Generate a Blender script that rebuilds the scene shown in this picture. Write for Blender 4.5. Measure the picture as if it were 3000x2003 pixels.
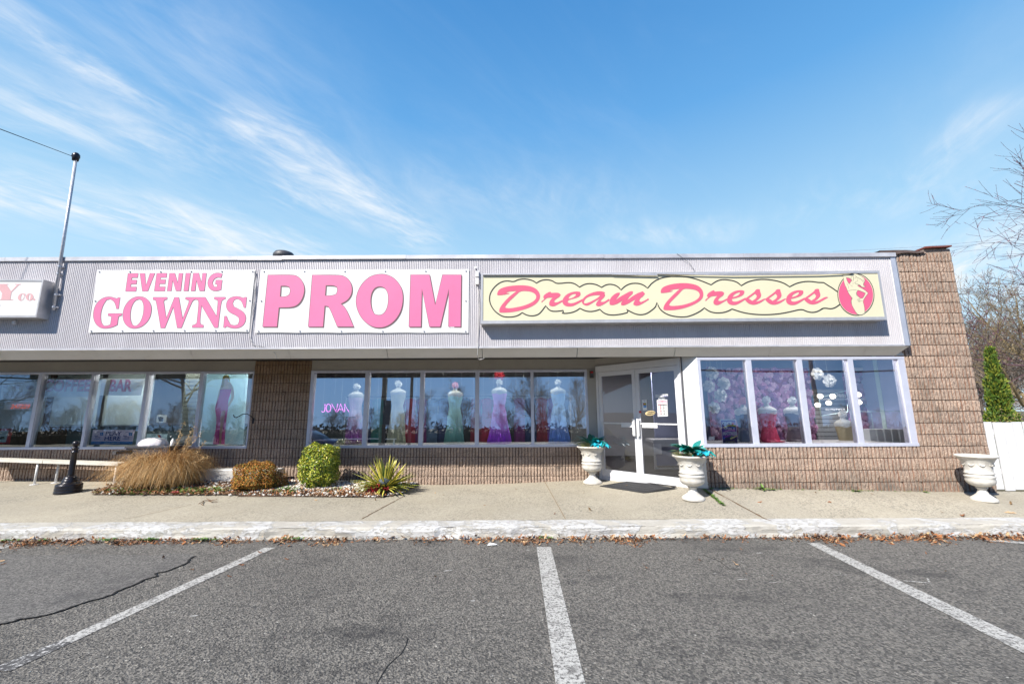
import bpy, bmesh, math, random
from mathutils import Vector, Matrix
random.seed(7)
for _o in list(bpy.data.objects): bpy.data.objects.remove(_o)
scene = bpy.context.scene
col = scene.collection
R = math.radians
# ------------------------------------------------------------------ camera
CAM_H, PITCH, ROLL, FPX = 1.69, R(9.75), R(0.3), 1207.0
_F = Vector((0, math.cos(PITCH), math.sin(PITCH)))
_U0 = Vector((0, -math.sin(PITCH), math.cos(PITCH)))
_R0 = Vector((1, 0, 0))
_RT = _R0*math.cos(ROLL) - _U0*math.sin(ROLL)
_UP = _U0*math.cos(ROLL) + _R0*math.sin(ROLL)
cd = bpy.data.cameras.new('camera'); cam = bpy.data.objects.new('camera', cd); col.objects.link(cam)
cd.sensor_width = 36; cd.sensor_fit = 'HORIZONTAL'; cd.lens = FPX/3000*36; cd.clip_start = 0.05; cd.clip_end = 3000
m = Matrix((( _RT.x, _UP.x, -_F.x, 0), (_RT.y, _UP.y, -_F.y, 0), (_RT.z, _UP.z, -_F.z, CAM_H), (0, 0, 0, 1)))
cam.matrix_world = m
scene.camera = cam
# ------------------------------------------------------------------ world, sun, exposure
SUN = Vector((-0.90, -1.0, 1.24)).normalized()
SUN_EL = math.asin(SUN.z); SUN_AZ = math.atan2(SUN.x, SUN.y)
world = bpy.data.worlds.new('World'); scene.world = world; world.use_nodes = True
def build_world():
    nt = world.node_tree; N = nt.nodes; L = nt.links; N.clear()
    out = N.new('ShaderNodeOutputWorld'); bg = N.new('ShaderNodeBackground')
    sky = N.new('ShaderNodeTexSky'); sky.sky_type = 'NISHITA'; sky.sun_disc = False
    sky.sun_elevation = SUN_EL; sky.sun_rotation = SUN_AZ % (2*math.pi)
    sky.air_density = 1.0; sky.dust_density = 0.4; sky.ozone_density = 1.6; sky.altitude = 50
    hs = N.new('ShaderNodeHueSaturation'); hs.inputs['Saturation'].default_value = 1.12; hs.inputs['Value'].default_value = 1.0
    L.new(sky.outputs[0], hs.inputs['Color'])
    ramp = N.new('ShaderNodeValToRGB'); cr = ramp.color_ramp
    for i_, (pp_, cc_) in enumerate([(0.0, (3.6, 4.9, 5.9)), (0.20, (3.2, 4.7, 5.85)), (0.37, (2.3, 3.95, 5.4)), (0.60, (.80, 2.40, 4.7)), (0.85, (.25, 1.35, 3.5))]):
        el_ = cr.elements[i_] if i_ < 2 else cr.elements.new(pp_)
        el_.position = pp_; el_.color = (*[q_*.1 for q_ in cc_], 1)
    tc = N.new('ShaderNodeTexCoord')
    sep = N.new('ShaderNodeSeparateXYZ'); L.new(tc.outputs['Generated'], sep.inputs[0])
    L.new(sep.outputs[2], ramp.inputs[0])
    rs_ = N.new('ShaderNodeVectorMath'); rs_.operation = 'SCALE'; rs_.inputs[3].default_value = 10.0; L.new(ramp.outputs[0], rs_.inputs[0])
    smix = N.new('ShaderNodeMix'); smix.data_type = 'RGBA'; smix.inputs[0].default_value = .92; L.new(hs.outputs[0], smix.inputs[6]); L.new(rs_.outputs[0], smix.inputs[7])
    def M(op, a, b=None, c=None):
        n = N.new('ShaderNodeMath'); n.operation = op
        for i, v in enumerate((a, b, c)):
            if v is None: continue
            if isinstance(v, (int, float)): n.inputs[i].default_value = v
            else: L.new(v, n.inputs[i])
        return n.outputs[0]
    zc = M('ADD', M('MAXIMUM', sep.outputs[2], 0.0), 0.10)
    u = M('DIVIDE', sep.outputs[0], zc); v = M('DIVIDE', sep.outputs[1], zc)
    comb = N.new('ShaderNodeCombineXYZ'); L.new(u, comb.inputs[0]); L.new(v, comb.inputs[1])
    # streaky cirrus: rotate the cloud plane, stretch along one axis
    def streak(rot, sx, sy, scale, detail, lo, hi, seed, dist=0.6):
        rm = N.new('ShaderNodeMapping'); rm.inputs['Rotation'].default_value = (0, 0, rot)
        rm.inputs['Location'].default_value = (seed, seed*0.7, 0)
        L.new(comb.outputs[0], rm.inputs[0])
        sc = N.new('ShaderNodeMapping'); sc.inputs['Scale'].default_value = (sx, sy, 1); L.new(rm.outputs[0], sc.inputs[0])
        n = N.new('ShaderNodeTexNoise'); n.inputs['Scale'].default_value = scale; n.inputs['Detail'].default_value = detail
        n.inputs['Roughness'].default_value = 0.62; n.inputs['Distortion'].default_value = dist
        L.new(sc.outputs[0], n.inputs['Vector'])
        mr = N.new('ShaderNodeMapRange'); mr.interpolation_type = 'SMOOTHSTEP'
        mr.inputs[1].default_value = lo; mr.inputs[2].default_value = hi; L.new(n.outputs[0], mr.inputs[0])
        return mr.outputs[0]
    def blob(p0, p1, w):
        # soft mask along a segment of cloud plane from p0 to p1, width w
        ax, ay = p0; bx, by = p1; dx, dy = bx-ax, by-ay; L2 = dx*dx+dy*dy
        pu = M('SUBTRACT', u, ax); pv = M('SUBTRACT', v, ay)
        t = M('DIVIDE', M('ADD', M('MULTIPLY', pu, dx), M('MULTIPLY', pv, dy)), L2)
        t = M('MINIMUM', M('MAXIMUM', t, 0.0), 1.0)
        ex = M('SUBTRACT', pu, M('MULTIPLY', t, dx)); ey = M('SUBTRACT', pv, M('MULTIPLY', t, dy))
        d2 = M('ADD', M('MULTIPLY', ex, ex), M('MULTIPLY', ey, ey))
        return M('POWER', 2.718, M('MULTIPLY', d2, -1.0/(w*w)))
    def uv(sx, sy):
        d = (_F + _RT*((sx-1500)/FPX) - _UP*((sy-1001.5)/FPX)).normalized(); zz = max(d.z, 0)+0.10
        return (d.x/zz, d.y/zz)
    masks = None
    for a, b, w, k in CLOUDS:
        bl = M('MULTIPLY', blob(uv(*a), uv(*b), w), k)
        masks = bl if masks is None else M('MAXIMUM', masks, bl)
    p, q = uv(650, 260), uv(1150, 640); ang = -math.atan2(q[1]-p[1], q[0]-p[0])
    s1 = streak(ang, 0.8, 1.9, 2.2, 10, 0.36, 0.86, 3.1)
    s2 = streak(ang+0.3, 1.0, 2.6, 5.0, 9, 0.34, 0.85, 9.4, 1.1)
    c = M('MULTIPLY', masks, M('ADD', M('MULTIPLY', s1, 0.85), M('MULTIPLY', s2, 0.35)))
    s3 = streak(ang+0.4, 0.7, 1.8, 1.3, 7, 0.45, 0.85, 21.0)
    c = M('MINIMUM', M('ADD', c, M('MULTIPLY', s3, 0.10)), 0.93)
    mix = N.new('ShaderNodeMix'); mix.data_type = 'RGBA'; L.new(c, mix.inputs[0])
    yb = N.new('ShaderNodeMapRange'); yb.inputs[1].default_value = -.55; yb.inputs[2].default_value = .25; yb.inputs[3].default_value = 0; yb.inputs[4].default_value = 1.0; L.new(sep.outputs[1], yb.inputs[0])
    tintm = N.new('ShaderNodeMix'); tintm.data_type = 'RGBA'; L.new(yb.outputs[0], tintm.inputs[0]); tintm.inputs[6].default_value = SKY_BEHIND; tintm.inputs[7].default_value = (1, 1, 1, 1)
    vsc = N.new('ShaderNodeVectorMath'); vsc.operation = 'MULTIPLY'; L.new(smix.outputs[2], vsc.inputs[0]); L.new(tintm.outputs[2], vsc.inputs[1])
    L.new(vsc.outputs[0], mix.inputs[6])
    mix.inputs[7].default_value = CLOUD_COL
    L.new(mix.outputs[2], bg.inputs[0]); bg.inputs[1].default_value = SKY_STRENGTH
    L.new(bg.outputs[0], out.inputs[0])
CLOUDS = [((760, 380), (1230, 700), 0.13, 1.5), ((850, 560), (1230, 680), 0.12, 1.2), ((0, 40), (420, 300), 0.07, 1.25), ((0, 560), (850, 745), 0.24, 1.6),
          ((150, 330), (500, 420), 0.20, 1.0), ((550, 230), (1000, 620), 0.30, 0.45), ((2690, 540), (2890, 340), 0.08, 0.7), ((2700, 850), (3000, 760), 0.45, 1.9), ((1800, 690), (2100, 685), 0.14, 0.6), ((1300, 560), (1700, 620), 0.25, 0.35), ((2400, 600), (2800, 560), 0.2, .4)]
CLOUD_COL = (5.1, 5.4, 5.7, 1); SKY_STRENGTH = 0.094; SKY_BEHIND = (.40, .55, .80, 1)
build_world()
sd = bpy.data.lights.new('sun', 'SUN'); sun = bpy.data.objects.new('sun', sd); col.objects.link(sun)
sd.energy = 4.4; sd.angle = R(0.5); sd.color = (1.0, 0.955, 0.88)
sun.rotation_euler = SUN.to_track_quat('Z', 'Y').to_euler(); sun.location = (-20, -20, 30)
vs = scene.view_settings; vs.view_transform = 'Standard'; vs.look = 'None'; vs.gamma = 1.0; vs.use_curve_mapping = False
vs.exposure = 0.95
scene.render.engine = 'CYCLES'
scene.cycles.max_bounces = 8; scene.cycles.transparent_max_bounces = 16
# ------------------------------------------------------------------ helpers
def ray(sx, sy): return _F + _RT*((sx-1500)/FPX) - _UP*((sy-1001.5)/FPX)
def P(sx, sy, Y):
    """point of the vertical plane y=Y seen at photo pixel sx,sy (measuring the real facade plane)"""
    d = ray(sx, sy); t = Y/d.y
    return Vector((d.x*t, Y, CAM_H+d.z*t))
D1, D2, YF = 9.30, 7.60, 7.45
def lerp(a, b, t): return a+(b-a)*t
def interp(x, pts):
    if x <= pts[0][0]: return pts[0][1]
    for (a, fa), (b, fb) in zip(pts, pts[1:]):
        if x <= b: return lerp(fa, fb, (x-a)/(b-a))
    return pts[-1][1]
def wall_y(x): return interp(x, [(1.93, D1), (3.4, 7.7), (3.5, D2)])
def gz(x, y):
    if y < 6.36: return 0.15
    yw = wall_y(x); zw = interp(x, [(-9, .30), (-4, .24), (-1.6, .165), (0, .19), (1.7, .26), (3.4, .375), (6, .32), (9, .26), (14, .22)])
    t = min((y-6.36)/(yw-6.36), 1.0)
    return lerp(0.15, zw, t)
def G(sx, sy, z=None):
    """ground point under a photo pixel"""
    d = ray(sx, sy); zz = 0.2 if z is None else z; p = None
    for _ in range(12):
        t = (zz-CAM_H)/d.z; p = Vector((d.x*t, d.y*t, zz))
        if z is None: zz = gz(p.x, p.y)
    return p
class MB:
    def __init__(s): s.v = []; s.f = []; s.m = []
    def quad(s, a, b, c, d, mi=0):
        n = len(s.v); s.v += [tuple(a), tuple(b), tuple(c), tuple(d)]; s.f.append((n, n+1, n+2, n+3)); s.m.append(mi)
    def tri(s, a, b, c, mi=0):
        n = len(s.v); s.v += [tuple(a), tuple(b), tuple(c)]; s.f.append((n, n+1, n+2)); s.m.append(mi)
    def box(s, x0, x1, y0, y1, z0, z1, mi=0):
        n = len(s.v)
        s.v += [(x0,y0,z0),(x1,y0,z0),(x1,y1,z0),(x0,y1,z0),(x0,y0,z1),(x1,y0,z1),(x1,y1,z1),(x0,y1,z1)]
        for f in ((0,3,2,1),(4,5,6,7),(0,1,5,4),(1,2,6,5),(2,3,7,6),(3,0,4,7)):
            s.f.append(tuple(n+i for i in f)); s.m.append(mi)
    def obox(s, c, ax, ay, az, mi=0):
        """oriented box: centre, three half-extent vectors"""
        n = len(s.v); c = Vector(c)
        for sz in (-1, 1):
            for sx, sy in ((-1,-1),(1,-1),(1,1),(-1,1)): s.v.append(tuple(c+ax*sx+ay*sy+az*sz))
        for f in ((0,3,2,1),(4,5,6,7),(0,1,5,4),(1,2,6,5),(2,3,7,6),(3,0,4,7)):
            s.f.append(tuple(n+i for i in f)); s.m.append(mi)
    def tube(s, pts, r, n=6, mi=0, cap=True):
        pts = [Vector(p) for p in pts]; k = len(pts)
        rs = r if isinstance(r, (list, tuple)) else [r]*k
        base = len(s.v); prev = None
        for i, p in enumerate(pts):
            t = (pts[min(i+1, k-1)]-pts[max(i-1, 0)])
            if t.length < 1e-9: t = Vector((0, 0, 1))
            t.normalize()
            if prev is None:
                a = Vector((1, 0, 0)) if abs(t.x) < 0.8 else Vector((0, 1, 0))
                prev = t.cross(a).normalized()
            else:
                prev = (prev-t*prev.dot(t))
                prev = prev.normalized() if prev.length > 1e-6 else t.orthogonal().normalized()
            b = t.cross(prev)
            for j in range(n):
                an = 2*math.pi*j/n; s.v.append(tuple(p+(prev*math.cos(an)+b*math.sin(an))*rs[i]))
        for i in range(k-1):
            for j in range(n):
                a = base+i*n+j; b2 = base+i*n+(j+1) % n
                s.f.append((a, b2, b2+n, a+n)); s.m.append(mi)
        if cap and n > 2:
            s.f.append(tuple(base+j for j in reversed(range(n)))); s.m.append(mi)
            s.f.append(tuple(base+(k-1)*n+j for j in range(n))); s.m.append(mi)
    def lathe(s, prof, c=(0,0,0), n=32, fn=None, mi=0, cap=True):
        """prof: list of (r,z); fn(angle,r,z)->(rx,ry) multipliers"""
        base = len(s.v); k = len(prof)
        for r, z in prof:
            for j in range(n):
                an = 2*math.pi*j/n; fx, fy = fn(an, r, z) if fn else (1, 1)
                s.v.append((c[0]+math.cos(an)*r*fx, c[1]+math.sin(an)*r*fy, c[2]+z))
        for i in range(k-1):
            for j in range(n):
                a = base+i*n+j; b2 = base+i*n+(j+1) % n
                s.f.append((a, b2, b2+n, a+n)); s.m.append(mi)
        if cap:
            s.f.append(tuple(base+j for j in reversed(range(n)))); s.m.append(mi)
            s.f.append(tuple(base+(k-1)*n+j for j in range(n))); s.m.append(mi)
    def poly(s, pts, mi=0):
        n = len(s.v); s.v += [tuple(p) for p in pts]; s.f.append(tuple(range(n, n+len(pts)))); s.m.append(mi)
    def add(s, verts, faces, mi=0):
        n = len(s.v); s.v += [tuple(v) for v in verts]
        for f in faces: s.f.append(tuple(n+i for i in f)); s.m.append(mi)
    def build(s, name, mats, parent=None, loc=None, smooth=False):
        if not isinstance(mats, (list, tuple)): mats = [mats]
        me = bpy.data.meshes.new(name)
        off = Vector((0, 0, 0))
        if parent is not None:
            r = parent
            while r.parent: r = r.parent
            off = Vector(r.location)
        elif loc is not None: off = Vector(loc)
        me.from_pydata([(v[0]-off.x, v[1]-off.y, v[2]-off.z) for v in s.v], [], s.f)
        for mt in mats: me.materials.append(mt)
        if len(mats) > 1: me.polygons.foreach_set('material_index', s.m)
        if smooth: me.polygons.foreach_set('use_smooth', [True]*len(me.polygons))
        me.update()
        o = bpy.data.objects.new(name, me); col.objects.link(o)
        if parent is not None: o.parent = parent
        else: o.location = off
        return o
def tag(o, label=None, cat=None, group=None, kind=None):
    if label: o['label'] = label
    if cat: o['category'] = cat
    if group: o['group'] = group
    if kind: o['kind'] = kind
    return o
def thing(name, loc, label, cat, group=None):
    o = bpy.data.objects.new(name, None); o.empty_display_size = 0.1; col.objects.link(o); o.location = loc
    return tag(o, label, cat, group)
def copy_tree(o, parent=None):
    c = o.copy(); col.objects.link(c)
    if parent is not None: c.parent = parent
    for ch in [x for x in list(col.objects) if x.parent == o]: copy_tree(ch, c)
    return c
# ------------------------------------------------------------------ materials
MATS = {}
def mat(name, base, rough=0.6, metal=0.0, var=0.0, vscale=5.0, bump=0.0, bscale=40.0, spec=0.5, alt=None, emit=None, estr=0.0, detail=6, coord='Object', stretch=None, sheen=0.0, trans=0.0):
    if name in MATS: return MATS[name]
    mt = bpy.data.materials.new(name); mt.use_nodes = True; nt = mt.node_tree; N = nt.nodes; L = nt.links
    b = N['Principled BSDF']
    base4 = (*base, 1)
    b.inputs['Base Color'].default_value = base4; b.inputs['Roughness'].default_value = rough; b.inputs['Metallic'].default_value = metal
    b.inputs['Specular IOR Level'].default_value = spec
    if trans: b.inputs['Transmission Weight'].default_value = trans
    tc = N.new('ShaderNodeTexCoord'); vec = tc.outputs[coord]
    if stretch:
        mp = N.new('ShaderNodeMapping'); mp.inputs['Scale'].default_value = stretch; L.new(vec, mp.inputs[0]); vec = mp.outputs[0]
    if var > 0 or alt is not None:
        n = N.new('ShaderNodeTexNoise'); n.inputs['Scale'].default_value = vscale; n.inputs['Detail'].default_value = detail; n.inputs['Roughness'].default_value = 0.65
        L.new(vec, n.inputs['Vector'])
        cr = N.new('ShaderNodeValToRGB'); cr.color_ramp.elements[0].position = 0.3; cr.color_ramp.elements[1].position = 0.7
        a = alt if alt is not None else tuple(c*(1-var) for c in base)
        bb = base if alt is not None else tuple(min(c*(1+var), 1) for c in base)
        cr.color_ramp.elements[0].color = (*a, 1); cr.color_ramp.elements[1].color = (*bb, 1)
        L.new(n.outputs[0], cr.inputs[0]); L.new(cr.outputs[0], b.inputs['Base Color'])
    if bump > 0:
        n2 = N.new('ShaderNodeTexNoise'); n2.inputs['Scale'].default_value = bscale; n2.inputs['Detail'].default_value = 5
        L.new(vec, n2.inputs['Vector'])
        bp = N.new('ShaderNodeBump'); bp.inputs['Strength'].default_value = bump; bp.inputs['Distance'].default_value = 0.02
        L.new(n2.outputs[0], bp.inputs['Height']); L.new(bp.outputs[0], b.inputs['Normal'])
    if emit is not None:
        b.inputs['Emission Color'].default_value = (*emit, 1); b.inputs['Emission Strength'].default_value = estr
    MATS[name] = mt
    return mt
class NB:
    """tiny node builder for the richer materials"""
    def __init__(s, name):
        s.mt = bpy.data.materials.new(name); s.mt.use_nodes = True; s.N = s.mt.node_tree.nodes; s.L = s.mt.node_tree.links
        s.b = s.N['Principled BSDF']; s.tc = s.N.new('ShaderNodeTexCoord'); MATS[name] = s.mt
    def pos(s, scale=(1, 1, 1), rot=(0, 0, 0)):
        g = s.N.new('ShaderNodeNewGeometry'); mp = s.N.new('ShaderNodeMapping'); mp.inputs['Scale'].default_value = scale
        mp.inputs['Rotation'].default_value = rot
        s.L.new(g.outputs['Position'], mp.inputs[0]); return mp.outputs[0]
    def noise(s, vec, scale, detail=6, rough=0.6, dist=0.0):
        n = s.N.new('ShaderNodeTexNoise'); n.inputs['Scale'].default_value = scale; n.inputs['Detail'].default_value = detail
        n.inputs['Roughness'].default_value = rough; n.inputs['Distortion'].default_value = dist; s.L.new(vec, n.inputs['Vector']); return n.outputs[0]
    def vor(s, vec, scale, feat='F1', out=0):
        n = s.N.new('ShaderNodeTexVoronoi'); n.feature = feat; n.inputs['Scale'].default_value = scale; s.L.new(vec, n.inputs['Vector']); return n.outputs[out]
    def rng(s, x, a, b, c=0.0, d=1.0):
        n = s.N.new('ShaderNodeMapRange'); n.inputs[1].default_value = a; n.inputs[2].default_value = b; n.inputs[3].default_value = c; n.inputs[4].default_value = d
        s.L.new(x, n.inputs[0]); return n.outputs[0]
    def math(s, op, a, b=None):
        n = s.N.new('ShaderNodeMath'); n.operation = op
        for i, v in enumerate((a, b)):
            if v is None: continue
            if isinstance(v, (int, float)): n.inputs[i].default_value = v
            else: s.L.new(v, n.inputs[i])
        return n.outputs[0]
    def mix(s, f, a, b, mode='MIX'):
        n = s.N.new('ShaderNodeMix'); n.data_type = 'RGBA'; n.blend_type = mode
        for i, v in ((0, f), (6, a), (7, b)):
            if isinstance(v, (int, float)): n.inputs[i].default_value = v
            elif isinstance(v, tuple): n.inputs[i].default_value = (*v, 1) if len(v) == 3 else v
            else: s.L.new(v, n.inputs[i])
        return n.outputs[2]
    def bump(s, h, strength=0.5, dist=0.01):
        n = s.N.new('ShaderNodeBump'); n.inputs['Strength'].default_value = strength; n.inputs['Distance'].default_value = dist
        s.L.new(h, n.inputs['Height']); s.L.new(n.outputs[0], s.b.inputs['Normal'])
    def base(s, c): s.L.new(c, s.b.inputs['Base Color']) if not isinstance(c, tuple) else setattr(s.b.inputs['Base Color'], 'default_value', (*c, 1))
    def rough(s, v): s.b.inputs['Roughness'].default_value = v
# asphalt
a = NB('asphalt'); p = a.pos()
sp = a.vor(p, 95, out=1); spn = a.noise(p, 48, 5, .8); big = a.noise(p, 0.55, 5, 0.6); mid = a.noise(p, 4.0, 6, .7)
grey = a.mix(a.rng(spn, .38, .64), (.026, .024, .022), (.20, .19, .17))
agg = a.rng(a.vor(p, 62, out=1), .28, .80); grey = a.mix(.50, grey, a.mix(agg, (.022, .020, .018), (.335, .305, .26)))
grey = a.mix(a.rng(a.noise(p, 17, 4, .8), .40, .62, .0, .30), grey, (.16, .15, .135))
lt = a.rng(a.vor(p, 24), 0.10, 0.22, 1.0, 0.0)
sel = a.math('GREATER_THAN', a.noise(a.pos((1,1,1)), 9, 3), 0.60)
grey = a.mix(a.math('MULTIPLY', lt, sel), grey, (.48, .46, .41))
grey = a.mix(a.rng(big, .50, .72, .0, .40), grey, (.060, .056, .052))
st = a.math('MULTIPLY', a.rng(a.noise(a.pos((.5, 1, 1), (0, 0, .25)), 1.1, 8, .74), .53, .66), .70)
grey = a.mix(st, grey, (.024, .023, .024))
a.base(grey); a.rough(.88); a.bump(a.math('ADD', a.math('MULTIPLY', a.noise(p, 95, 3), 1.0), a.math('MULTIPLY', a.vor(p, 60), .8)), 1.0, .016)
a = NB('asphalt_patch'); p = a.pos()
spn = a.noise(p, 150, 3); grey = a.mix(a.rng(spn, .40, .64), (.040, .038, .036), (.17, .16, .145)); grey = a.mix(.45, grey, a.mix(a.rng(a.vor(p, 85, out=1), .3, .8), (.02, .019, .018), (.27, .255, .23)))
grey = a.mix(a.rng(a.noise(p, 1.6, 6, .7), .5, .72, 0, .6), grey, (.035, .034, .035))
a.base(grey); a.rough(.88); a.bump(a.noise(p, 110, 3), .7, .007)
# worn line paint
a = NB('line_paint'); p = a.pos()
w = a.rng(a.noise(p, 40, 6, .8), .42, .52); w2 = a.rng(a.noise(p, 7, 4), .30, .46, .25, 1.0)
al = a.math('MULTIPLY', w, w2); a.base(a.mix(al, (.085, .08, .074), (.43, .42, .39))); a.rough(.75); a.bump(a.noise(p, 95, 3), .7, .008)
# sidewalk concrete
a = NB('sidewalk_concrete'); p = a.pos()
c = a.mix(a.rng(a.noise(p, 1.2, 6, .65), .3, .7), (.300, .265, .200), (.365, .328, .255))
c = a.mix(a.rng(a.noise(p, 0.45, 3, .5), .45, .7, 0, .45), c, (.235, .215, .18))
dk = a.rng(a.noise(p, 55, 3, .6), .57, .66); dmask = a.rng(a.noise(p, 1.6, 4), .38, .62, .25, 1)
c = a.mix(a.math('MULTIPLY', dk, a.math('MULTIPLY', dmask, .8)), c, (.10, .09, .075))
c = a.mix(a.rng(a.noise(p, 80, 2), .60, .70, 0, .5), c, (.46, .42, .33))
ag_ = a.vor(p, 48, out=1); spk = a.rng(a.noise(p, .8, 3), .40, .62, .12, .5); c = a.mix(a.math('MULTIPLY', a.rng(ag_, .64, .72), spk), c, (.11, .10, .085)); c = a.mix(a.rng(ag_, .34, .28, 0, .22), c, (.47, .43, .34))
a.base(c); a.rough(.85); a.bump(a.noise(p, 70, 4), .35, .006)
# painted kerb
a = NB('kerb_paint'); p = a.pos(); ps = a.pos((.85, 1, 1.9))
bare = a.mix(a.rng(a.noise(a.pos((1, 1, 2)), 5, 7, .7), .35, .65), (.38, .355, .305), (.47, .445, .395))
f1_ = a.rng(a.noise(ps, 1.7, 9, .70, .7), .475, .505); f2_ = a.rng(a.noise(ps, 16, 6, .75), .40, .47)
cv = a.math('MULTIPLY', f1_, f2_)
pt_ = a.mix(a.rng(a.noise(a.pos((.7, 1, 3)), 2.6, 6, .65), .42, .68), (.54, .535, .52), (.46, .45, .43))
c = a.mix(cv, bare, pt_)
a.base(c); a.rough(.75); a.bump(a.math('ADD', a.noise(ps, 7, 8, .75), a.math('MULTIPLY', cv, .35)), .7, .03)
# split face block
a = NB('split_face_block'); p = a.pos()
g1 = a.rng(a.noise(p, 55, 5, .8), .38, .64); c = a.mix(g1, (.20, .145, .112), (.60, .44, .335))
c = a.mix(a.rng(a.noise(p, 70, 3, .7), .60, .66, 0, .6), c, (.50, .45, .39))
c = a.mix(a.rng(a.noise(a.pos((2.5, 1, 5)), 1.0, 4), .40, .66, 0, .45), c, (.175, .145, .12))
z = a.N.new('ShaderNodeSeparateXYZ'); a.L.new(a.pos(), z.inputs[0])
dirt = a.math('MULTIPLY', a.rng(a.noise(a.pos((1.6, 1, .7)), 1.5, 8, .75), .55, .66), a.rng(z.outputs[0], 3.0, 3.4)); c = a.mix(a.math('MULTIPLY', dirt, .5), c, (.085, .075, .06))
low = a.math('MULTIPLY', a.rng(z.outputs[2], .34, .62, 1, 0), a.rng(a.noise(p, 3.5, 7, .75), .35, .6)); low = a.math('MULTIPLY', low, a.rng(z.outputs[0], 3.0, 3.4))
c = a.mix(a.math('MULTIPLY', low, .85), c, (.085, .082, .07))
rustz = a.math('MULTIPLY', a.rng(z.outputs[2], 1.9, 2.6), a.rng(z.outputs[0], -3.0, -3.6)); c = a.mix(a.math('MULTIPLY', rustz, a.rng(a.noise(p, 4, 6, .7), .3, .7, .25, .85)), c, (.17, .095, .03))
a.base(c); a.rough(.95); a.bump(a.math('ADD', a.noise(p, 60, 5, .75), a.math('MULTIPLY', a.noise(p, 22, 3), .7)), 1.0, .016)
a = NB('block_flank'); p = a.pos()
c = a.mix(a.rng(a.noise(p, 16, 5), .35, .65), (.235, .13, .09), (.36, .21, .145)); c = a.mix(a.rng(a.noise(p, 2.5, 5), .45, .65, 0, .6), c, (.17, .12, .09)); a.base(c); a.rough(.9)
a = NB('mortar'); p = a.pos(); a.base(a.mix(a.rng(a.noise(p, 14, 4), .3, .7), (.05, .03, .022), (.13, .08, .055))); a.rough(.95)
# fascia metal
a = NB('fascia_metal'); p = a.pos((1, 1, .25))
c = a.mix(a.rng(a.noise(p, 1.6, 6, .7), .35, .7), (.50, .475, .49), (.585, .565, .58)); c = a.mix(a.rng(a.noise(a.pos((6, 1, .5)), 3, 5, .7), .55, .8, 0, .30), c, (.36, .33, .31))
a.base(c); a.rough(.5); a.b.inputs['Metallic'].default_value = .15
a = NB('coping_metal'); p = a.pos()
c = a.mix(a.rng(a.noise(p, 1.3, 7, .7, .6), .38, .66), (.42, .42, .45), (.62, .61, .62)); a.base(c); a.rough(.45); a.b.inputs['Metallic'].default_value = .3
a.bump(a.noise(p, 1.8, 2), .5, .03)
a = NB('flashing_metal'); p = a.pos(); a.base(a.mix(a.rng(a.noise(p, 3, 6, .7), .35, .7), (.40, .42, .48), (.50, .52, .58))); a.rough(.4); a.b.inputs['Metallic'].default_value = .3
a = NB('soffit_paint'); p = a.pos((1, 1, 1))
c = a.mix(a.rng(a.noise(p, 1.1, 6, .65), .35, .7), (.66, .59, .49), (.74, .67, .57)); c = a.mix(a.rng(a.noise(a.pos((1.2, 1, 7)), 2.2, 7, .75), .56, .74, 0, .35), c, (.30, .24, .17))
a.base(c); a.rough(.7)
a = NB('header_paint'); p = a.pos(); a.base(a.mix(a.rng(a.noise(p, 1.5, 5, .65), .35, .7), (.33, .305, .27), (.385, .36, .32))); a.rough(.7)
a = NB('frame_aluminium'); p = a.pos(); a.base(a.mix(a.rng(a.noise(p, 5, 5, .7), .35, .7), (.52, .53, .61), (.60, .61, .69))); a.rough(.42); a.b.inputs['Metallic'].default_value = .25
def glass_mat(name, refl, tint, wav=0.06):
    mt = bpy.data.materials.new(name); mt.use_nodes = True; N = mt.node_tree.nodes; L = mt.node_tree.links; N.clear()
    out = N.new('ShaderNodeOutputMaterial'); mx = N.new('ShaderNodeMixShader'); tr = N.new('ShaderNodeBsdfTransparent'); gl = N.new('ShaderNodeBsdfGlossy')
    tr.inputs[0].default_value = (*tint, 1); gl.inputs['Roughness'].default_value = 0.0; gl.inputs['Color'].default_value = (.93, .96, 1, 1)
    fr = N.new('ShaderNodeFresnel'); fr.inputs[0].default_value = 1.5
    ad = N.new('ShaderNodeMath'); ad.operation = 'ADD'; ad.use_clamp = True; L.new(fr.outputs[0], ad.inputs[0]); ad.inputs[1].default_value = refl
    tcn = N.new('ShaderNodeTexCoord'); nz = N.new('ShaderNodeTexNoise'); nz.inputs['Scale'].default_value = 1.1; nz.inputs['Detail'].default_value = 1
    L.new(tcn.outputs['Object'], nz.inputs['Vector']); bp = N.new('ShaderNodeBump'); bp.inputs['Strength'].default_value = wav; bp.inputs['Distance'].default_value = 0.02
    L.new(nz.outputs[0], bp.inputs['Height']); L.new(bp.outputs[0], gl.inputs['Normal'])
    L.new(ad.outputs[0], mx.inputs[0]); L.new(tr.outputs[0], mx.inputs[1]); L.new(gl.outputs[0], mx.inputs[2]); L.new(mx.outputs[0], out.inputs[0])
    MATS[name] = mt; return mt
glass_mat('shop_glass', .45, (.84, .90, .90)); glass_mat('coffee_glass', .25, (.84, .92, .90)); glass_mat('wing_glass', .24, (.86, .88, .96)); glass_mat('door_glass', .055, (.66, .68, .74))
M_ = MATS
white = mat('white_paint', (.64, .635, .63), .45, var=.04, vscale=4, bump=.1, bscale=12)
vinyl = mat('banner_vinyl', (.66, .65, .64), .38, var=.02, vscale=2.5)
pink = mat('banner_pink', (.62, .150, .30), .45, var=.05, vscale=1.5)
pinkdk = mat('banner_print_shadow', (.13, .075, .085), .5)
cream = mat('sign_cream', (.63, .585, .41), .35, var=.03, vscale=1.0)
signpink = mat('sign_pink', (.62, .105, .185), .4, var=.08, vscale=3)
black = mat('black_vinyl', (.025, .025, .022), .5)
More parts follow.
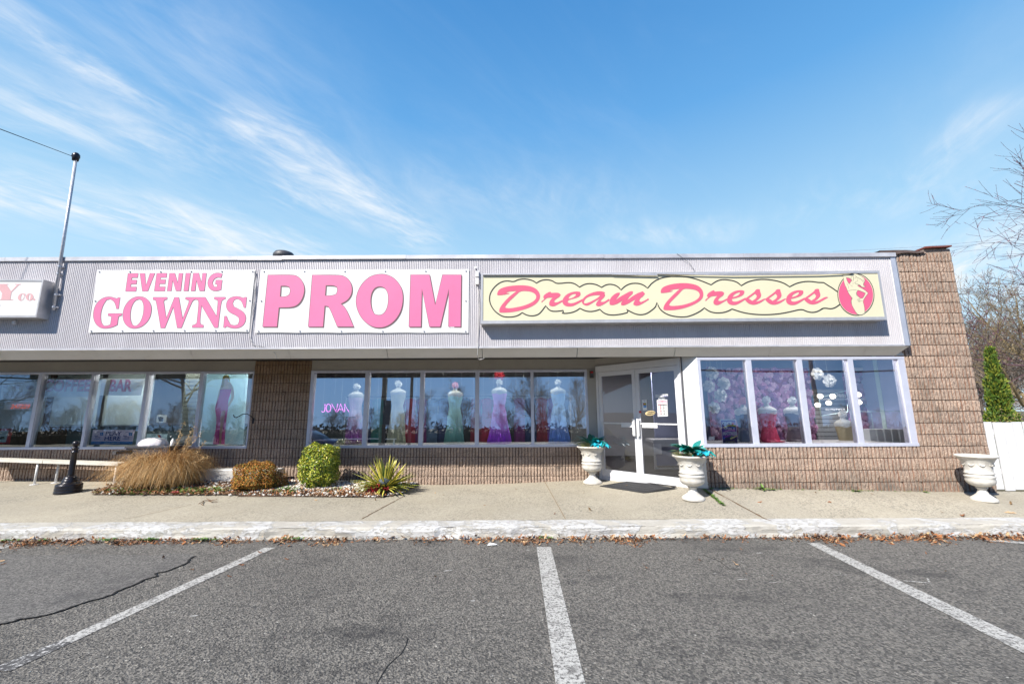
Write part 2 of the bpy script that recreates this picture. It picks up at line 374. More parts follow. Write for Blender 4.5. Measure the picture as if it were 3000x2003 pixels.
alu = mat('sign_aluminium', (.50, .49, .49), .4, .45, var=.12, vscale=5)
signwhite = mat('sign_white', (.66, .65, .635), .35, var=.02, vscale=1.5)
galv = mat('galvanised_steel', (.50, .50, .53), .42, .3, var=.22, vscale=25, alt=None)
blackmetal = mat('black_iron', (.018, .017, .022), .32, .3, var=.3, vscale=20)
dark = mat('dark_grey', (.05, .05, .055), .5, var=.2, vscale=8)
# ------------------------------------------------------------------ curve / text helpers
def fill_polys(polys, smooth=False):
    """2D outlines (outer first, holes after) -> verts2d, faces, through a filled 2D curve"""
    cu = bpy.data.curves.new('tmp', 'CURVE'); cu.dimensions = '2D'; cu.fill_mode = 'BOTH'
    for pl in polys:
        sp = cu.splines.new('POLY'); sp.points.add(len(pl)-1)
        for i, q in enumerate(pl): sp.points[i].co = (q[0], q[1], 0, 1)
        sp.use_cyclic_u = True
    o = bpy.data.objects.new('tmp', cu); col.objects.link(o); bpy.context.view_layer.update()
    dg = bpy.context.evaluated_depsgraph_get(); me = bpy.data.meshes.new_from_object(o.evaluated_get(dg))
    v = [(q.co.x, q.co.y) for q in me.vertices]; f = [tuple(q.vertices) for q in me.polygons]
    bpy.data.objects.remove(o); bpy.data.curves.remove(cu); bpy.data.meshes.remove(me)
    return v, f
def text_polys(s, bold=0.0, shear=0.0, spacing=1.0, align='LEFT', line=1.0):
    cu = bpy.data.curves.new('tmp', 'FONT'); cu.body = s; cu.offset = bold; cu.shear = shear; cu.space_character = spacing; cu.align_x = align; cu.space_line = line
    cu.resolution_u = 5
    o = bpy.data.objects.new('tmp', cu); col.objects.link(o); bpy.context.view_layer.update()
    dg = bpy.context.evaluated_depsgraph_get(); me = bpy.data.meshes.new_from_object(o.evaluated_get(dg))
    v = [(q.co.x, q.co.y) for q in me.vertices]; f = [tuple(q.vertices) for q in me.polygons]
    bpy.data.objects.remove(o); bpy.data.curves.remove(cu); bpy.data.meshes.remove(me)
    xs = [q[0] for q in v]; ys = [q[1] for q in v]; x0, x1, y0, y1 = min(xs), max(xs), min(ys), max(ys)
    return [((a-x0)/(x1-x0), (b-y0)/(y1-y0)) for a, b in v], f
def chaikin(pts, closed=True, it=2, corner=0.75):
    """round the outline but keep sharp corners"""
    for _ in range(it):
        out = []; n = len(pts)
        for i in range(n):
            if not closed and i in (0, n-1): out.append(pts[i]); continue
            a, b, c = pts[i-1], pts[i], pts[(i+1) % n]
            u = Vector((b[0]-a[0], b[1]-a[1])); w = Vector((c[0]-b[0], c[1]-b[1]))
            if u.length < 1e-6 or w.length < 1e-6: out.append(b); continue
            if u.normalized().dot(w.normalized()) < corner: out.append(b); continue
            k = min(.25, .25)
            out.append((b[0]-u.x*k, b[1]-u.y*k)); out.append((b[0]+w.x*k, b[1]+w.y*k))
        pts = out
    return pts
def stroke2d(pts, w, closed=False):
    """constant width ribbon around a 2D polyline -> list of quads"""
    n = len(pts); L = []; Rr = []
    for i in range(n):
        a = pts[i-1] if (i > 0 or closed) else pts[i]; b = pts[(i+1) % n] if (i < n-1 or closed) else pts[i]
        d = Vector((b[0]-a[0], b[1]-a[1])); d = d.normalized() if d.length > 1e-9 else Vector((1, 0)); nn = Vector((-d.y, d.x))
        ww = w[i] if isinstance(w, list) else w
        L.append((pts[i][0]+nn.x*ww/2, pts[i][1]+nn.y*ww/2)); Rr.append((pts[i][0]-nn.x*ww/2, pts[i][1]-nn.y*ww/2))
    v = L+Rr; f = []
    for i in range(n if closed else n-1):
        j = (i+1) % n; f.append((n+i, n+j, j, i))
    return v, f
# ================================================================== GROUND
def grid_sheet(name, xs, ys, zf, mt, kind='structure', nm=None):
    b = MB(); nx = len(xs); b.v = [(x, y, zf(x, y)) for y in ys for x in xs]
    for j in range(len(ys)-1):
        for i in range(nx-1):
            q = j*nx+i; b.f.append((q, q+1, q+1+nx, q+nx)); b.m.append(0)
    o = b.build(name, mt, smooth=True); tag(o, kind=kind); return o
def lin(a, b, n): return [a+(b-a)*i/n for i in range(n+1)]
earth = mat('earth_grass', (.115, .105, .055), .95, alt=(.07, .055, .03), vscale=1.2, bump=.4, bscale=8)
grid_sheet('ground', [-900, -200, -40, 9.4, 40, 200, 900], [-900, -200, -60, -34, 8, 40, 200, 900], lambda x, y: -0.03, earth)
# cut-out under building is not needed: floor lies above
grid_sheet('parking_lot', lin(-34, 34, 34), lin(-21, 5.99, 20), lambda x, y: 0.0, MATS['asphalt'])
# sidewalk (sheet following the slope up to the walls)
xs = sorted(set(lin(-13, 14, 108)+[1.93, 3.4, 3.5])); ysn = lin(0, 1, 14)
b = MB(); nx = len(xs)
for t in ysn:
    for x in xs:
        y1 = wall_y(x)+0.10; y = lerp(6.36, y1, t); b.v.append((x, y, gz(x, y)+0.0))
for j in range(len(ysn)-1):
    for i in range(nx-1):
        q = j*nx+i; b.f.append((q, q+1, q+1+nx, q+nx)); b.m.append(0)
tag(b.build('sidewalk', MATS['sidewalk_concrete'], smooth=True), kind='structure')
# kerb: chipped painted beam, segments with rough front
b = MB(); rr = random.Random(3)
kx = lin(-13, 14, 360); rows = [(-.02, 0), (.05, 0), (.10, 0), (.135, .006), (.152, .03), (.154, .10), (.153, .2), (.151, .38)]
def kh(x, k):
    return .012*math.sin(x*1.7+k)+.008*math.sin(x*5.3+2*k)+rr.uniform(-.004, .004)
chip = {}
for x in kx:
    c = 0
    for cx, w, d in [(-4.6, .35, .03), (-2.9, .5, .035), (.3, .3, .03), (1.75, .6, .04), (3.6, .3, .02), (6.2, .35, .03), (-7.6, .4, .03), (-.9, .15, .04)]:
        if abs(x-cx) < w: c = max(c, d*(1-(abs(x-cx)/w)**4))
    chip[x] = c
for k, (z, dy) in enumerate(rows):
    for x in kx:
        yy = 5.985+dy + (kh(x, k)*.5 if k < 5 else 0) + (chip[x]*(1.0 if k in (1, 2, 3) else (.3 if k == 4 else 0)))
        b.v.append((x, yy, z-(.004 if k > 3 and chip[x] > .02 else 0)))
nx = len(kx)
for j in range(len(rows)-1):
    for i in range(nx-1):
        q = j*nx+i; b.f.append((q, q+1, q+1+nx, q+nx)); b.m.append(0)
tag(b.build('kerb', MATS['kerb_paint'], smooth=False), kind='structure')
# sidewalk joints
joint = mat('joint_dirt', (.16, .09, .045), .95, alt=(.08, .055, .03), vscale=14)
def ground_strip(name, pts, w, mt, lift=.004, kind='structure', jitter=0.0):
    rr = random.Random(len(pts)*7+1); pp = []
    for (a, c) in zip(pts, pts[1:]):
        n = max(2, int((Vector(a[:2])-Vector(c[:2])).length/.08))
        for i in range(n): pp.append((lerp(a[0], c[0], i/n)+rr.uniform(-jitter, jitter), lerp(a[1], c[1], i/n)+rr.uniform(-jitter, jitter)))
    pp.append(tuple(pts[-1][:2])); ww = [w*(1+rr.uniform(-.5, .5)*(1 if jitter else .15)) for _ in pp]
    v, f = stroke2d(pp, ww); b = MB()
    b.add([(x, y, (gz(x, y) if y > 6.0 else 0.0)+lift) for x, y in v], f)
    return tag(b.build(name, mt), kind=kind)
def gp(sx, sy, z=None): q = G(sx, sy, z); return (q.x, q.y)
jlight = mat('joint_line', (.22, .16, .10), .95)
ground_strip('sidewalk_joint', [gp(1596, 1411), gp(1656, 1519)], .014, jlight)
ground_strip('sidewalk_joint', [gp(2058, 1426), gp(2259, 1525)], .026, joint, jitter=.006)
ground_strip('sidewalk_joint', [gp(1180, 1455), gp(1110, 1492), gp(1060, 1520)], .018, joint, jitter=.006)
ground_strip('sidewalk_joint', [gp(560, 1478), gp(365, 1521)], .010, jlight)
# parking bay lines
lp = MATS['line_paint']
def line_quad(name, c, lift=.004):
    b = MB(); a, bb, cc, d = c; n = 24
    for i in range(n):
        t0, t1 = i/n, (i+1)/n
        p0 = [lerp(a[k], d[k], t0) for k in (0, 1)]; p1 = [lerp(bb[k], cc[k], t0) for k in (0, 1)]
        q0 = [lerp(a[k], d[k], t1) for k in (0, 1)]; q1 = [lerp(bb[k], cc[k], t1) for k in (0, 1)]
        b.quad((*p0, lift), (*p1, lift), (*q1, lift), (*q0, lift))
    return tag(b.build(name, lp), kind='structure')
def gl(sx, sy): return gp(sx, sy, 0.0)
line_quad('parking_line', [gl(1572, 1602), gl(1614, 1602), gl(1722, 2030), gl(1632, 2030)])
line_quad('parking_line', [gl(775, 1604), gl(806, 1604), gl(215, 1880), gl(165, 1880)])
faint = NB('faded_line_paint'); p = faint.pos(); w = faint.rng(faint.noise(p, 30, 5, .75), .52, .60)
faint.base(faint.mix(w, (.06, .058, .056), (.45, .44, .42))); faint.rough(.8)
lp2 = lp; lp = MATS['faded_line_paint']; line_quad('parking_line', [gl(165, 1880), gl(215, 1880), gl(30, 1966), gl(-40, 1966)]); lp = lp2
line_quad('parking_line', [gl(2366, 1591), gl(2400, 1590), gl(3100, 1921), gl(3020, 1924)])
line_quad('parking_line', [gl(62, 1584), gl(92, 1584), gl(-60, 1625), gl(-100, 1620)])
line_quad('parking_line', [gl(2880, 1583), gl(2930, 1582), gl(3120, 1597), gl(3080, 1600)])
# asphalt patch and crack
cz = [(-300, 990), (-150, 950), (0, 912), (60, 900), (100, 893), (150, 872), (260, 862), (330, 845), (400, 832), (490, 802), (560, 777), (630, 752), (700, 730), (780, 712), (850, 688), (900, 660), (950, 637), (1000, 622), (1050, 600), (1100, 572), (1160, 556), (1200, 545), (1180, 524), (1250, 512), (1300, 497), (1340, 480), (1390, 462), (1440, 436), (1448, 415), (1470, 398), (1505, 388)]
cpts = [gl(x/2.61, 1480+y/2.61) for x, y in cz]
edge = [gl(x/2.61, 1480+y/2.61) for x, y in [(1420, 372), (1300, 366), (1150, 385), (900, 378), (620, 372), (300, 385), (0, 372), (-300, 380)]]
b = MB(); pv, pf = fill_polys([cpts+edge]); b.add([(x, y, .0045) for x, y in pv], pf)
tag(b.build('asphalt_patch', MATS['asphalt_patch']), kind='structure')
crackm = mat('crack', (.006, .006, .006), 1.0)
b = MB(); rr = random.Random(5); pp = []
for a, c in zip(cpts, cpts[1:]):
    for i in range(4): pp.append((lerp(a[0], c[0], i/4)+rr.uniform(-.006, .006), lerp(a[1], c[1], i/4)+rr.uniform(-.006, .006)))
v, f = stroke2d(pp, [.020*rr.uniform(.5, 1.5)*(1 if i > 8 else .5+i/16) for i in range(len(pp))]); b.add([(x, y, .009) for x, y in v], f)
tag(b.build('pavement_crack', crackm), kind='structure')
ground_strip('pavement_crack', [gl(1195, 1870), gl(1175, 1915), gl(1140, 1950), gl(1100, 2010)], .006, crackm, jitter=.012)
ground_strip('pavement_crack', [gl(2060, 1625), gl(2110, 1645), gl(2140, 1668), gl(2165, 1668)], .008, crackm, jitter=.006)
# paint scuffs and old bits on the asphalt
for (sx, sy, w, l, an) in [(2225, 1620, .04, .10, .1), (2175, 1697, .02, .12, .1), (2272, 1706, .012, .14, .0), (2460, 1685, .012, .17, .1), (2690, 1705, .03, .22, -.3), (2720, 1700, .02, .18, .9), (1450, 1598, .05, .11, .2), (1548, 1612, .015, .06, .2), (1385, 1760, .03, .05, 0), (570, 1804, .03, .07, .2), (1310, 1672, .03, .1, .4), (2095, 1680, .02, .03, 0)]:
    c = G(sx, sy, 0.0); b = MB(); pts = []
    rr = random.Random(int(sx))
    for i in range(14):
        t = 2*math.pi*i/14; r = rr.uniform(.75, 1.15); x, y = math.cos(t)*l/2*r, math.sin(t)*w/2*r
        pts.append((c.x+x*math.cos(an)-y*math.sin(an), c.y+x*math.sin(an)+y*math.cos(an), .005))
    b.poly(pts); tag(b.build('paint_scuff', MATS['line_paint']), kind='structure')

# ================================================================== BUILDING
shop = thing('shop_building', (0, D1, .3), 'long single storey shop of ribbed brown block with corrugated pale metal fascia', 'shop building')
X0 = -13.0
PITCHR = .2032/3  # rib pitch
def ribs(name, x0, x1, Y, z0, z1, zref, xref, seed, label=None, J=.004, CG=.005):
    """courses of split-face fluted block: every rib is its own rough tongue in front of a mortar-coloured back"""
    rr = random.Random(seed); b = MB(); rd, gw = .026, .0150
    k0 = math.floor((z0-zref)/.2032); k1 = math.ceil((z1-zref)/.2032)
    i0 = math.floor((x0-xref)/PITCHR); i1 = math.ceil((x1-xref)/PITCHR)
    for k in range(k0, k1):
        za, zb = zref+k*.2032+CG, zref+(k+1)*.2032-CG
        za, zb = max(za, z0), min(zb, z1)
        if zb-za < .012: continue
        stag = 3*PITCHR if k % 2 else 0; cdy = rr.uniform(-.003, .003)
        for i in range(i0, i1):
            blk = (i*PITCHR+stag)//(6*PITCHR)
            xa, xb = xref+i*PITCHR, xref+(i+1)*PITCHR-gw
            xa += rr.uniform(-.002, .002); xb += rr.uniform(-.002, .002)
            if rr.random() < .03: xb += .008
            xa, xb = max(xa, x0), min(xb, x1)
            if xb-xa < .01: continue
            d = rd+cdy+rr.uniform(-J, J); chipd = rr.random() < .035
            nz = max(2, int((zb-za)/.04)); NX = 3
            base = len(b.v)
            tilt = rr.uniform(-.003, .003)
            for jz in range(nz+1):
                for jx in range(NX+1):
                    ex = 0 if 0 < jx < NX else .006; ez = 0 if 0 < jz < nz else .004
                    dd = d-ex-ez+rr.uniform(-J, J)+tilt*(jz/nz-.5)
                    if chipd and jz < nz/2: dd -= rr.uniform(.004, .014)
                    b.v.append((lerp(xa, xb, jx/NX)+(rr.uniform(-.0015, .0015)), Y-dd, lerp(za, zb, jz/nz)))
            W = NX+1
            for jz in range(nz):
                for jx in range(NX):
                    q = base+jz*W+jx; b.f.append((q, q+1, q+1+W, q+W)); b.m.append(0)
            nb = len(b.v)
            for jz in range(nz+1): b.v.append((xa, Y+.001, lerp(za, zb, jz/nz))); b.v.append((xb, Y+.001, lerp(za, zb, jz/nz)))
            for jz in range(nz):
                b.f.append((nb+2*jz, base+jz*W, base+(jz+1)*W, nb+2*jz+2)); b.m.append(1)
                b.f.append((base+jz*W+NX, nb+2*jz+1, nb+2*jz+3, base+(jz+1)*W+NX)); b.m.append(1)
            b.f.append((nb, nb+1)+tuple(base+jx for jx in range(NX, -1, -1))); b.m.append(0)
            tq = base+nz*W; b.f.append((nb+2*nz+1, nb+2*nz)+tuple(tq+jx for jx in range(NX+1))); b.m.append(0)
    b.box(x0, x1, Y, Y+.17, z0, z1, 2)
    o = b.build(name, [MATS['split_face_block'], MATS['block_flank'], MATS['mortar']], shop)
    if label: o['label'] = label
    return o
zsill1 = P(1300, 1310, D1).z; zhead1 = P(900, 1086, D1).z; zsoff = P(830, 1056.6, D1).z
zsill2 = P(2300, 1308, D2).z; zhead2 = P(2340, 1046, D2).z
xpier0, xpier1 = P(741, 1150, D1).x, P(908, 1150, D1).x
xw2r = P(1723, 1200, D1).x; xcolr = P(1750, 1200, D1).x
ribs('block_wall', X0, xcolr+.05, D1, .0, zsill1, zsill1, xpier0, 1)
ribs('block_pier', xpier0, xpier1, D1, zsill1+.002, zsoff-.01, zsill1, xpier0, 2, 'tall brown ribbed block pier between the two window bands')
xw3l = P(2056, 1180, D2).x; xw3r = P(2668, 1180, D2).x; xend = P(2883, 1219, D2-.03).x
xpan1 = P(2073, 1430, D2).x
ribs('block_wall', xpan1, xw3r, D2, 0, zsill2, zsill2, xpan1, 3, 'sunlit pinkish block wall under the front window of the shop', .006, .0058)
zpil = P(2700, 742, D2-.03).z
ribs('block_pilaster', xw3r+.002, xend, D2, 0, zpil, zsill2, xpan1, 4, 'full height rough block pilaster at the right end of the shop', .006, .0062)
# fascia -------------------------------------------------------------
XF = P(2655, 950, YF).x; zf0 = P(1400, 1017, YF).z; ztop = P(1400, 748, YF).z; zcop = ztop-.075
b = MB(); xx = X0; pit = .0345; gd = .012
prof = [(0, 0), (.0165, 0), (.0205, gd), (.030, gd)]
pts = []; 
while xx < XF-.11:
    for dx, dy in prof: pts.append((xx+dx, YF+dy))
    xx += pit
pts.append((XF-.09, YF))
n = len(pts)
nrow = [zf0, lerp(zf0, zcop, .5), zcop+.01]
for z in nrow:
    for x, y in pts: b.v.append((x, y+.002*math.sin(x*1.3), z))
for r_ in range(2):
    for i in range(n-1): b.f.append((r_*n+i, r_*n+i+1, (r_+1)*n+i+1, (r_+1)*n+i)); b.m.append(0)
b.box(X0, XF-.02, YF+.012, YF+.05, zf0, zcop)
fas = b.build('fascia', MATS['fascia_metal'], shop)
b = MB(); segx = [X0, -9.6, -5.2, -4.35, -2.0, .15, 1.75, 4.4, XF]; rr = random.Random(4)
for a, c in zip(segx, segx[1:]):
    dz = rr.uniform(-.006, .006); dy = rr.uniform(0, .006)
    b.box(a+.002, c-.002, YF-.028-dy, YF+.35, zcop+dz, ztop+dz*.5)
b.build('coping', MATS['coping_metal'], shop)
b = MB(); b.box(XF-.095, XF+.005, YF-.012, YF+.0, zf0-.01, zcop-.002); b.box(XF-.005, XF+.012, YF-.012, YF+.25, zf0-.01, zcop-.002)
b.build('corner_flashing', MATS['flashing_metal'], shop)
b = MB(); b.box(X0, XF-.097, YF-.014, YF+.01, zf0-.018, zf0+.012); b.build('drip_trim', MATS['coping_metal'], shop)
# sloping soffit strip
YB = 7.575; zb = P(1500, 1047, YB).z
b = MB(); jx = [X0, -11.2, -9.4, -7.65, -5.9, -4.1, -2.3, -.55, 1.2, 3.0, 4.75, 6.5]
b2 = [x for x in jx]+[XF]
for a, c in zip(b2, b2[1:]):
    a2, c2 = a+.005, c-.005
    cb = c2-(.17 if c == XF else 0)
    b.quad((a2, YF, zf0-.018), (c2, YF, zf0-.018), (cb, YB, zb), (a2, YB, zb))
    b.quad((a2, YF+.02, zf0-.01), (c2, YF+.02, zf0-.01), (cb, YB+.012, zb+.004), (a2, YB+.012, zb+.004))
b.tri((XF, YF, zf0-.018), (XF, YF+.25, zf0-.0), (XF-.17, YB, zb))
b.quad((XF, YF+.2, zf0), (XF, D2-.03, zf0), (XF-.02, D2-.03, zb), (XF-.17, YB, zb))
b.build('soffit', MATS['soffit_paint'], shop)
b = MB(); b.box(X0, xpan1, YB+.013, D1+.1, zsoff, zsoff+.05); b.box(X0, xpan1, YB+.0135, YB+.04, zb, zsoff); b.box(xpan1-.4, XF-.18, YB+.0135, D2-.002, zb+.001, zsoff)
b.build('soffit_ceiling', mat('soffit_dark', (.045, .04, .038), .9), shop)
# dark gap line above strip
# header panels above window bands
b = MB()
for a, c in [(X0, xpier0-.002), (xpier1+.002, P(1070, 1070, D1).x), (P(1070, 1070, D1).x+.004, P(1405, 1070, D1).x), (P(1405, 1070, D1).x+.004, xcolr+.03)]:
    b.box(a, c, D1-.008, D1+.1, zhead1+.001, zsoff)
b.build('header_panel', MATS['header_paint'], shop)
# roof, rear and side walls
roofm = mat('roof_membrane', (.25, .25, .26), .9)
b = MB(); b.box(X0, xend+.02, YF+.36, 13.6, zf0+.2, zf0+.3); b.build('roof', roofm, shop)
b = MB(); b.box(X0, xend, 13.45, 13.6, 0, zf0+.6)
b.box(xend-.19, xend-.01, D2+.18, 13.44, 0, zpil-.1); b.box(X0, X0+.1, D1+.2, 13.44, 0, zf0+.2); b.build('rear_wall', MATS['mortar'], shop)
# worn membrane cap over the pilaster
capm = mat('pilaster_cap_membrane', (.045, .03, .028), .85, alt=(.10, .07, .06), vscale=6, bump=.6, bscale=14)
rust = mat('rusty_flashing', (.17, .045, .03), .7, var=.3, vscale=10)
b = MB(); rr = random.Random(2); xa, xb = XF-.17, xend-.52; nseg = 18
for i in range(nseg):
    t0, t1 = i/nseg, (i+1)/nseg
    def sag(t): return .035*math.sin(t*math.pi)+.02*math.sin(t*9)
    q = []
    for t in (t0, t1):
        x = lerp(xa, xb, t); top = zpil+.055+.02*math.sin(t*5)*t; lowz = zpil-.01-sag(t)+.045*t
        q.append((x, top, lowz))
    b.quad((q[0][0], D2-.065, q[0][2]), (q[1][0], D2-.065, q[1][2]), (q[1][0], D2-.05, q[1][1]), (q[0][0], D2-.05, q[0][1]))
    b.quad((q[0][0], D2-.05, q[0][1]), (q[1][0], D2-.05, q[1][1]), (q[1][0], D2+.3, q[1][1]), (q[0][0], D2+.3, q[0][1]))
    b.quad((q[0][0], D2-.05, q[0][2]+.01), (q[1][0], D2-.05, q[1][2]+.01), (q[1][0], D2-.03, q[1][1]-.01), (q[0][0], D2-.03, q[0][1]-.01))
b.build('pilaster_cap', capm, shop)
b = MB(); b.obox((xend-.27, D2+.1, zpil+.125), Vector((.26, 0, .012)), Vector((0, .16, 0)), Vector((0, 0, .014))); b.build('pilaster_flashing', rust, shop)
b = MB(); b.box(xend-.52, xend, D2-.001, D2+.17, zpil, zpil+.1); b.build('pilaster_core', MATS['split_face_block'], shop)
# ------------------------------------------------------------------ windows
GT = R(1.0)
def pane(x0, x1, z0, z1, Y, mt, parent, name='glass_pane'):
    b = MB(); h = z1-z0; dy = math.tan(GT)*h/2
    b.quad((x0, Y-dy, z0), (x1, Y-dy, z0), (x1, Y+dy, z1), (x0, Y+dy, z1))
    return b.build(name, mt, parent)
def band(panes, xl, xr, z0, z1, gz0, gz1, Y, mt, depth=.11, label=None):
    """one glazed band: a frame of mullions with head and sill, one child pane per opening"""
    b = MB(); f0 = Y-.022
    b.box(xl, xr, f0-.012, Y+depth, z0, gz0)            # sill
    b.box(xl, xr, f0, Y+depth, gz1, z1)             # head
    edges = [xl]+[e for p_ in panes for e in p_]+[xr]
    for i in range(0, len(edges), 2):
        a, c = edges[i], edges[i+1]; b.box(a, c, f0+.003, Y+depth-.004, gz0, gz1)
        b.box(a-.004, c+.004, f0+.03, f0+.04, gz0, gz1) if 0 < i < len(edges)-2 else None
    o = b.build('window_frame', MATS['frame_aluminium'], shop)
    if label: o['label'] = label
    for a, c in panes: pane(a, c, gz0, gz1, Y+(.035 if Y > 8 else .016), mt, o)
    return o
def xm(sx0, sy, Y): return P(sx0, sy, Y).x
ym = 1197
g1 = [(-70, 24)]
mids1 = [(-26, 100-(4)), (112, 250), (264, 411), (424, 577), (591, 731)]
# pane edges on the mid height row (averages of top and bottom readings)
p1 = [(xm(a, ym, D1), xm(c, ym, D1)) for a, c in [(-70, 97.5), (108, 255), (263, 415.5), (426, 577), (587, 732)]]
pw = p1[2][1]-p1[2][0]; gap = p1[2][0]-p1[1][1]
left = p1[0][1]-pw
p1 = [(left-gap-pw, left-gap), (left, p1[0][1])]+p1[1:]
gza, gzb = P(300, 1301, D1).z, P(300, 1094.5, D1).z
W1 = band(p1, p1[0][0]-.06, xpier0-.004, zsill1, zhead1, zsill1+.05, gzb, D1, MATS['coffee_glass'], label='window band of the neighbouring coffee shop left of the pier')
p2 = [(xm(a, ym, D1), xm(c, ym, D1)) for a, c in [(914, 1066), (1077.5, 1229), (1240, 1392), (1402.5, 1556), (1564, 1718)]]
W2 = band(p2, xpier1+.003, xw2r, zsill1, zhead1, zsill1+.05, gzb, D1, MATS['shop_glass'], label='window band of the dress shop between the pier and the entrance')
p3 = [(xm(a, 1175, D2), xm(c, 1175, D2)) for a, c in [(2059.5, 2195), (2211, 2346.5), (2362, 2498), (2513.5, 2648)]]
W3 = band(p3, xw3l-.03, xw3r, zsill2, zhead2, zsill2+.055, zhead2-.045, D2, MATS['wing_glass'], label='front window band beside the pilaster')
# grey column between window and door with small alarm box
b = MB(); b.box(xw2r+.002, xcolr, D1-.02, D1+.12, gz(1.8, D1)-.02, zhead1); b.build('column_panel', MATS['header_paint'], shop)
# ------------------------------------------------------------------ entrance on the diagonal
A = Vector((P(1750, 1200, D1).x, D1-.03, 0)); YR = 7.80; Bp = Vector((P(2003, 1200, YR).x, YR, 0))
DU = (Bp-A).normalized(); DL = (Bp-A).length; DN = Vector((DU.y, -DU.x, 0))   # DN points outwards to the camera
if DN.y > 0: DN = -DN
ztd = P(1749, 1083, D1).z; zgd = gz(2.6, 8.5)-.0
def DP(u, n, z): q = A+DU*u+DN*n; return Vector((q.x, q.y, z))
def dbox(b, u0, u1, n0, n1, z0, z1, mi=0):
    c = DP((u0+u1)/2, (n0+n1)/2, (z0+z1)/2); b.obox(c, DU*((u1-u0)/2), DN*((n1-n0)/2), Vector((0, 0, (z1-z0)/2)), mi)
def DR(sx, sy, n=0.0):
    d = ray(sx, sy); o = Vector((0, 0, CAM_H)); q = DP(0, n, 0); t = (q-o).dot(DN)/d.dot(DN); return o+d*t
dw = mat('door_white', (.62, .62, .64), .35, var=.03, vscale=6)
zd0, zd1 = zgd+.015, ztd-.075
b = MB()
dbox(b, 0, DL, -.06, .03, ztd-.065, ztd+.07); dbox(b, -.0, .055, -.06, .025, zgd-.05, ztd-.066); dbox(b, DL-.055, DL, -.06, .025, zgd-.05, ztd-.066)
dbox(b, .0, DL, -.05, .03, zgd-.04, zgd+.012)
dfr = b.build('door_frame', dw, shop)
b = MB(); dbox(b, -.02, DL+.02, -.08, -.062, ztd+.0, zsoff); dbox(b, -.02, DL+.02, -.06, .0, ztd+.071, zsoff); b.build('header_panel', MATS['header_paint'], shop)
mid = DL/2
def leaf(u0, u1, hinge_left):
    b = MB(); st = .075
    dbox(b, u0, u0+st, -.03, .012, zd0, zd1); dbox(b, u1-st, u1, -.03, .012, zd0, zd1)
    dbox(b, u0+st, u1-st, -.03, .012, zd1-.09, zd1); dbox(b, u0+st, u1-st, -.03, .012, zd0, zd0+.16)
    o = b.build('door', dw, shop); o['label'] = 'left glazed white door leaf' if hinge_left else 'right glazed white door leaf with stickers on its glass'
    b = MB(); e = .004
    a_, b_, c_, d_ = DP(u0+st, -.008, zd0+.16), DP(u1-st, -.008, zd0+.16), DP(u1-st, -.008, zd1-.09), DP(u0+st, -.008, zd1-.09)
    b.quad(a_, b_, c_, d_); b.build('glass_pane', MATS['door_glass'], o)
    b = MB(); zb_ = P(1780, 1240, 8.8).z
    dbox(b, u0+st, u1-st, .02, .034, zb_-.012, zb_+.014)
    if hinge_left:
        dbox(b, u1-st-.28, u1-st, .034, .05, zb_-.075, zb_+.02)
    else: dbox(b, u0+st+.05, u0+st+.38, .034, .05, zb_-.075, zb_+.02)
    b.build('push_bar', white, o)
    b = MB(); uh = u1-.045 if hinge_left else u0+.045
    zh = zb_
    dbox(b, uh-.028, uh+.028, .055, .085, zh-.24, zh+.1); dbox(b, uh-.012, uh+.012, .012, .056, zh-.2, zh-.17); dbox(b, uh-.012, uh+.012, .012, .056, zh+.03, zh+.06)
    b.build('pull_handle', white, o)
    return o
LF = leaf(.06, mid-.003, True); RF = leaf(mid+.003, DL-.06, False)
# lit white panel between door and front window
b = MB(); c0 = Bp+DU*.0; x1p = xw3l-.032
bb = Vector((c0.x+.005, c0.y-.01, 0)); cc = Vector((xpan1+.01, D2-.025, 0))
b.quad((bb.x, bb.y, zgd-.06), (cc.x, cc.y, gz(3.4, 7.6)-.03), (cc.x, cc.y, zsill2-.002), (bb.x+.0, bb.y, zsill2-.002))
b.quad((bb.x, bb.y, zsill2-.002), (cc.x, cc.y, zsill2-.002), (xw3l-.031, D2-.025, zsill2), (bb.x, bb.y, zsill2))
b.quad((bb.x, bb.y, zsill2-.002), (xw3l-.031, D2-.025, zsill2-.001), (xw3l-.031, D2-.025, zsoff), (bb.x, bb.y, zsoff))
b.quad((cc.x, cc.y, .2), (cc.x, D2+.1, .2), (cc.x, D2+.1, zsill2), (cc.x, cc.y, zsill2))
b.build('return_panel', white, shop)
gasket = mat('rubber_gasket', (.10, .10, .11), .6)
b = MB(); q = Bp+DU*.008; b.box(q.x-.003, q.x+.012, q.y-.03, q.y+.0, zgd-.03, zsoff-.02); b.build('gasket_strip', gasket, shop)
# ------------------------------------------------------------------ interior shell
intw = mat('interior_plaster', (.34, .34, .36), .8); intlav = mat('interior_lavender', (.34, .37, .55), .8, var=.06, vscale=2)
carpet = mat('interior_carpet', (.025, .022, .028), .95, var=.3, vscale=30); cei = mat('interior_ceiling', (.42, .42, .42), .9)
zfl = .42
b = MB(); b.box(X0+.1, xend-.2, D1+.11, 13.44, zfl-.1, zfl); b.box(xpan1+.05, xend-.2, D2+.18, D1+.11, zfl-.1, zfl); fa, fb_ = A-DN*.075, Bp-DN*.075; b.poly([(fa.x, fa.y, zfl-.002), (fb_.x, fb_.y, zfl-.002), (xpan1+.05, D2+.2, zfl-.002), (xpan1+.05, D1+.1, zfl-.002), (fa.x, D1+.1, zfl-.002)]); b.quad((fa.x, fa.y, zfl-.3), (fb_.x, fb_.y, zfl-.3), (fb_.x, fb_.y, zfl-.002), (fa.x, fa.y, zfl-.002)); b.build('interior_floor', carpet, shop)
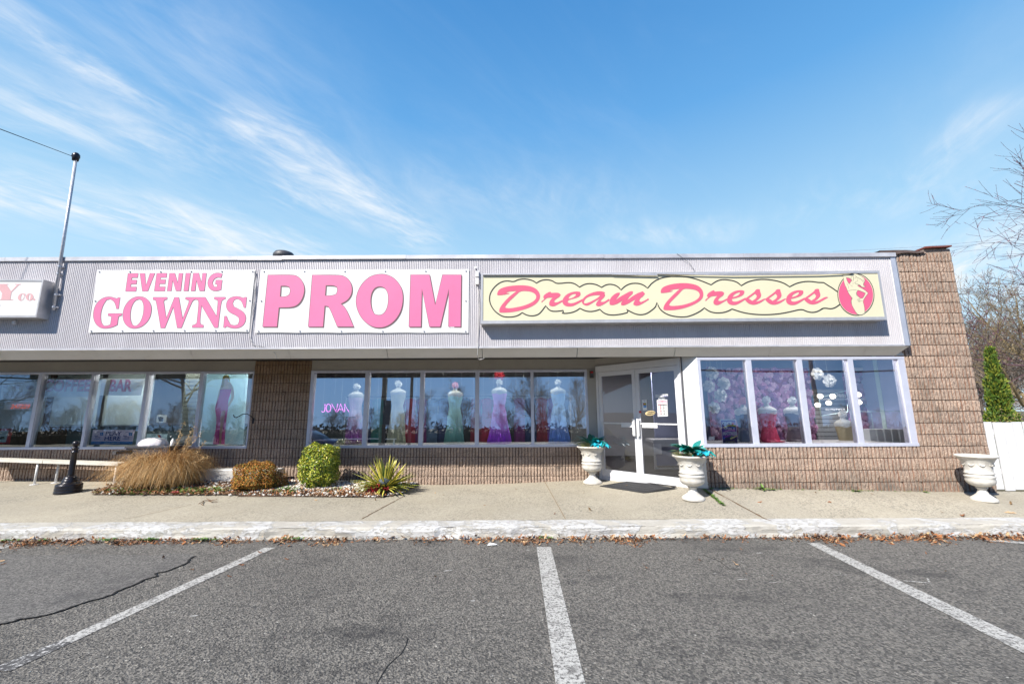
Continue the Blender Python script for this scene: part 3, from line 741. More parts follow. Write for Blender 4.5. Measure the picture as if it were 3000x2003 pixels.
b = MB(); b.box(X0+.1, xend-.2, D1+.11, 13.44, zsoff+.06, zsoff+.1); b.box(xcolr, xend-.2, D2+.12, D1+.11, zsoff+.06, zsoff+.1); b.build('interior_ceiling', cei, shop)
b = MB(); b.box(xpier0+.2, xpier0+.3, D1+.12, 13.44, zfl, zsoff+.06); b.box(X0+.1, xend-.2, 12.6, 12.65, zfl, zsoff+.06); b.build('interior_wall', intw, shop)
b = MB(); b.box(xpan1+.05, xend-.2, 10.3, 10.35, zfl, zsoff+.06); b.box(xend-.24, xend-.2, D2+.2, 10.3, zfl, zsoff+.06); b.build('interior_wall', intlav, shop)['label'] = 'lavender display room wall'
b = MB(); q_ = P(2612, 1200, 9.3); b.box(q_.x, xend-.25, 9.3, 9.4, zfl, zsoff+.06); b.build('interior_wall', mat('interior_aqua', (.50, .66, .66), .8), shop)['label'] = 'pale aqua wall end at the right of the display room'
# display shelf behind the main windows
b = MB(); b.box(xpier1+.2, xw2r, D1+.12, D1+1.0, zsill1-.06, zsill1+.03); b.build('window_shelf', intw, shop)
b = MB(); b.box(xpan1+.1, xw3r, D2+.13, D2+1.3, zsill2-.06, zsill2+.03); b.build('window_shelf', white, shop)

# ================================================================== SIGNS
def fmap(ox, oy, s, Y): return lambda x, y: P(ox+x/s, oy+y/s, Y)
def put(b, v, f, fn, dy=0.0, mi=0):
    vv = [fn(*q)-Vector((0, dy, 0)) for q in v]; b.add(vv, f, mi)
def put_rect(b, v, f, x0, x1, z0, z1, Y, mi=0):
    b.add([(lerp(x0, x1, q[0]), Y, lerp(z0, z1, q[1])) for q in v], f, mi)
# ---- EVENING GOWNS banner
def banner(name, c, label, seed, Y):
    """cloth sheet hung from eyelets: corners in photo px tl,tr,br,bl, gentle wrinkles"""
    tl, tr, br, bl = [P(x, y, Y) for x, y in c]; nx, nz = 60, 24; b = MB(); rr = random.Random(seed)
    ph = [rr.uniform(0, 6) for _ in range(6)]
    def wr(u, v):
        e = min(u, 1-u, v, 1-v); k = min(e*8, 1)
        w = .0015*math.sin(9*u+7*v+ph[0])+.0010*math.sin(17*u-9*v+ph[1])
        w += .010*math.exp(-((u-v*.8)*9)**2)*max(0, 1-3.2*math.hypot(u, v))+.010*math.exp(-(((1-u)*1.6-(1-v)*.9)*9)**2)*max(0, 1-3.2*math.hypot(1-u, 1-v))
        w += .008*math.exp(-((u*1.6-(1-v))*8)**2)*max(0, 1-3*math.hypot(u, 1-v))
        return w*k
    for j in range(nz+1):
        for i in range(nx+1):
            u, v = i/nx, j/nz
            p_ = tl.lerp(tr, u).lerp(bl.lerp(br, u), v)
            sc = .006*abs(math.sin(u*math.pi*5))*(1 if v in (0, 1) else 0)*(1 if v == 1 else -1)
            b.v.append((p_.x, p_.y-.003-.55*wr(u, v), p_.z+sc))
    for j in range(nz):
        for i in range(nx): q = j*(nx+1)+i; b.f.append((q, q+nx+1, q+nx+2, q+1)); b.m.append(0)
    root = thing(name, tuple(bl), label, 'banner')
    sh = b.build('banner_sheet', vinyl, root, smooth=True)
    b = MB(); g = []
    for i in range(6): g += [(i/5*.97+.015, .03), (i/5*.97+.015, .97)]
    g += [(.015, .5), (.985, .5)]
    for u, v in g:
        p_ = tl.lerp(tr, u).lerp(bl.lerp(br, u), v); n = 8; b = MB()
        b.add([(p_.x+.012*math.cos(2*math.pi*k/n), p_.y-.020, p_.z+.012*math.sin(2*math.pi*k/n)) for k in range(n)], [tuple(range(n))])
        b.add([(p_.x+(.012 if k < n else .014)*math.cos(2*math.pi*k/n), p_.y-(.020 if k < n else .004), p_.z+(.012 if k < n else .014)*math.sin(2*math.pi*k/n)) for k in range(2*n)], [(k, n+k, n+(k+1) % n, (k+1) % n) for k in range(n)])
        b.build('eyelet', galv, root)
    return root
EV = [
 [[(545,100),(685,98),(677,157),(598,157),(592,190),(668,190),(660,246),(585,246),(580,285),(663,285),(655,345),(510,345)]],
 [[(708,98),(777,98),(792,265),(848,97),(915,96),(818,343),(742,345)]],
 [[(940,97),(1080,96),(1073,155),(995,155),(990,185),(1064,185),(1057,243),(980,243),(975,283),(1058,283),(1050,342),(905,342)]],
 [[(1117,96),(1190,96),(1228,230),(1245,96),(1300,96),(1270,340),(1205,340),(1160,195),(1140,340),(1083,342)]],
 [[(1340,95),(1405,94),(1373,340),(1310,341)]],
 [[(1443,95),(1518,94),(1553,225),(1570,95),(1625,94),(1595,340),(1530,340),(1485,195),(1467,340),(1410,341)]],
 [[(1842,105),(1825,158),(1780,150),(1735,170),(1706,215),(1710,255),(1735,285),(1770,283),(1772,247),(1745,247),(1752,190),(1840,190),(1825,325),(1770,342),(1710,338),(1660,305),(1638,240),(1650,180),(1685,125),(1735,97),(1790,90)]]]
GO = [
 [[(437,430),(415,585),(385,585),(378,540),(350,480),(300,453),(250,465),(205,530),(175,620),(168,700),(180,780),(215,820),(260,820),(302,800),(318,700),(300,685),(270,680),(273,650),(463,650),(458,678),(425,685),(412,700),(398,805),(330,840),(240,858),(160,848),(95,790),(65,700),(72,600),(110,510),(180,445),(250,420),(310,420),(360,435),(395,445),(410,430)]],
 [[(700,415),(770,425),(830,470),(865,540),(868,610),(850,700),(800,780),(720,840),(635,858),(560,845),(500,790),(472,710),(475,620),(510,530),(570,460),(640,422)],[(700,453),(735,470),(758,520),(762,590),(750,680),(715,770),(670,815),(640,822),(605,805),(582,750),(574,680),(585,590),(610,520),(650,468)]],
 [[(890,427),(1085,427),(1082,455),(1050,463),(1035,485),(1070,715),(1185,427),(1243,427),(1296,720),(1385,490),(1380,470),(1350,458),(1332,450),(1338,427),(1608,427),(1762,688),(1782,490),(1775,468),(1750,458),(1728,450),(1733,425),(1887,425),(1883,450),(1850,460),(1825,490),(1783,845),(1733,845),(1557,540),(1532,760),(1545,795),(1585,812),(1580,843),(1425,843),(1430,812),(1465,802),(1490,780),(1520,500),(1505,465),(1470,455),(1440,470),(1420,500),(1280,848),(1222,848),(1167,560),(1052,850),(995,850),(935,490),(920,465),(888,458)]],
 [[(2178,425),(2163,570),(2138,570),(2120,510),(2090,465),(2045,448),(2005,465),(1985,510),(2000,555),(2060,585),(2130,625),(2165,680),(2165,750),(2130,815),(2070,850),(1995,855),(1935,840),(1900,825),(1885,845),(1857,842),(1872,685),(1900,685),(1920,740),(1955,800),(2010,817),(2055,800),(2075,760),(2070,710),(2030,675),(1960,645),(1915,610),(1893,550),(1905,480),(1950,430),(2030,412),(2090,420),(2135,438),(2150,425)]]]
PR = [
 [[(128,92),(385,90),(440,103),(490,150),(515,215),(512,290),(480,370),(430,420),(360,437),(245,437),(225,640),(72,640)],[(265,208),(325,208),(355,222),(367,258),(355,300),(320,322),(257,322)]],
 [[(597,92),(880,92),(940,105),(995,150),(1020,220),(1015,290),(985,345),(940,380),(900,397),(935,425),(970,480),(1035,640),(862,640),(790,460),(765,425),(730,418),(712,640),(555,640)],[(742,203),(825,203),(858,222),(866,255),(850,295),(810,310),(735,312)]],
 [[(1325,80),(1400,92),(1470,130),(1525,195),(1555,270),(1558,370),(1540,460),(1500,540),(1440,605),(1370,642),(1300,652),(1230,640),(1160,595),(1105,530),(1070,450),(1057,370),(1070,290),(1105,210),(1160,145),(1230,97)],[(1310,215),(1350,222),(1385,255),(1403,310),(1400,400),(1380,465),(1345,508),(1300,520),(1255,505),(1225,450),(1213,370),(1222,290),(1250,240),(1280,220)]],
 [[(1637,90),(1838,90),(1898,410),(1975,90),(2175,90),(2168,640),(2038,640),(2042,240),(1952,640),(1837,640),(1757,240),(1748,640),(1620,640)]]]
def letters(polysets, fn, mt, parent, name, dy, off=(0, 0), corner=.78, it=2):
    b = MB()
    for ps in polysets:
        ps = [chaikin([(x+off[0], y+off[1]) for x, y in pl], True, it, corner) for pl in ps]
        v, f = fill_polys(ps); put(b, v, f, fn, dy)
    return b.build(name, mt, parent)
def outlines(polysets, fn, mt, parent, name, dy, w, corner=.78):
    b = MB()
    for ps in polysets:
        for pl in ps:
            q = chaikin(pl, True, 2, corner); v, f = stroke2d(q, w, True); put(b, v, f, fn, dy)
    return b.build(name, mt, parent)
YBAN = YF-.014
evb = banner('evening_gowns_banner', [(285.5, 790.6), (747.4, 789.6), (729.4, 972.6), (260, 974.8)], 'white vinyl banner reading EVENING GOWNS in pink letters', 11, YBAN)
fn = fmap(260, 780, 4.698, YBAN)
letters(EV+GO, fn, pink, evb, 'lettering', .0065); outlines(EV+GO, fn, pinkdk, evb, 'letter_outline', .0072, 4.0)
prb = banner('prom_banner', [(765, 789.7), (1374, 788), (1372.6, 975.5), (747.5, 975)], 'white vinyl banner reading PROM in very large pink letters', 23, YBAN)
fn = fmap(750, 780, 3.614, YBAN)
letters(PR, fn, pinkdk, prb, 'letter_shadow', .0050, off=(5, 6)); letters(PR, fn, pinkdk, prb, 'letter_shadow', .0054, off=(10, 12)); letters(PR, fn, pink, prb, 'lettering', .0066); outlines(PR, fn, pinkdk, prb, 'letter_outline', .0074, 4.5)
# ---- box signs
def box_sign(name, c, Yfr, label, face_mt, cat='sign', fr=.035, tubes=False):
    tl, tr, br, bl = [P(x, y, Yfr) for x, y in c]
    x0, x1 = (tl.x+bl.x)/2, (tr.x+br.x)/2; root = thing(name, (x0, Yfr, bl.z), label, cat)
    u = (br-bl).normalized(); ln = x1-x0; zt0, zb0 = tl.z, bl.z; zt1, zb1 = tr.z, br.z
    b = MB()
    def sl(x, z, y): return (x, y, z)
    # body: a slightly tilted long box
    for (ya, yb_, ins) in ((Yfr+.01, YF-.001, 0),):
        v = [(x0, ya, zb0), (x1, ya, zb1), (x1, yb_, zb1), (x0, yb_, zb0), (x0, ya, zt0), (x1, ya, zt1), (x1, yb_, zt1), (x0, yb_, zt0)]
        b.add(v, [(0,3,2,1),(4,5,6,7),(0,1,5,4),(1,2,6,5),(2,3,7,6),(3,0,4,7)])
    b.build('sign_box', alu, root)
    b = MB()
    def seg(xa, za, xb_, zb_, w, up):
        v = [(xa, Yfr-.012, za), (xb_, Yfr-.012, zb_), (xb_, Yfr-.012, zb_+w*up), (xa, Yfr-.012, za+w*up), (xa, Yfr+.009, za), (xb_, Yfr+.009, zb_), (xb_, Yfr+.009, zb_+w*up), (xa, Yfr+.009, za+w*up)]
        b.add(v, [(0,1,2,3),(4,7,6,5),(0,4,5,1),(3,2,6,7),(1,5,6,2),(0,3,7,4)])
    seg(x0, zt0, x1, zt1, fr, -1); seg(x0, zb0, x1, zb1, fr*1.3, 1)
    for xx_, zbq, ztq in ((x0, zb0, zt0), (x1-fr*.8, zb1, zt1)): b.box(xx_, xx_+fr*.8, Yfr-.0118, Yfr+.009, zbq+fr*1.3, ztq-fr)
    b.build('sign_frame', alu, root)
    b = MB(); e = .004; b.quad((x0+e, Yfr-.001, zb0+e), (x1-e, Yfr-.001, zb1+e), (x1-e, Yfr-.001, zt1-e), (x0+e, Yfr-.001, zt0-e)); b.build('sign_face', face_mt, root)
    return root, (x0, x1, zb0, zb1, zt0, zt1)
YS = 7.255
dds, dg = box_sign('shop_sign', [(1409.5, 802), (2575, 793.5), (2596.5, 937), (1408, 948.8)], YS, 'long cream box sign with pink script lettering and a figure emblem above the entrance', cream, 'sign', fr=.045)
DRM = [
 [[(175,350),(170,330),(190,280),(240,250),(330,225),(480,213),(600,220),(690,250),(745,300),(765,360),(750,420),(700,475),(620,520),(500,560),(370,585),(260,592),(205,588),(197,560),(215,510),(280,430),(350,360),(440,292),(330,302),(290,318),(342,325),(335,332),(230,352)],[(490,292),(600,295),(660,310),(700,340),(713,380),(690,420),(630,460),(540,495),(430,520),(340,532),(295,528),(280,515),(300,480),(350,425),(420,360)]],
 [[(780,435),(820,405),(805,385),(810,355),(850,325),(890,305),(910,305),(912,320),(1020,315),(1045,345),(1030,375),(985,400),(955,430),(965,450),(1000,450),(1070,415),(1070,440),(1010,475),(960,503),(920,505),(890,490),(885,460),(900,420),(935,385),(860,385),(830,410),(782,452)]],
 [[(1070,430),(1080,390),(1120,345),(1180,312),(1260,298),(1310,305),(1322,330),(1310,365),(1260,390),(1155,415),(1140,440),(1155,460),(1210,462),(1270,440),(1350,400),(1355,425),(1270,475),(1210,503),(1150,508),(1100,495),(1072,465)],[(1155,400),(1155,380),(1190,345),(1240,330),(1258,340),(1245,365),(1200,390)]],
 [[(1335,450),(1340,415),(1380,365),(1450,325),(1540,298),(1610,297),(1655,312),(1645,330),(1657,345),(1650,375),(1600,420),(1595,440),(1640,445),(1710,400),(1720,420),(1650,470),(1590,500),(1550,505),(1530,485),(1535,455),(1580,400),(1500,445),(1440,485),(1400,497),(1355,480)],[(1365,455),(1365,430),(1400,385),(1460,360),(1530,350),(1590,350),(1560,385),(1480,430),(1410,460),(1375,465)]],
 [[(1715,455),(1720,410),(1755,360),(1820,315),(1860,318),(1855,345),(1820,390),(1800,420),(1850,380),(1920,340),(2010,292),(2040,300),(2035,335),(1990,370),(1960,420),(2040,360),(2110,320),(2175,297),(2205,330),(2180,365),(2135,400),(2125,430),(2150,445),(2210,420),(2250,395),(2260,410),(2200,450),(2130,490),(2080,498),(2045,480),(2050,445),(2080,405),(2010,445),(1960,475),(1910,492),(1880,490),(1872,460),(1900,420),(1860,450),(1800,480),(1750,490),(1720,480)]]]
S_ = [[(1225,405),(1370,300),(1375,280),(1400,267),(1435,270),(1440,300),(1458,350),(1440,390),(1375,440),(1430,430),(1500,395),(1520,400),(1460,445),(1400,475),(1340,485),(1290,470),(1250,440)],[(1275,400),(1370,330),(1395,360),(1385,395),(1330,430),(1300,405)]]
E_ = [[(985,410),(995,365),(1040,320),(1100,290),(1180,280),(1220,290),(1225,320),(1195,360),(1110,390),(1055,402),(1052,420),(1070,440),(1130,438),(1240,385),(1245,405),(1170,455),(1110,485),(1050,488),(1005,470),(985,440)],[(1060,378),(1080,345),(1120,320),(1155,310),(1165,320),(1145,350),(1100,370)]]
def shf(ps, dx, dy=0): return [[(x+dx, y+dy) for x, y in pl] for pl in ps]
DRS = [
 [[(75,320),(70,300),(85,255),(140,222),(240,195),(370,183),(480,190),(580,215),(640,265),(663,330),(650,390),(600,440),(520,485),(400,530),(270,555),(150,558),(112,550),(108,525),(130,470),(190,400),(260,330),(335,262),(250,272),(190,290),(240,292),(235,300),(120,322)],[(385,260),(480,265),(550,278),(595,305),(612,345),(600,385),(550,425),(470,460),(370,488),(260,500),(200,497),(188,485),(200,455),(260,395),(330,325)]],
 [[(685,415),(725,380),(708,362),(715,330),(760,300),(800,282),(812,290),(815,302),(920,295),(945,320),(935,355),(885,385),(862,415),(870,430),(920,430),(985,395),(990,415),(920,455),(870,485),(830,488),(800,470),(795,440),(815,400),(850,360),(770,365),(735,390),(690,432)]],
 E_, S_, shf(S_, 281), shf(E_, 812), shf(S_, 815, -4)]
DRS[-1][0][10:12] = [(2318+20, 385-15), (2378, 380)]
f1 = fmap(1420, 790, 4.698, YS); f2 = fmap(1920, 790, 4.698, YS); f7 = fmap(2000, 720, 3.016, YS); fE = fmap(2380, 780, 8.7125, YS)
b = MB()
for sets, fn in ((DRM, f1), (DRS, f2)):
    for i_, ps in enumerate(sets):
        q = [chaikin(pl, True, 2, .60) for pl in ps]; v, f = fill_polys(q); put(b, v, f, fn, .004+.0003*(i_ % 2))
b.build('lettering', signpink, dds)
cl1 = [(65,410),(70,340),(110,265),(180,195),(250,160),(320,152),(400,168),(460,135),(550,125),(630,140),(680,160),(710,185),(770,148),(850,135),(930,150),(975,185),(1030,190),(1150,175),(1220,185),(1270,212),(1303,240),(1370,200),(1450,188),(1540,205),(1608,243),(1660,210),(1720,198),(1790,210),(1840,240),(1875,278),(1930,225),(2000,192),(2070,185),(2140,192),(2200,220),(2240,255),(2290,195)]
cl2 = [(0,150),(100,105),(300,85),(450,100),(600,140),(765,208),(840,155),(925,132),(1060,148),(1130,175),(1180,220),(1270,165),(1400,135),(1520,132),(1660,150),(1770,185),(1845,235),(1930,190),(2030,165),(2130,160),(2240,175)]
cl3 = [(1245,325),(1290,355),(1320,372),(1365,405)]
cb1 = [(65,410),(75,470),(120,550),(180,605),(250,645),(320,652),(400,648),(470,625),(515,590),(570,622),(640,638),(720,625),(770,590),(840,495),(870,540),(920,572),(1000,572),(1080,560),(1083,580),(1065,598),(1110,602),(1200,590),(1270,560),(1310,530),(1370,562),(1450,578),(1530,565),(1583,545),(1630,590),(1690,618),(1770,625),(1880,612),(1960,590),(1970,570),(1948,545),(2010,580),(2080,612),(2160,622),(2240,600),(2320,540)]
cb2 = [(0,510),(22,450),(50,530),(120,595),(230,640),(400,655),(510,625),(620,570),(672,525),(740,575),(830,597),(940,590),(1020,560),(1052,540),(1200,590),(1360,615),(1530,620),(1700,608),(1850,580),(2010,540),(2080,575),(2160,590),(2230,575),(2300,535)]
cb3 = [(1215,560),(1250,548),(1310,558),(1350,545),(1390,515)]
inv = lambda fn, pts: [fn(*q) for q in pts]
b = MB()
def stroke_world(b, chains, w, dy):
    pts = []
    for fn, ch in chains: pts += [(q.x, q.z) for q in inv(fn, chaikin(ch, False, 2, .75))]
    v, f = stroke2d(pts, w); b.add([(x, YS-dy, z) for x, z in v], f)
stroke_world(b, [(f1, cl1), (f2, cl2), (f7, cl3)], .019, .0055); stroke_world(b, [(f1, cb1), (f2, cb2), (f7, cb3)], .019, .0056)
b.build('cloud_outline', black, dds)
# emblem: pink oval with line-drawn lady
def ell(cx, cy, rx, ry, n=48, rot=-.10):
    return [(cx+rx*math.cos(t)*math.cos(rot)-ry*math.sin(t)*math.sin(rot), cy+rx*math.cos(t)*math.sin(rot)+ry*math.sin(t)*math.cos(rot)) for t in [2*math.pi*i/n for i in range(n)]]
b = MB(); v, f = fill_polys([ell(1103, 720, 462, 530)]); put(b, v, f, fE, .0045); b.build('emblem_border', cream, dds)
b = MB(); v, f = fill_polys([ell(1103, 722, 438, 505)]); put(b, v, f, fE, .0062); b.build('emblem_oval', mat('emblem_pink', (.62, .10, .20), .4, var=.05, vscale=4), dds)
b = MB(); v, f = stroke2d(ell(1103, 720, 462, 530), 17, True); put(b, v, f, fE, .0068); b.build('emblem_ring', black, dds)
body = [(765,205),(780,300),(810,460),(860,560),(890,640),(930,720),(1000,800),(985,850),(985,960),(1040,1080),(1140,1235),(1240,1245),(1325,1200),(1325,1080),(1300,960),(1280,890),(1330,800),(1415,690),(1370,640),(1270,570),(1170,520),(1140,490),(1190,480),(1230,520),(1290,545),(1340,525),(1348,488),(1325,510),(1295,495),(1300,440),(1330,380),(1320,310),(1240,255),(1170,215),(1100,190),(1030,195),(970,230),(900,215),(820,240)]
h1 = [(850,290),(955,305),(990,370),(930,460),(880,380)]; h2 = [(1150,610),(1250,645),(1345,690),(1300,780),(1270,820),(1210,820),(1130,740),(1115,670)]
b = MB(); v, f = fill_polys([chaikin(body, True, 2, .5), chaikin(h1, True, 1, .5), chaikin(h2, True, 1, .5)]); put(b, v, f, fE, .0075); b.build('emblem_figure', cream, dds)
b = MB()
for pl, cl in [(body, True), (h1, True), (h2, True)]:
    v, f = stroke2d(chaikin(pl, cl, 2, .5), 5, cl); put(b, v, f, fE, .0088)
for pl, w in [([(895,632),(1010,605),(1120,612)],5), ([(1000,800),(1010,830),(985,850),(980,950)],8), ([(1090,240),(1120,290),(1180,310),(1250,345),(1275,400)],7), ([(1010,230),(1050,300),(1030,370)],8), ([(1140,330),(1150,370),(1110,400),(1070,420)],4), ([(1070,420),(1095,455),(1160,462),(1215,490),(1250,535),(1310,540)],6), ([(1130,860),(1180,840),(1215,830)],6), ([(1145,900),(1190,860)],5), ([(1165,915),(1200,875)],5), ([(1190,920),(1220,880)],5), ([(1215,880),(1270,885)],4), ([(1075,300),(1105,310)],6), ([(1280,330),(1310,400),(1290,470)],4), ([(870,440),(905,500),(920,580)],4), ([(955,480),(1020,520)],4), ([(990,240),(970,300),(1000,380)],6), ([(1025,400),(1030,470)],4), ([(1115,670),(1110,720),(1140,770)],6)]:
    v, f = stroke2d(chaikin(pl, False, 2, .5), w); put(b, v, f, fE, .0088)
b.build('emblem_drawing', black, dds)
# loose trim tube along the sign top
b = MB(); b.tube([P(1414, 804.5, YS-.03), P(1793, 803, YS-.03)], .011, 8); b.tube([P(1795, 803.5, YS-.03), P(1925, 806, YS-.03)], .015, 8); b.tube([P(1925, 802, YS-.03), P(2150, 806.5, YS-.03), P(2400, 803.5, YS-.03), P(2500, 799, YS-.03)], .010, 8)
b.build('trim_tube', galv, dds)
# ---- left box sign
bak, _g = box_sign('box_sign', [(-260, 818), (127.5, 819.5), (110.5, 930), (-280, 930)], YS, 'white box sign with faded pink letters at the left edge beside the mast', signwhite, 'sign', fr=.03)
fade = mat('faded_pink', (.58, .335, .345), .45, var=.05, vscale=6)
fB = fmap(0, 800, 7.84, YS)
b = MB()
for ps, cr_ in [([[(-60,250),(200,250),(200,262),(155,265),(262,420),(400,265),(340,262),(345,250),(490,250),(485,262),(445,268),(268,440),(242,600),(310,608),(308,620),(-30,620),(0,605),(35,600),(52,460),(-90,262),(-62,262)]], .95),
           ([[(575,545),(540,610),(500,635),(455,635),(418,600),(415,550),(440,500),(490,468),(540,468),(590,475),(580,530),(560,530),(545,490),(515,480),(490,520),(482,590),(500,625),(535,600),(560,545)]], .4),
           ([ell(685, 550, 88, 85, 28, 0), ell(683, 550, 22, 72, 20, .15)], -1), ([ell(790, 607, 25, 24, 16, 0)], -1)]:
    q = [chaikin(pl, True, 1, cr_) if cr_ > 0 else pl for pl in ps]; v, f = fill_polys(q); put(b, v, f, fB, .004)
b.build('lettering', fade, bak)
b = MB(); v, f = text_polys('5', .02, .15)
p0, p1_ = P(-11, 909, YS), P(1.5, 893.5, YS); put_rect(b, v, f, p0.x, p1_.x, p0.z, p1_.z, YS-.004); b.build('lettering', mat('sign_print_grey', (.06, .06, .07), .5), bak)
b = MB(); q = P(42, 946, 7.40); b.lathe([(.012, 0), (.03, .01), (.034, .05), (.03, .07)], (q.x, q.y, q.z-.03), 12); b.tube([(q.x, q.y, q.z+.03), (q.x+.02, q.y+.04, q.z+.08)], .01, 6); b.build('lamp_holder', galv, bak)
# ================================================================== ROOF AND FACADE FITTINGS
# service mast
q0, q1 = P(155, 908, YF-.06), P(222, 462, YF-.06); mx = (q0.x+q1.x)/2
root = thing('service_mast', (mx, YF-.06, q0.z), 'tall galvanised service mast with dark weatherhead rising above the roof edge', 'mast')
b = MB(); b.tube([(q0.x, YF-.055, q0.z), (q1.x, YF-.055, q1.z)], .025, 14); pipe = b.build('mast_pipe', galv, root, smooth=True)
for t in (.03, .2, 1, 2):
    z = q0.z+t*1.4 if t < 1 else zcop-.12*t-.02*t; cx_ = q0.x if t < 1 else lerp(q0.x, q1.x, .3)
    b = MB(); b.tube([(cx_, YF-.055, z), (cx_, YF-.055, z+.03)], .031, 12); b.box(cx_-.05, cx_+.05, YF-.045, YF-.005, z+.003, z+.03); b.build('pipe_clamp', galv, root)
b = MB(); c = (q1.x, YF-.055, q1.z)
b.lathe([(.045, -.06), (.05, -.01), (.06, .02), (.055, .07), (.03, .10), (.005, .108)], c, 14, lambda a, r, z: (1.35 if math.cos(a) < 0 else .9, 1)); b.build('weatherhead', blackmetal, root, smooth=True)
b = MB(); pA = Vector((q1.x-.07, YF-.055, q1.z+.03)); pB = P(-10, 366, 6.75); dr = (pB-pA); pC = pA+dr*14+Vector((0, 0, -.2))
b.tube([pA.lerp(pC, t/20)-Vector((0, 0, .25*math.sin(math.pi*t/20)))+Vector((0, 0, .08*math.sin(math.pi*t/20))) for t in range(21)], .006, 5)
b.tube([pA.lerp(pC, t/20)-Vector((0, 0, .20*math.sin(math.pi*t/20))) for t in range(21)], .005, 4)
tag(b.build('service_cable', blackmetal, loc=pA), 'dark twisted service cable leaving the weatherhead towards the left', 'cable')
# turbine vent on roof
q = P(833, 738, 9.4); root = thing('roof_vent', (q.x, 9.4, 4.0), 'dark domed turbine roof vent just above the roof edge', 'roof vent')
b = MB(); b.lathe([(.17, 0), (.17, q.z-.14-4.0)], (q.x, 9.4, 4.0), 20); b.build('vent_neck', galv, root)
b = MB(); b.lathe([(.19, -.24), (.235, -.16), (.235, -.10), (.20, -.04), (.12, -.008), (.02, 0)], (q.x, 9.4, q.z+.01), 28, lambda a, r, z: (1+.03*math.sin(a*14), 1+.03*math.sin(a*14))); b.build('vent_dome', dark, root, smooth=True)
# junction boxes and conduit beside the cream sign
q = P(1398, 825, YF-.02); root = thing('junction_box', (q.x, YF, q.z), 'pair of small white junction boxes with a sensor above the pink banner edge', 'junction box')
b = MB(); b.box(q.x-.028, q.x+.03, YF-.065, YF-.002, P(1398, 835, YF).z, P(1398, 817, YF).z); b.box(q.x-.03, q.x+.03, YF-.075, YF-.002, P(1398, 813.5, YF).z, P(1398, 796, YF).z); b.build('box_body', white, root)
b = MB(); s_ = P(1396, 789, YF-.05); b.tube([s_+Vector((0, .04, -.03)), s_+Vector((0, 0, 0)), s_+Vector((-.02, -.04, .02))], [.012, .018, .03], 10); b.build('sensor_head', galv, root)
wirem = mat('cable_grey', (.42, .41, .40), .6)
b = MB(); b.tube([P(1399, 836, YF-.03), P(1402, 862, YF-.02), P(1404, 905, YF-.02), P(1402, 950, YF-.02), P(1399, 1000, YF-.02), P(1400, 1019, YF-.03), P(1399, 1040, YF+.0), P(1402, 1053, YB-.02), P(1412, 1052, YB-.03), P(1420, 1048, YB)], .006, 5); b.build('conduit', wirem, root)
# cables between the two banners
b = MB(); rr = random.Random(8)
for k in range(3):
    pts = [(748-k*1.5, 795), (746+rr.uniform(-2, 2), 850), (741+rr.uniform(-2, 2), 905), (733+rr.uniform(-2, 2), 955), (731, 985), (742, 1012), (760, 1014), (792, 1022), (806, 1035), (812, 1050)]
    b.tube([P(x, y, YF-.03 if y < 1018 else YF+.04) for x, y in pts], .005, 5)
tag(b.build('cable_bundle', wirem, loc=P(742, 900, YF)), 'bundle of thin cables hanging between the two pink lettered banners', 'cable')
# thin tree twig/wire over coping on the right
b = MB(); b.tube([P(1983, 743, YF-.04), P(2000, 755, YF-.04), P(2020, 771, YF-.03), P(2036, 794, YF-.03)], .0035, 4); tag(b.build('loose_wire', dark, loc=P(1983, 743, YF)), 'thin dark wire dangling over the metal coping above the cream sign', 'wire')
# small roof light
q = P(2390, 742, YF+.25); root = thing('roof_floodlight', (q.x, YF+.25, ztop), 'small white floodlight standing on the roof edge near the right corner', 'floodlight')
b = MB(); b.lathe([(.015, 0), (.015, .05)], (q.x, YF+.25, ztop), 8); b.build('stem', galv, root)
b = MB(); b.lathe([(.03, 0), (.055, .02), (.06, .05), (.03, .07)], (q.x-.02, YF+.25, ztop+.03), 12, lambda a, r, z: (1.4, 1)); b.build('lamp_housing', white, root, smooth=True)
b = MB(); b.tube([(q.x+.05, YF+.25, ztop+.05), (q.x+.18, YF+.25, ztop+.09), (q.x+.32, YF+.25, ztop+.085), (q.x+.38, YF+.25, ztop)], .005, 4); b.build('lead', dark, root)
# alarm strobe by the door
q = P(1733, 1096, D1-.03); root = thing('alarm_strobe', (q.x, D1-.03, q.z), 'small dark alarm box with a red light beside the entrance door top', 'alarm')
b = MB(); b.box(q.x-.045, q.x+.045, D1-.055, D1-.021, q.z-.09, q.z+.07); b.build('backplate', mat('bronze_plate', (.16, .13, .10), .5, .4), root)
b = MB(); b.box(q.x-.032, q.x+.032, D1-.085, D1-.056, q.z-.075, q.z+.02); b.build('housing', dark, root)
b = MB(); b.box(q.x-.028, q.x+.028, D1-.083, D1-.056, q.z+.023, q.z+.055); b.build('lens', mat('red_lens', (.5, .03, .03), .2), root)
# plant hanger hook on the pier
b = MB(); hp = [(741, 1227), (736, 1219), (724, 1212), (710, 1213), (700, 1219), (692, 1223), (686, 1221), (684, 1215)]
b.tube([P(x, y, D1-.03-.30*(i/7.0)) for i, (x, y) in enumerate(hp)], .009, 6); q = P(742, 1228, D1-.03); b.box(q.x-.02, q.x+.02, D1-.035, D1-.02, q.z-.09, q.z+.03)
tag(b.build('hanging_hook', blackmetal, loc=P(742, 1228, D1-.03)), 'curled black iron plant hook on the edge of the block pier', 'hook')

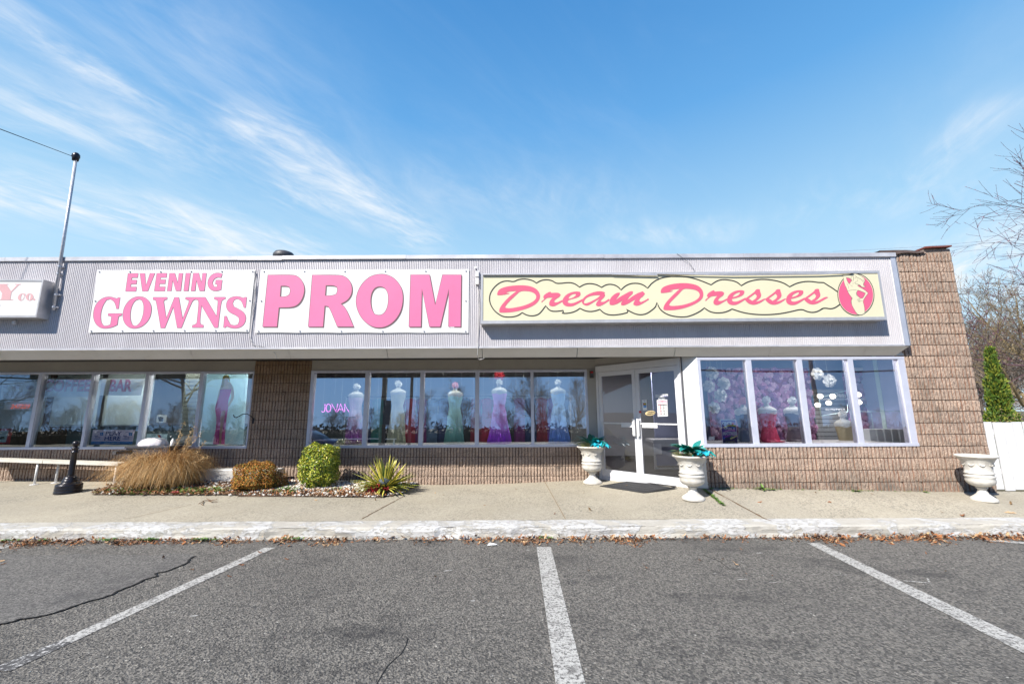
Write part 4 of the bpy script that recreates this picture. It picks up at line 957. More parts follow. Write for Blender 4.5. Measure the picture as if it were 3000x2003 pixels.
# ================================================================== WINDOW SIGNS, LEFT SHOP
YI = D1+.075
def sheet(name, c, Y, mt, parent=None, loc=None, thick=.004):
    q = [P(x, y, Y) for x, y in c]; b = MB(); k = len(q)
    b.poly(q); b.poly([p_+Vector((0, thick, 0)) for p_ in reversed(q)])
    for i in range(k): b.quad(q[i], q[(i+1) % k], q[(i+1) % k]+Vector((0, thick, 0)), q[i]+Vector((0, thick, 0)))
    return b.build(name, mt, parent, loc=loc)
def flat_text(s, sx, sy, w, h, Y, mt, parent, bold=0.0, shear=0.0, name='lettering', dy=.003):
    """text whose box is centred on the photo point, sized in photo px, on plane Y"""
    v, f = text_polys(s, bold, shear, 1.0, 'CENTER'); a = P(sx-w/2, sy, Y); c = P(sx+w/2, sy, Y); d = P(sx, sy+h/2, Y); e = P(sx, sy-h/2, Y)
    b = MB(); put_rect(b, v, f, a.x, c.x, d.z, e.z, Y-dy); return b.build(name, mt, parent)
blind = mat('blind_slat', (.60, .68, .68), .6)
def blinds(px0, px1, zbot, Y, label):
    root = thing('venetian_blind', ((px0+px1)/2, Y, zbot), label, 'blind', 'pale blinds in the coffee shop windows')
    b = MB(); z = gzb-.01
    while z > zbot: b.obox(((px0+px1)/2, Y, z), Vector(((px1-px0)/2, 0, 0)), Vector((0, .008, .0085)), Vector((0, -.0003, .0003))); z -= .021
    b.box(px0, px1, Y-.012, Y+.012, zbot-.02, zbot); b.build('slats', blind, root)
    for t in (.12, .88): x = lerp(px0, px1, t); b = MB(); b.box(x-.002, x+.002, Y-.012, Y-.0105, zbot, gzb); b.build('cord', blind, root)
zb1 = P(60, 1262, D1+.2).z; zbl = P(200, 1245, D1+.2).z
blinds(p1[0][0]+.02, p1[0][1]-.02, zb1, D1+.20, 'white blind hanging in the leftmost visible coffee shop pane')if False else None
for i, (zz, lb) in enumerate([(zb1, 'pale blind at the far left edge beyond the red framed notice'), (zb1, 'pale lowered blind behind the red number sign'), (zbl, 'pale blind behind the COFFEE window sign'), (zbl, 'pale blind behind the BAR window sign')]):
    blinds(p1[i][0]-.01+(.1 if i > 1 else 0), p1[i][1]+.01, zz, D1+.22, lb)
redv = mat('window_red', (.50, .03, .05), .5); mint = mat('poster_mint', (.66, .80, .84), .5, var=.08, vscale=1.2); paper = mat('paper_white', (.80, .81, .80), .6)
t = sheet('coffee_window_sign', [(134, 1108), (283, 1108), (268, 1163), (126, 1163)], D1+.12, paper, loc=P(200, 1160, D1+.12)); tag(t, 'white window strip lettered COFFEE in tall red capitals', 'window sign')
flat_text('COFFEE', 198, 1129, 137, 36, D1+.12, redv, t, .035)
t = sheet('bar_window_sign', [(300, 1108), (424, 1108), (413, 1158), (292, 1158)], D1+.12, paper, loc=P(350, 1160, D1+.12)); tag(t, 'white window strip lettered BAR in tall red capitals', 'window sign')
flat_text('BAR', 355, 1129, 66, 36, D1+.12, redv, t, .04)
t = sheet('number_board', [(16, 1173), (96, 1173), (88, 1200), (10, 1200)], D1+.10, paper, loc=P(50, 1190, D1+.10)); tag(t, 'small white board with red digits 247229 in the leftmost pane', 'sign')
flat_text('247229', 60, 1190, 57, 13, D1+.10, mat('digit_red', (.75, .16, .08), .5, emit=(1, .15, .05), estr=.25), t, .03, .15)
t = sheet('hours_board', [(8, 1118), (110, 1118), (100, 1170), (0, 1170)], D1+.12, paper, loc=P(50, 1168, D1+.12)); tag(t, 'pale notice with faded round pictures behind the leftmost pane', 'notice')
b = MB(); fade2 = mat('faded_lilac', (.55, .50, .60), .6)
for cx, cy, r in ((17, 1131, 7), (50, 1133, 10), (88, 1134, 12)): put(b, *fill_polys([ell(cx, cy, r, 6, 20, 0)]), lambda x, y: P(x, y, D1+.12), .002)
for k in range(4): put(b, [(10, 1148+5*k), (92, 1148+5*k), (92, 1150+5*k), (10, 1150+5*k)], [(0, 1, 2, 3)], lambda x, y: P(x, y, D1+.12), .002)
b.build('printing', fade2, t)
root = thing('red_framed_notice', tuple(P(10, 1300, D1+.09)), 'red framed notice ending in am. at the bottom of the leftmost pane', 'notice')
b = MB()
for c in ([(-60, 1255), (33, 1255), (31, 1262), (-60, 1262)], [(-60, 1295), (24, 1295), (22, 1300), (-60, 1300)], [(25, 1262), (33, 1255), (24, 1300), (17, 1296)]):
    q = [P(x, y, D1+.075) for x, y in c]; b.poly(q); b.poly([p_+Vector((0, .03, 0)) for p_ in reversed(q)])
    for i in range(4): b.quad(q[i], q[(i+1) % 4], q[(i+1) % 4]+Vector((0, .03, 0)), q[i]+Vector((0, .03, 0)))
b.build('frame', redv, root); sheet('notice_sheet', [(-60, 1261), (26, 1261), (19, 1296), (-60, 1296)], D1+.09, mint, root)
flat_text('am.', 7.5, 1282, 14, 8, D1+.088, black, root, .03, .3)
# lottery sign
lav = mat('lottery_pink', (.86, .70, .84), .5); navy = mat('lottery_navy', (.04, .05, .24), .5); lblue = mat('lottery_blue', (.06, .22, .55), .5)
root = thing('lottery_sign', tuple(P(330, 1300, YI)), 'pale pink PLAY HERE lottery sign with a blue base strip in the third pane', 'sign')
sheet('sign_panel', [(272.5, 1258), (394.5, 1259), (388.5, 1293), (267, 1292.5)], YI, lav, root); sheet('base_strip', [(267, 1292.7), (388.5, 1293.2), (387, 1300.5), (265.5, 1300.5)], YI-.001, lblue, root)
flat_text('PLAY', 333.5, 1269, 47, 12, YI, navy, root, .02); flat_text('HERE', 330, 1283.5, 46.5, 12, YI, navy, root, .02)
for cx in (284, 368.5):
    flat_text('New', cx-1, 1276, 12, 4, YI, navy, root, .02, .2); flat_text('Jersey', cx+3, 1281, 17, 5, YI, navy, root, .02, .2); flat_text('Lottery', cx+1, 1286, 20, 4.5, YI, lblue, root, .02, .2)
    b = MB()
    for dx, dy in ((-2.6, -2), (2.4, -2), (-2.4, 2.5), (2.6, 2.5)): put(b, *fill_polys([ell(cx+14+dx, 1270.5+dy, 2.6, 2.5, 14, 0)]), lambda x, y: P(x, y, YI), .003)
    b.build('clover_mark', lblue, root)
    b = MB(); v, f = stroke2d([(cx-4, 1269), (cx, 1266), (cx+5, 1264.5), (cx+8, 1264.5)], [.4, 1.0, 1.2, .4]); put(b, v, f, lambda x, y: P(x, y, YI), .003); b.build('swoosh', navy, root)
flat_text("Anything can happen in Jersey", 328, 1296.8, 46, 3.2, YI-.001, paper, root, .02)
def translucent(mt, k=.36):
    N = mt.node_tree.nodes; L = mt.node_tree.links; pb = N['Principled BSDF']; out = N['Material Output']; tb = N.new('ShaderNodeBsdfTranslucent'); mx = N.new('ShaderNodeMixShader'); mx.inputs[0].default_value = k
    if pb.inputs['Base Color'].links: L.new(pb.inputs['Base Color'].links[0].from_socket, tb.inputs[0])
    else: tb.inputs[0].default_value = pb.inputs['Base Color'].default_value
    L.new(pb.outputs[0], mx.inputs[1]); L.new(tb.outputs[0], mx.inputs[2]); L.new(mx.outputs[0], out.inputs[0])
# poster of a person in a pink gown
root = thing('gown_poster', tuple(P(655, 1300, YI)), 'tall mint poster showing a blonde woman in a long pink gown with a slit', 'poster')
sheet('poster_sheet', [(603, 1096), (727, 1096), (712, 1301), (585, 1301)], YI, mint, root)
fp = lambda x, y: P(x/3.09, 1040+y/3.09, YI)
def flat(name, pl, mt, dy, par, f_=fp, c_=.5):
    b = MB(); v, f = fill_polys([chaikin(pl, True, 2, c_)]); put(b, v, f, f_, dy); return b.build(name, mt, par)
skin = mat('poster_skin', (.90, .60, .42), .6, var=.06, vscale=20); hair = mat('poster_hair', (.72, .50, .16), .6, var=.2, vscale=30); gp_ = mat('poster_gown', (1.0, .12, .42), .5, var=.12, vscale=22)
for _m in (mint, skin, hair, gp_): translucent(_m)
flat('figure_arm', [(2080,240),(2105,275),(2120,330),(2118,390),(2095,430),(2070,470),(2058,478),(2062,455),(2080,415),(2095,380),(2088,330),(2070,280)], skin, .0012, root)
flat('figure_arm', [(2010,260),(1990,300),(1975,350),(1965,400),(1955,450),(1958,480),(1966,478),(1975,430),(1990,380),(2005,330),(2020,290)], skin, .0012, root)
flat('figure_torso', [(2022,235),(2075,240),(2092,280),(2095,320),(1990,320),(1995,280)], skin, .0014, root)
flat('figure_head', [(2030,195),(2050,190),(2068,200),(2070,225),(2060,248),(2045,252),(2030,240)], skin, .0024, root)
flat('figure_hair', [(2012,225),(2020,190),(2045,178),(2072,185),(2084,215),(2080,240),(2072,228),(2070,205),(2052,195),(2036,200),(2032,230),(2034,262),(2022,290),(2008,300),(2005,270)], hair, .0030, root)
flat('figure_gown', [(1992,312),(2040,306),(2096,308),(2088,350),(2068,400),(2066,440),(2064,490),(2052,560),(2045,640),(2038,720),(2034,806),(1928,806),(1938,740),(1955,660),(1960,560),(1948,500),(1950,460),(1972,400),(1990,350)], gp_, .0018, root)
flat('figure_leg', [(2008,508),(2040,500),(2030,580),(2012,680),(2000,806),(1982,806),(1985,720),(1995,620),(1996,560)], skin, .0024, root)
# framed licence and route leaflet in the fourth pane
sheet_ = sheet('framed_licence', [(460, 1215), (489, 1215.5), (485, 1237), (457, 1236)], D1+.5, paper, loc=P(470, 1237, D1+.5)); tag(sheet_, 'small framed paper hanging in the dark fourth pane', 'framed paper'); flat('crest', [(1430,560),(1460,555),(1480,565),(1475,600),(1440,600)], dark, .003, sheet_, lambda x, y: P(x/3.09, 1040+y/3.09, D1+.5))
t = sheet('route_leaflet', [(430.5, 1271), (490, 1271), (487, 1300), (426, 1300)], YI, mint, loc=P(450, 1300, YI)); tag(t, 'mint leaflet with red and orange stripes at the foot of the fourth pane', 'leaflet')
b = MB()
for k, mt in enumerate((mat('stripe_orange', (.75, .25, .05), .5), redv, navy)): 
    b = MB(); x = 461+k*3; put(b, [(x, 1273), (x+3, 1273), (x+7, 1281), (x+4, 1281)], [(0, 1, 2, 3)], lambda x, y: P(x, y, YI), .003); b.build('stripe', mt, t)
flat_text('TRANSIT', 450, 1275, 14, 4, YI, black, t, .02)
# slatwall and counter inside the coffee shop
slat = mat('slatwall', (.11, .125, .11), .7); lt_ = mat('counter_teal', (.12, .17, .20), .6, var=.15, vscale=2)
root = thing('slatwall_panel', tuple(P(530, 1290, D1+.9)), 'grey green slatwall standing behind the fourth pane', 'slatwall')
b = MB(); qa, qb = P(520, 1290, D1+.9), P(562, 1290, D1+.9); z = .5
while z < 2.7: b.box(qa.x, qb.x, D1+.9, D1+.95, z, z+.085); z += .10
b.build('slats', slat, root); b = MB(); b.box(qa.x, qb.x, D1+.955, D1+.98, .45, 2.75); b.build('backing', dark, root)
root = thing('shop_counter', (-8.2, 11.5, zfl), 'long dark teal counter inside the coffee shop', 'counter')
b = MB(); b.box(-11, -6.6, 10.4, 11.0, zfl, 1.42); b.build('counter_body', lt_, root); b = MB(); b.box(-11.05, -6.55, 10.35, 11.05, 1.42, 1.46); b.build('counter_top', dark, root)

# ================================================================== SHOP INTERIOR
def area(name, x, y, z, sx, sy, e, colr=(1, .95, .9)):
    l = bpy.data.lights.new(name, 'AREA'); l.shape = 'RECTANGLE'; l.size = sx; l.size_y = sy; l.energy = e; l.color = colr
    return l
lampm = mat('lamp_glow', (.9, .88, .8), .4, emit=(1, .93, .82), estr=5.0)
def tube_light(x, y, lab, e=28, sx=1.2):
    root = thing('tube_light', (x, y, zsoff+.05), lab, 'ceiling light', 'tube lights inside the dress shop')
    b = MB(); b.box(x-sx/2, x+sx/2, y-.09, y+.09, zsoff-.0, zsoff+.058); b.build('housing', white, root)
    b = MB(); b.box(x-sx/2+.03, x+sx/2-.03, y-.06, y+.06, zsoff-.02, zsoff-.002); b.build('diffuser', lampm, root)
    l = area('lamp', x, y, 0, sx-.1, .12, e); o = bpy.data.objects.new('lamp', l); col.objects.link(o); o.parent = root; o.location = (0, 0, -.09)
tube_light(3.0, 10.4, 'lit tube light seen through the right door leaf', 26); tube_light(-2.5, 9.75, 'added tube light brightening the main display window', 11, 3.4); tube_light(6.0, 8.3, 'added tube light brightening the front display room', 17, 1.6); tube_light(.3, 9.75, 'added tube light between display window and entrance', 6, 1.8)  # only the door tube is a visible fixture; the others are added fill light
tube_light(-8.0, 9.9, 'added long tube light brightening the coffee shop windows', 17, 3.0); tube_light(-6.0, 10.0, 'added short tube light backlighting the gown poster', 32, .8)  # both tubes added: one brightens the coffee window signs, one backlights the poster
# ---- rosettes
def rosette(b, c, r, seed, rings=4, mi=0, nrm=Vector((0, -1, 0)), flat_=.5):
    rr = random.Random(seed); c = Vector(c); t1 = nrm.orthogonal().normalized(); t2 = nrm.cross(t1)
    for k in range(rings):
        rk = r*(1-k/rings*.82); n = max(4, 7-k); off = rr.uniform(0, 6)
        for j in range(n):
            a = off+2*math.pi*j/n; d = t1*math.cos(a)+t2*math.sin(a); s_ = t1*(-math.sin(a))+t2*math.cos(a)
            w = rk*math.pi/n*1.5; h0, h1, h2 = r*(.05+.16*k), r*(.10+.22*k)*1.0, r*(.22+.20*k)
            root_ = c+nrm*h0*flat_
            pts = [root_, root_+d*rk*.45-s_*w*.55+nrm*h1*flat_, root_+d*rk*.92-s_*w*.42+nrm*h2*flat_*.7, root_+d*rk*1.02+nrm*h2*flat_*.4, root_+d*rk*.92+s_*w*.42+nrm*h2*flat_*.7, root_+d*rk*.45+s_*w*.55+nrm*h1*flat_, root_+d*rk*.5+nrm*h1*.6*flat_]
            n0 = len(b.v); b.v += [tuple(p_) for p_ in pts]
            for f in ((0, 1, 6), (1, 2, 6), (2, 3, 6), (3, 4, 6), (4, 5, 6), (5, 0, 6)): b.f.append(tuple(n0+i for i in f)); b.m.append(mi)
rosew = mat('rose_white', (.78, .80, .76), .7); rosep = mat('rose_pink', (.80, .34, .40), .7)
formm = mat('form_cream', (.56, .57, .52), .7)
def gown_mat(name, c, c2=None, sparkle=False):
    a = NB(name); p = a.pos(); z = a.N.new('ShaderNodeSeparateXYZ'); a.L.new(p, z.inputs[0])
    col_ = a.mix(a.rng(z.outputs[2], 1.15, 1.75), c2 or c, c); col_ = a.mix(a.rng(a.noise(p, 9, 4), .35, .7, 0, .35), col_, tuple(q*.6 for q in c))
    if sparkle:
        sp_ = a.rng(a.vor(p, 55), 0.0, 0.12, 1, 0); col_ = a.mix(a.math('MULTIPLY', sp_, a.math('GREATER_THAN', a.noise(p, 40, 1), .52)), col_, (.95, .95, .95))
    a.base(col_); a.rough(.5); return a.mt
def mannequin(x, y, z0, zsh, gm, label, rose=rosew, bodice=True, wide=1.0, slit=None, headr=.078, cat='mannequin', hem=None, seed=1):
    """dress form on a stand: fabric torso, rose instead of a head, long gown"""
    root = thing('mannequin', (x, y, z0), label, cat, 'mannequins in the shop windows'); H = zsh-z0
    el = lambda a, r, z: (1.0, .62)
    b = MB(); u = lambda d: H-d
    tor = [(.135, u(.78)), (.165, u(.70)), (.170, u(.62)), (.150, u(.52)), (.118, u(.42)), (.115, u(.38)), (.140, u(.27)), (.162, u(.17)), (.172, u(.12)), (.186, u(.075)), (.182, u(.045)), (.160, u(.02)), (.122, u(.0)), (.080, u(-.018)), (.055, u(-.035)), (.046, u(-.06)), (.044, u(-.09)), (.0, u(-.095))]
    b.lathe(tor, (x, y, z0), 28, el); b.build('dress_form', formm, root, smooth=True)
    b = MB(); rosette(b, (x, y-.03, zsh+.15), headr*1.05, seed+5, 4); rosette(b, (x-.02, y-.01, zsh+.14), headr*.9, seed+9, 3, nrm=Vector((-.7, -.5, .3)).normalized()); rosette(b, (x+.03, y-.01, zsh+.15), headr*.9, seed+19, 3, nrm=Vector((.7, -.5, .3)).normalized()); b.build('rose_head', rose, root)
    b = MB(); nf = 11; ph = seed*1.3
    def fold(a, r, z):
        k = max(0, min(1, (u(.55)-z)/(H*.55))); s_ = 1+.13*k*math.sin(nf*a+ph+z*2)+.09*k*math.sin(4*a-ph+z)+.03*math.sin(3*a+9*z+ph)
        return (s_, s_*(.62+.25*k))
    gw = [(.150*wide, 0), (.152*wide, .02), (.15*wide, .25*H)] if H < 1.2 else [(.185*wide, 0), (.18*wide, .1*H), (.175*wide, .28*H)]
    prof = [(gw[0][0]*1.0, 0)]+[(lerp(gw[0][0]*1.15, .172, t), lerp(.02, u(.66), t)) for t in (0, .2, .4, .6, .8, 1)]
    prof += [(.176, u(.60)), (.156, u(.52)), (.136, u(.42)), (.132, u(.38)), (.150, u(.27)), (.170, u(.17)), (.174, u(.115))]
    b.lathe(prof, (x, y, z0), 66, fold, cap=False); b.build('gown', gm, root, smooth=True)
    if bodice:
        b = MB()
        for s_ in (-1, 1): b.tube([(x+s_*.07, y-.095, z0+u(.12)), (x+s_*.085, y-.09, z0+u(.04)), (x+s_*.09, y-.03, z0+u(-.01))], .008, 6)
        b.build('strap', gm, root)
    return root
YM = D1+.55; zst = zsill1+.03
def mpos(sx, sy, Y=YM): q = P(sx, sy, Y); return q.x, q.z
for (sx, sy, gm, lb, rs, sd, w) in [
    (1040, 1150, gown_mat('gown_lilac', (.72, .60, .72), (.34, .06, .45)), 'mannequin with white rose head in white to purple gown beside the pink neon', rosew, 1, 1.1),
    (1167, 1142, gown_mat('gown_sage', (.56, .58, .47), (.38, .40, .28)), 'mannequin with white rose head in a plain sage gown', rosew, 2, 1.0),
    (1332, 1146, gown_mat('gown_teal', (.34, .66, .66), (.10, .30, .30), True), 'mannequin with pink rose head in a teal sequinned gown', rosep, 3, 1.0),
    (1463, 1138, gown_mat('gown_violet', (.66, .30, .80), (.34, .03, .80)), 'mannequin with white rose head in a strapless violet gown', rosew, 4, 1.15),
    (1636, 1138, gown_mat('gown_ice_blue', (.42, .62, .90), (.10, .24, .80), True), 'mannequin with white rose head in a sparkling ice blue gown', rosew, 5, 1.1)]:
    x, z = mpos(sx, sy); mannequin(x, YM+.1*(sd % 2), zst, z, gm, lb, rs, sd not in (4,), w, seed=sd)
# front room mannequins
YM2 = D2+.75; z2 = zsill2+.03
for (sx, sy, gm, lb, rs, sd, w, Y) in [
    (2178, 1196, gown_mat('gown_midnight', (.10, .12, .22), (.05, .08, .14), True), 'mannequin with pink rose head in a midnight blue glitter gown', rosep, 6, 1.5, YM2+.1),
    (2246, 1193, gown_mat('gown_coral', (.55, .05, .12), (.62, .04, .12)), 'mannequin with white rose head in a coral red gown', rosew, 7, 1.5, YM2),
    (2322, 1194, gown_mat('gown_navy_gold', (.10, .10, .17), (.13, .09, .10), True), 'mannequin with white rose head in a dark navy and gold gown', rosew, 8, 1.2, YM2+.1),
    (2470, 1232, gown_mat('gown_gold', (.42, .36, .22), (.40, .34, .20)), 'mannequin in a wide pale gold ball gown', rosew, 9, 2.4, YM2+.35)]:
    x, z = mpos(sx, sy, Y); mannequin(x, Y, z2-.25 if sd == 9 else z2, z, gm, lb, rs, sd, w, seed=sd)
# racks of gowns
root = thing('clothes_rack', (-1.6, 11.5, zfl), 'long chrome clothes rack inside the dress shop', 'clothes rack')
b = MB(); b.tube([(-4.6, 11.5, 2.15), (1.6, 11.5, 2.15)], .014, 8); b.build('rail', dark, root)
for x in (-4.6, -1.5, 1.6):
    b = MB(); b.tube([(x, 11.5, zfl), (x, 11.5, 2.15)], .014, 8); b.box(x-.02, x+.02, 11.3, 11.7, zfl, zfl+.03); b.build('upright', galv, root)
hang_cols = [('crimson', (.32, .01, .05)), ('plum', (.16, .02, .16)), ('steel blue', (.08, .14, .26)), ('black', (.02, .015, .025)), ('wine red', (.20, .01, .04)), ('violet', (.14, .05, .32)), ('navy', (.02, .03, .12)), ('rose', (.42, .10, .20)), ('teal', (.03, .18, .18))]
protos = {}
def hang_gown(x, y, ztop_, cname, c, seed, label):
    mt = mat('cloth_'+cname.replace(' ', '_'), c, .6, var=.3, vscale=8)
    root = thing('hanging_gown', (x, y, ztop_), label, 'gown', 'gowns hanging on the racks')
    b = MB(); H = 1.45
    prof = [(.17, -H), (.15, -H*.6), (.12, -H*.35), (.10, -.40), (.12, -.25), (.15, -.12), (.06, -.06), (.01, -.05)]
    b.lathe(prof, (x, y, ztop_), 30, lambda a, r, z: (1.15*(1+.12*math.sin(7*a+seed)), .55*(1+.15*math.sin(6*a+seed))), cap=False); b.build('gown_cloth', mt, root, smooth=True)
    b = MB(); b.tube([(x-.13, y, ztop_-.11), (x, y, ztop_-.05), (x+.13, y, ztop_-.11)], .006, 5); b.tube([(x, y, ztop_-.05), (x, y, ztop_), (x+.02, y, ztop_+.02)], .003, 4); b.build('hanger', galv, root)
k = 0; x = -4.3
order = [3, 6, 8, 3, 4, 0, 1, 2, 6, 5, 3, 4, 0, 7, 3, 1, 6, 4, 5, 3]
ordn = ['first', 'second', 'third', 'fourth', 'fifth', 'sixth', 'seventh', 'eighth', 'ninth', 'tenth', 'eleventh', 'twelfth', 'thirteenth', 'fourteenth', 'fifteenth', 'sixteenth', 'seventeenth', 'eighteenth', 'nineteenth', 'twentieth']
for i, oi in enumerate(order):
    nm, c = hang_cols[oi]; hang_gown(x, 11.5, 2.15, nm, c, i, '%s gown on the shop rack, %s from the left' % (nm, ordn[i])); x += .30
# neon sign
neon = mat('neon_pink', (.9, .2, .8), .4, emit=(1.0, .16, .85), estr=2.2)
root = thing('neon_sign', tuple(P(980, 1210, D1+.35)), 'thin pink neon lettering glowing beside the first mannequin', 'neon sign')
nz = [[(640,492),(640,545),(632,560),(618,563),(610,552)], [(672,490),(690,505),(693,530),(684,555),(667,562),(654,550),(650,522),(657,500),(672,490)], [(700,490),(738,562),(752,490)], [(752,562),(778,490),(803,562)], [(760,540),(795,540)], [(813,562),(813,492),(850,562)]]
b = MB()
for pl in nz: b.tube([P(740+x/3.016, 1020+y/3.016, D1+.35) for x, y in chaikin(pl, False, 1, .3)], .0045, 6)
b.build('neon_tube', neon, root); b = MB(); q = P(980, 1225, D1+.38); b.tube([(q.x-.4, D1+.37, q.z+.02), (q.x+.5, D1+.37, q.z+.02)], .006, 5); b.build('support_bar', dark, root)
# hanging crystal strings
crystal = mat('crystal', (.75, .78, .80), .15)
rr = random.Random(12)
for i, (a, c) in enumerate(p2):
    for k in range(5):
        x = lerp(a, c, (k+.5)/5)+rr.uniform(-.05, .05); L_ = rr.uniform(.35, 1.2); b = MB(); z = gzb-.01
        zz = z
        b.tube([(x, D1+.28, z+.05), (x, D1+.28, z-L_)], .0012, 3)
        while zz > z-L_:
            r = .006; b.add([(x, D1+.28, zz+r), (x+r, D1+.28, zz), (x, D1+.28-r, zz), (x-r, D1+.28, zz), (x, D1+.28+r, zz), (x, D1+.28, zz-r)], [(0,1,2),(0,2,3),(0,3,4),(0,4,1),(5,2,1),(5,3,2),(5,4,3),(5,1,4)]); zz -= .045
        o = b.build('crystal_strand', crystal, loc=(x, D1+.28, z)); tag(o, 'thin strand of crystal beads hanging inside the main display window', 'bead strand', 'crystal strands in the display window')
# red ball ornament
q = P(1463, 1100, D1+.8); b = MB(); rosette(b, (q.x, D1+.8, q.z), .13, 3, 5); b.tube([(q.x, D1+.83, q.z), (q.x, D1+.83, zsoff+.06)], .003, 4); tag(b.build('red_paper_flower', mat('paper_red', (.45, .02, .04), .7), loc=q), 'red paper flower hung above the violet gown', 'paper flower')
# ---- front display room
rng_ = random.Random(77)
def flower_wall(name, x0, x1, z0, z1, Y, label):
    root = thing(name, (x0, Y, z0), label, 'flower wall'); b = MB(); b.box(x0, x1, Y, Y+.04, z0, z1); b.build('backing_panel', mat('rose_backing', (.22, .06, .14), .8), root)
    b = MB(); n = int((x1-x0)*(z1-z0)/.009)
    for k in range(n):
        r = rng_.uniform(.05, .085); rosette(b, (rng_.uniform(x0+.03, x1-.03), Y-.01-rng_.uniform(0, .03), rng_.uniform(z0+.03, z1-.03)), r, k, 4, rng_.choice((0, 0, 1, 2)), Vector((rng_.uniform(-.4, .4), -1, rng_.uniform(-.4, .4))).normalized())
    b.build('roses', [mat('rose_blush', (.46, .22, .38), .7), mat('rose_mauve', (.28, .12, .28), .7), mat('rose_pale', (.54, .36, .50), .7)], root)
YW = 9.6
flower_wall('flower_wall', P(2075, 1150, YW).x, P(2375, 1150, YW).x, zfl+.02, P(2300, 1078, YW).z, YW, 'wall of crowded pink and mauve roses behind the front window')
flower_wall('framed_flower_panel', P(2505, 1200, YW).x, P(2590, 1200, YW).x, zfl+.3, P(2530, 1090, YW).z, YW+.2, 'narrow pink rose panel in a white frame near the right end')
q0, q1 = P(2590, 1150, YW), P(2600, 1150, YW)
b = MB(); b.box(q0.x, q1.x+.03, YW+.1, YW+.22, zfl, P(2530, 1078, YW).z); b.box(P(2500, 1150, YW).x, q1.x+.03, YW+.1, YW+.22, P(2530, 1084, YW).z, P(2530, 1075, YW).z); tag(b.build('white_arch_frame', white, loc=(q0.x, YW+.15, zfl)), 'white frame standing around the narrow rose panel', 'frame')
fl = [((2084.5, 1093), .135), ((2076, 1131), .125), ((2119.5, 1123), .13), ((2109.5, 1158), .135), ((2091, 1194), .12), ((2393, 1095), .125), ((2428, 1115), .135)]
fnames = ['topmost', 'middle left', 'middle right', 'lower right', 'lowest']
for i, ((sx, sy), r) in enumerate(fl):
    Y = 9.0; q = P(sx, sy, Y); b = MB(); rosette(b, q, r*1.1, i, 5, 0, Vector((0, -1, 0)), .7)
    b.tube([(q.x, Y+.01, q.z), (q.x, Y+.02, zsoff+.06)], .002, 3)
    lb = ('large white paper rose, %s of the cluster in the front window' % fnames[i]) if i < 5 else ('large white paper rose above the slatwall, %s one of the pair' % ('left' if i == 5 else 'right'))
    tag(b.build('paper_rose', rosew, loc=q), lb, 'paper flower', 'large white paper roses in the front window')
# slatwall with framed sign and spot lamps
q0, q1 = P(2385, 1200, 9.9), P(2500, 1200, 9.9); root = thing('slatwall_panel', (q0.x, 9.9, zfl), 'pale slatwall in the front display room', 'slatwall')
b = MB(); z = zfl
zt = P(2440, 1140, 9.9).z
while z < zt: b.box(q0.x, q1.x, 9.9, 9.94, z, z+.085); z += .10
b.build('slats', mat('slatwall_pale', (.30, .32, .33), .7), root); b = MB(); b.box(q0.x, q1.x, 9.945, 9.96, zfl, zt); b.build('backing', dark, root)
root = thing('glass_sign', tuple(P(2440, 1180, 9.3)), 'outlined glass sign with pale handwriting in the front display room', 'sign')
b = MB(); cs = [P(2400, 1165, 9.3), P(2480, 1143, 9.3), P(2484, 1206, 9.3), P(2404, 1218, 9.3)]; b.tube(cs+[cs[0]], .010, 6); b.build('sign_border', mat('edge_glass', (.45, .62, .62), .2), root)
flat_text('Hello', 2464, 1158, 26, 12, 9.3, paper, root, -.01, .4); flat_text('BEAUTIFUL', 2448, 1199, 60, 5, 9.3, paper, root, 0)
spotm = mat('spot_glow', (1, .95, .8), .4, emit=(1, .88, .62), estr=3.2)
root = thing('spot_lamp_bar', tuple(P(2420, 1172, 9.2)), 'ceiling bar of lit spot lamps in the front display room', 'spot lamps')
b = MB(); q = P(2420, 1172, 9.2); qe = P(2525, 1172, 9.2); b.tube([(q.x-.15, 9.2, q.z+.02), (qe.x+.1, 9.2, q.z+.02)], .01, 6); b.build('bar', galv, root)
for sx, sy in ((2404, 1160), (2441, 1160.5), (2397, 1186), (2429, 1180), (2516, 1156), (2518, 1178)):
    q = P(sx, sy, 9.15); b = MB(); b.tube([q+Vector((-.035, -.03, .0)), q+Vector((.02, .02, .0)), q+Vector((.05, .05, .01))], [.052, .045, .022], 14); b.build('lamp_head', spotm, root)
l = area('lamp', 0, 0, 0, .8, .3, 5); o = bpy.data.objects.new('lamp', l); col.objects.link(o); o.parent = root; o.location = (.5, .1, -.1)
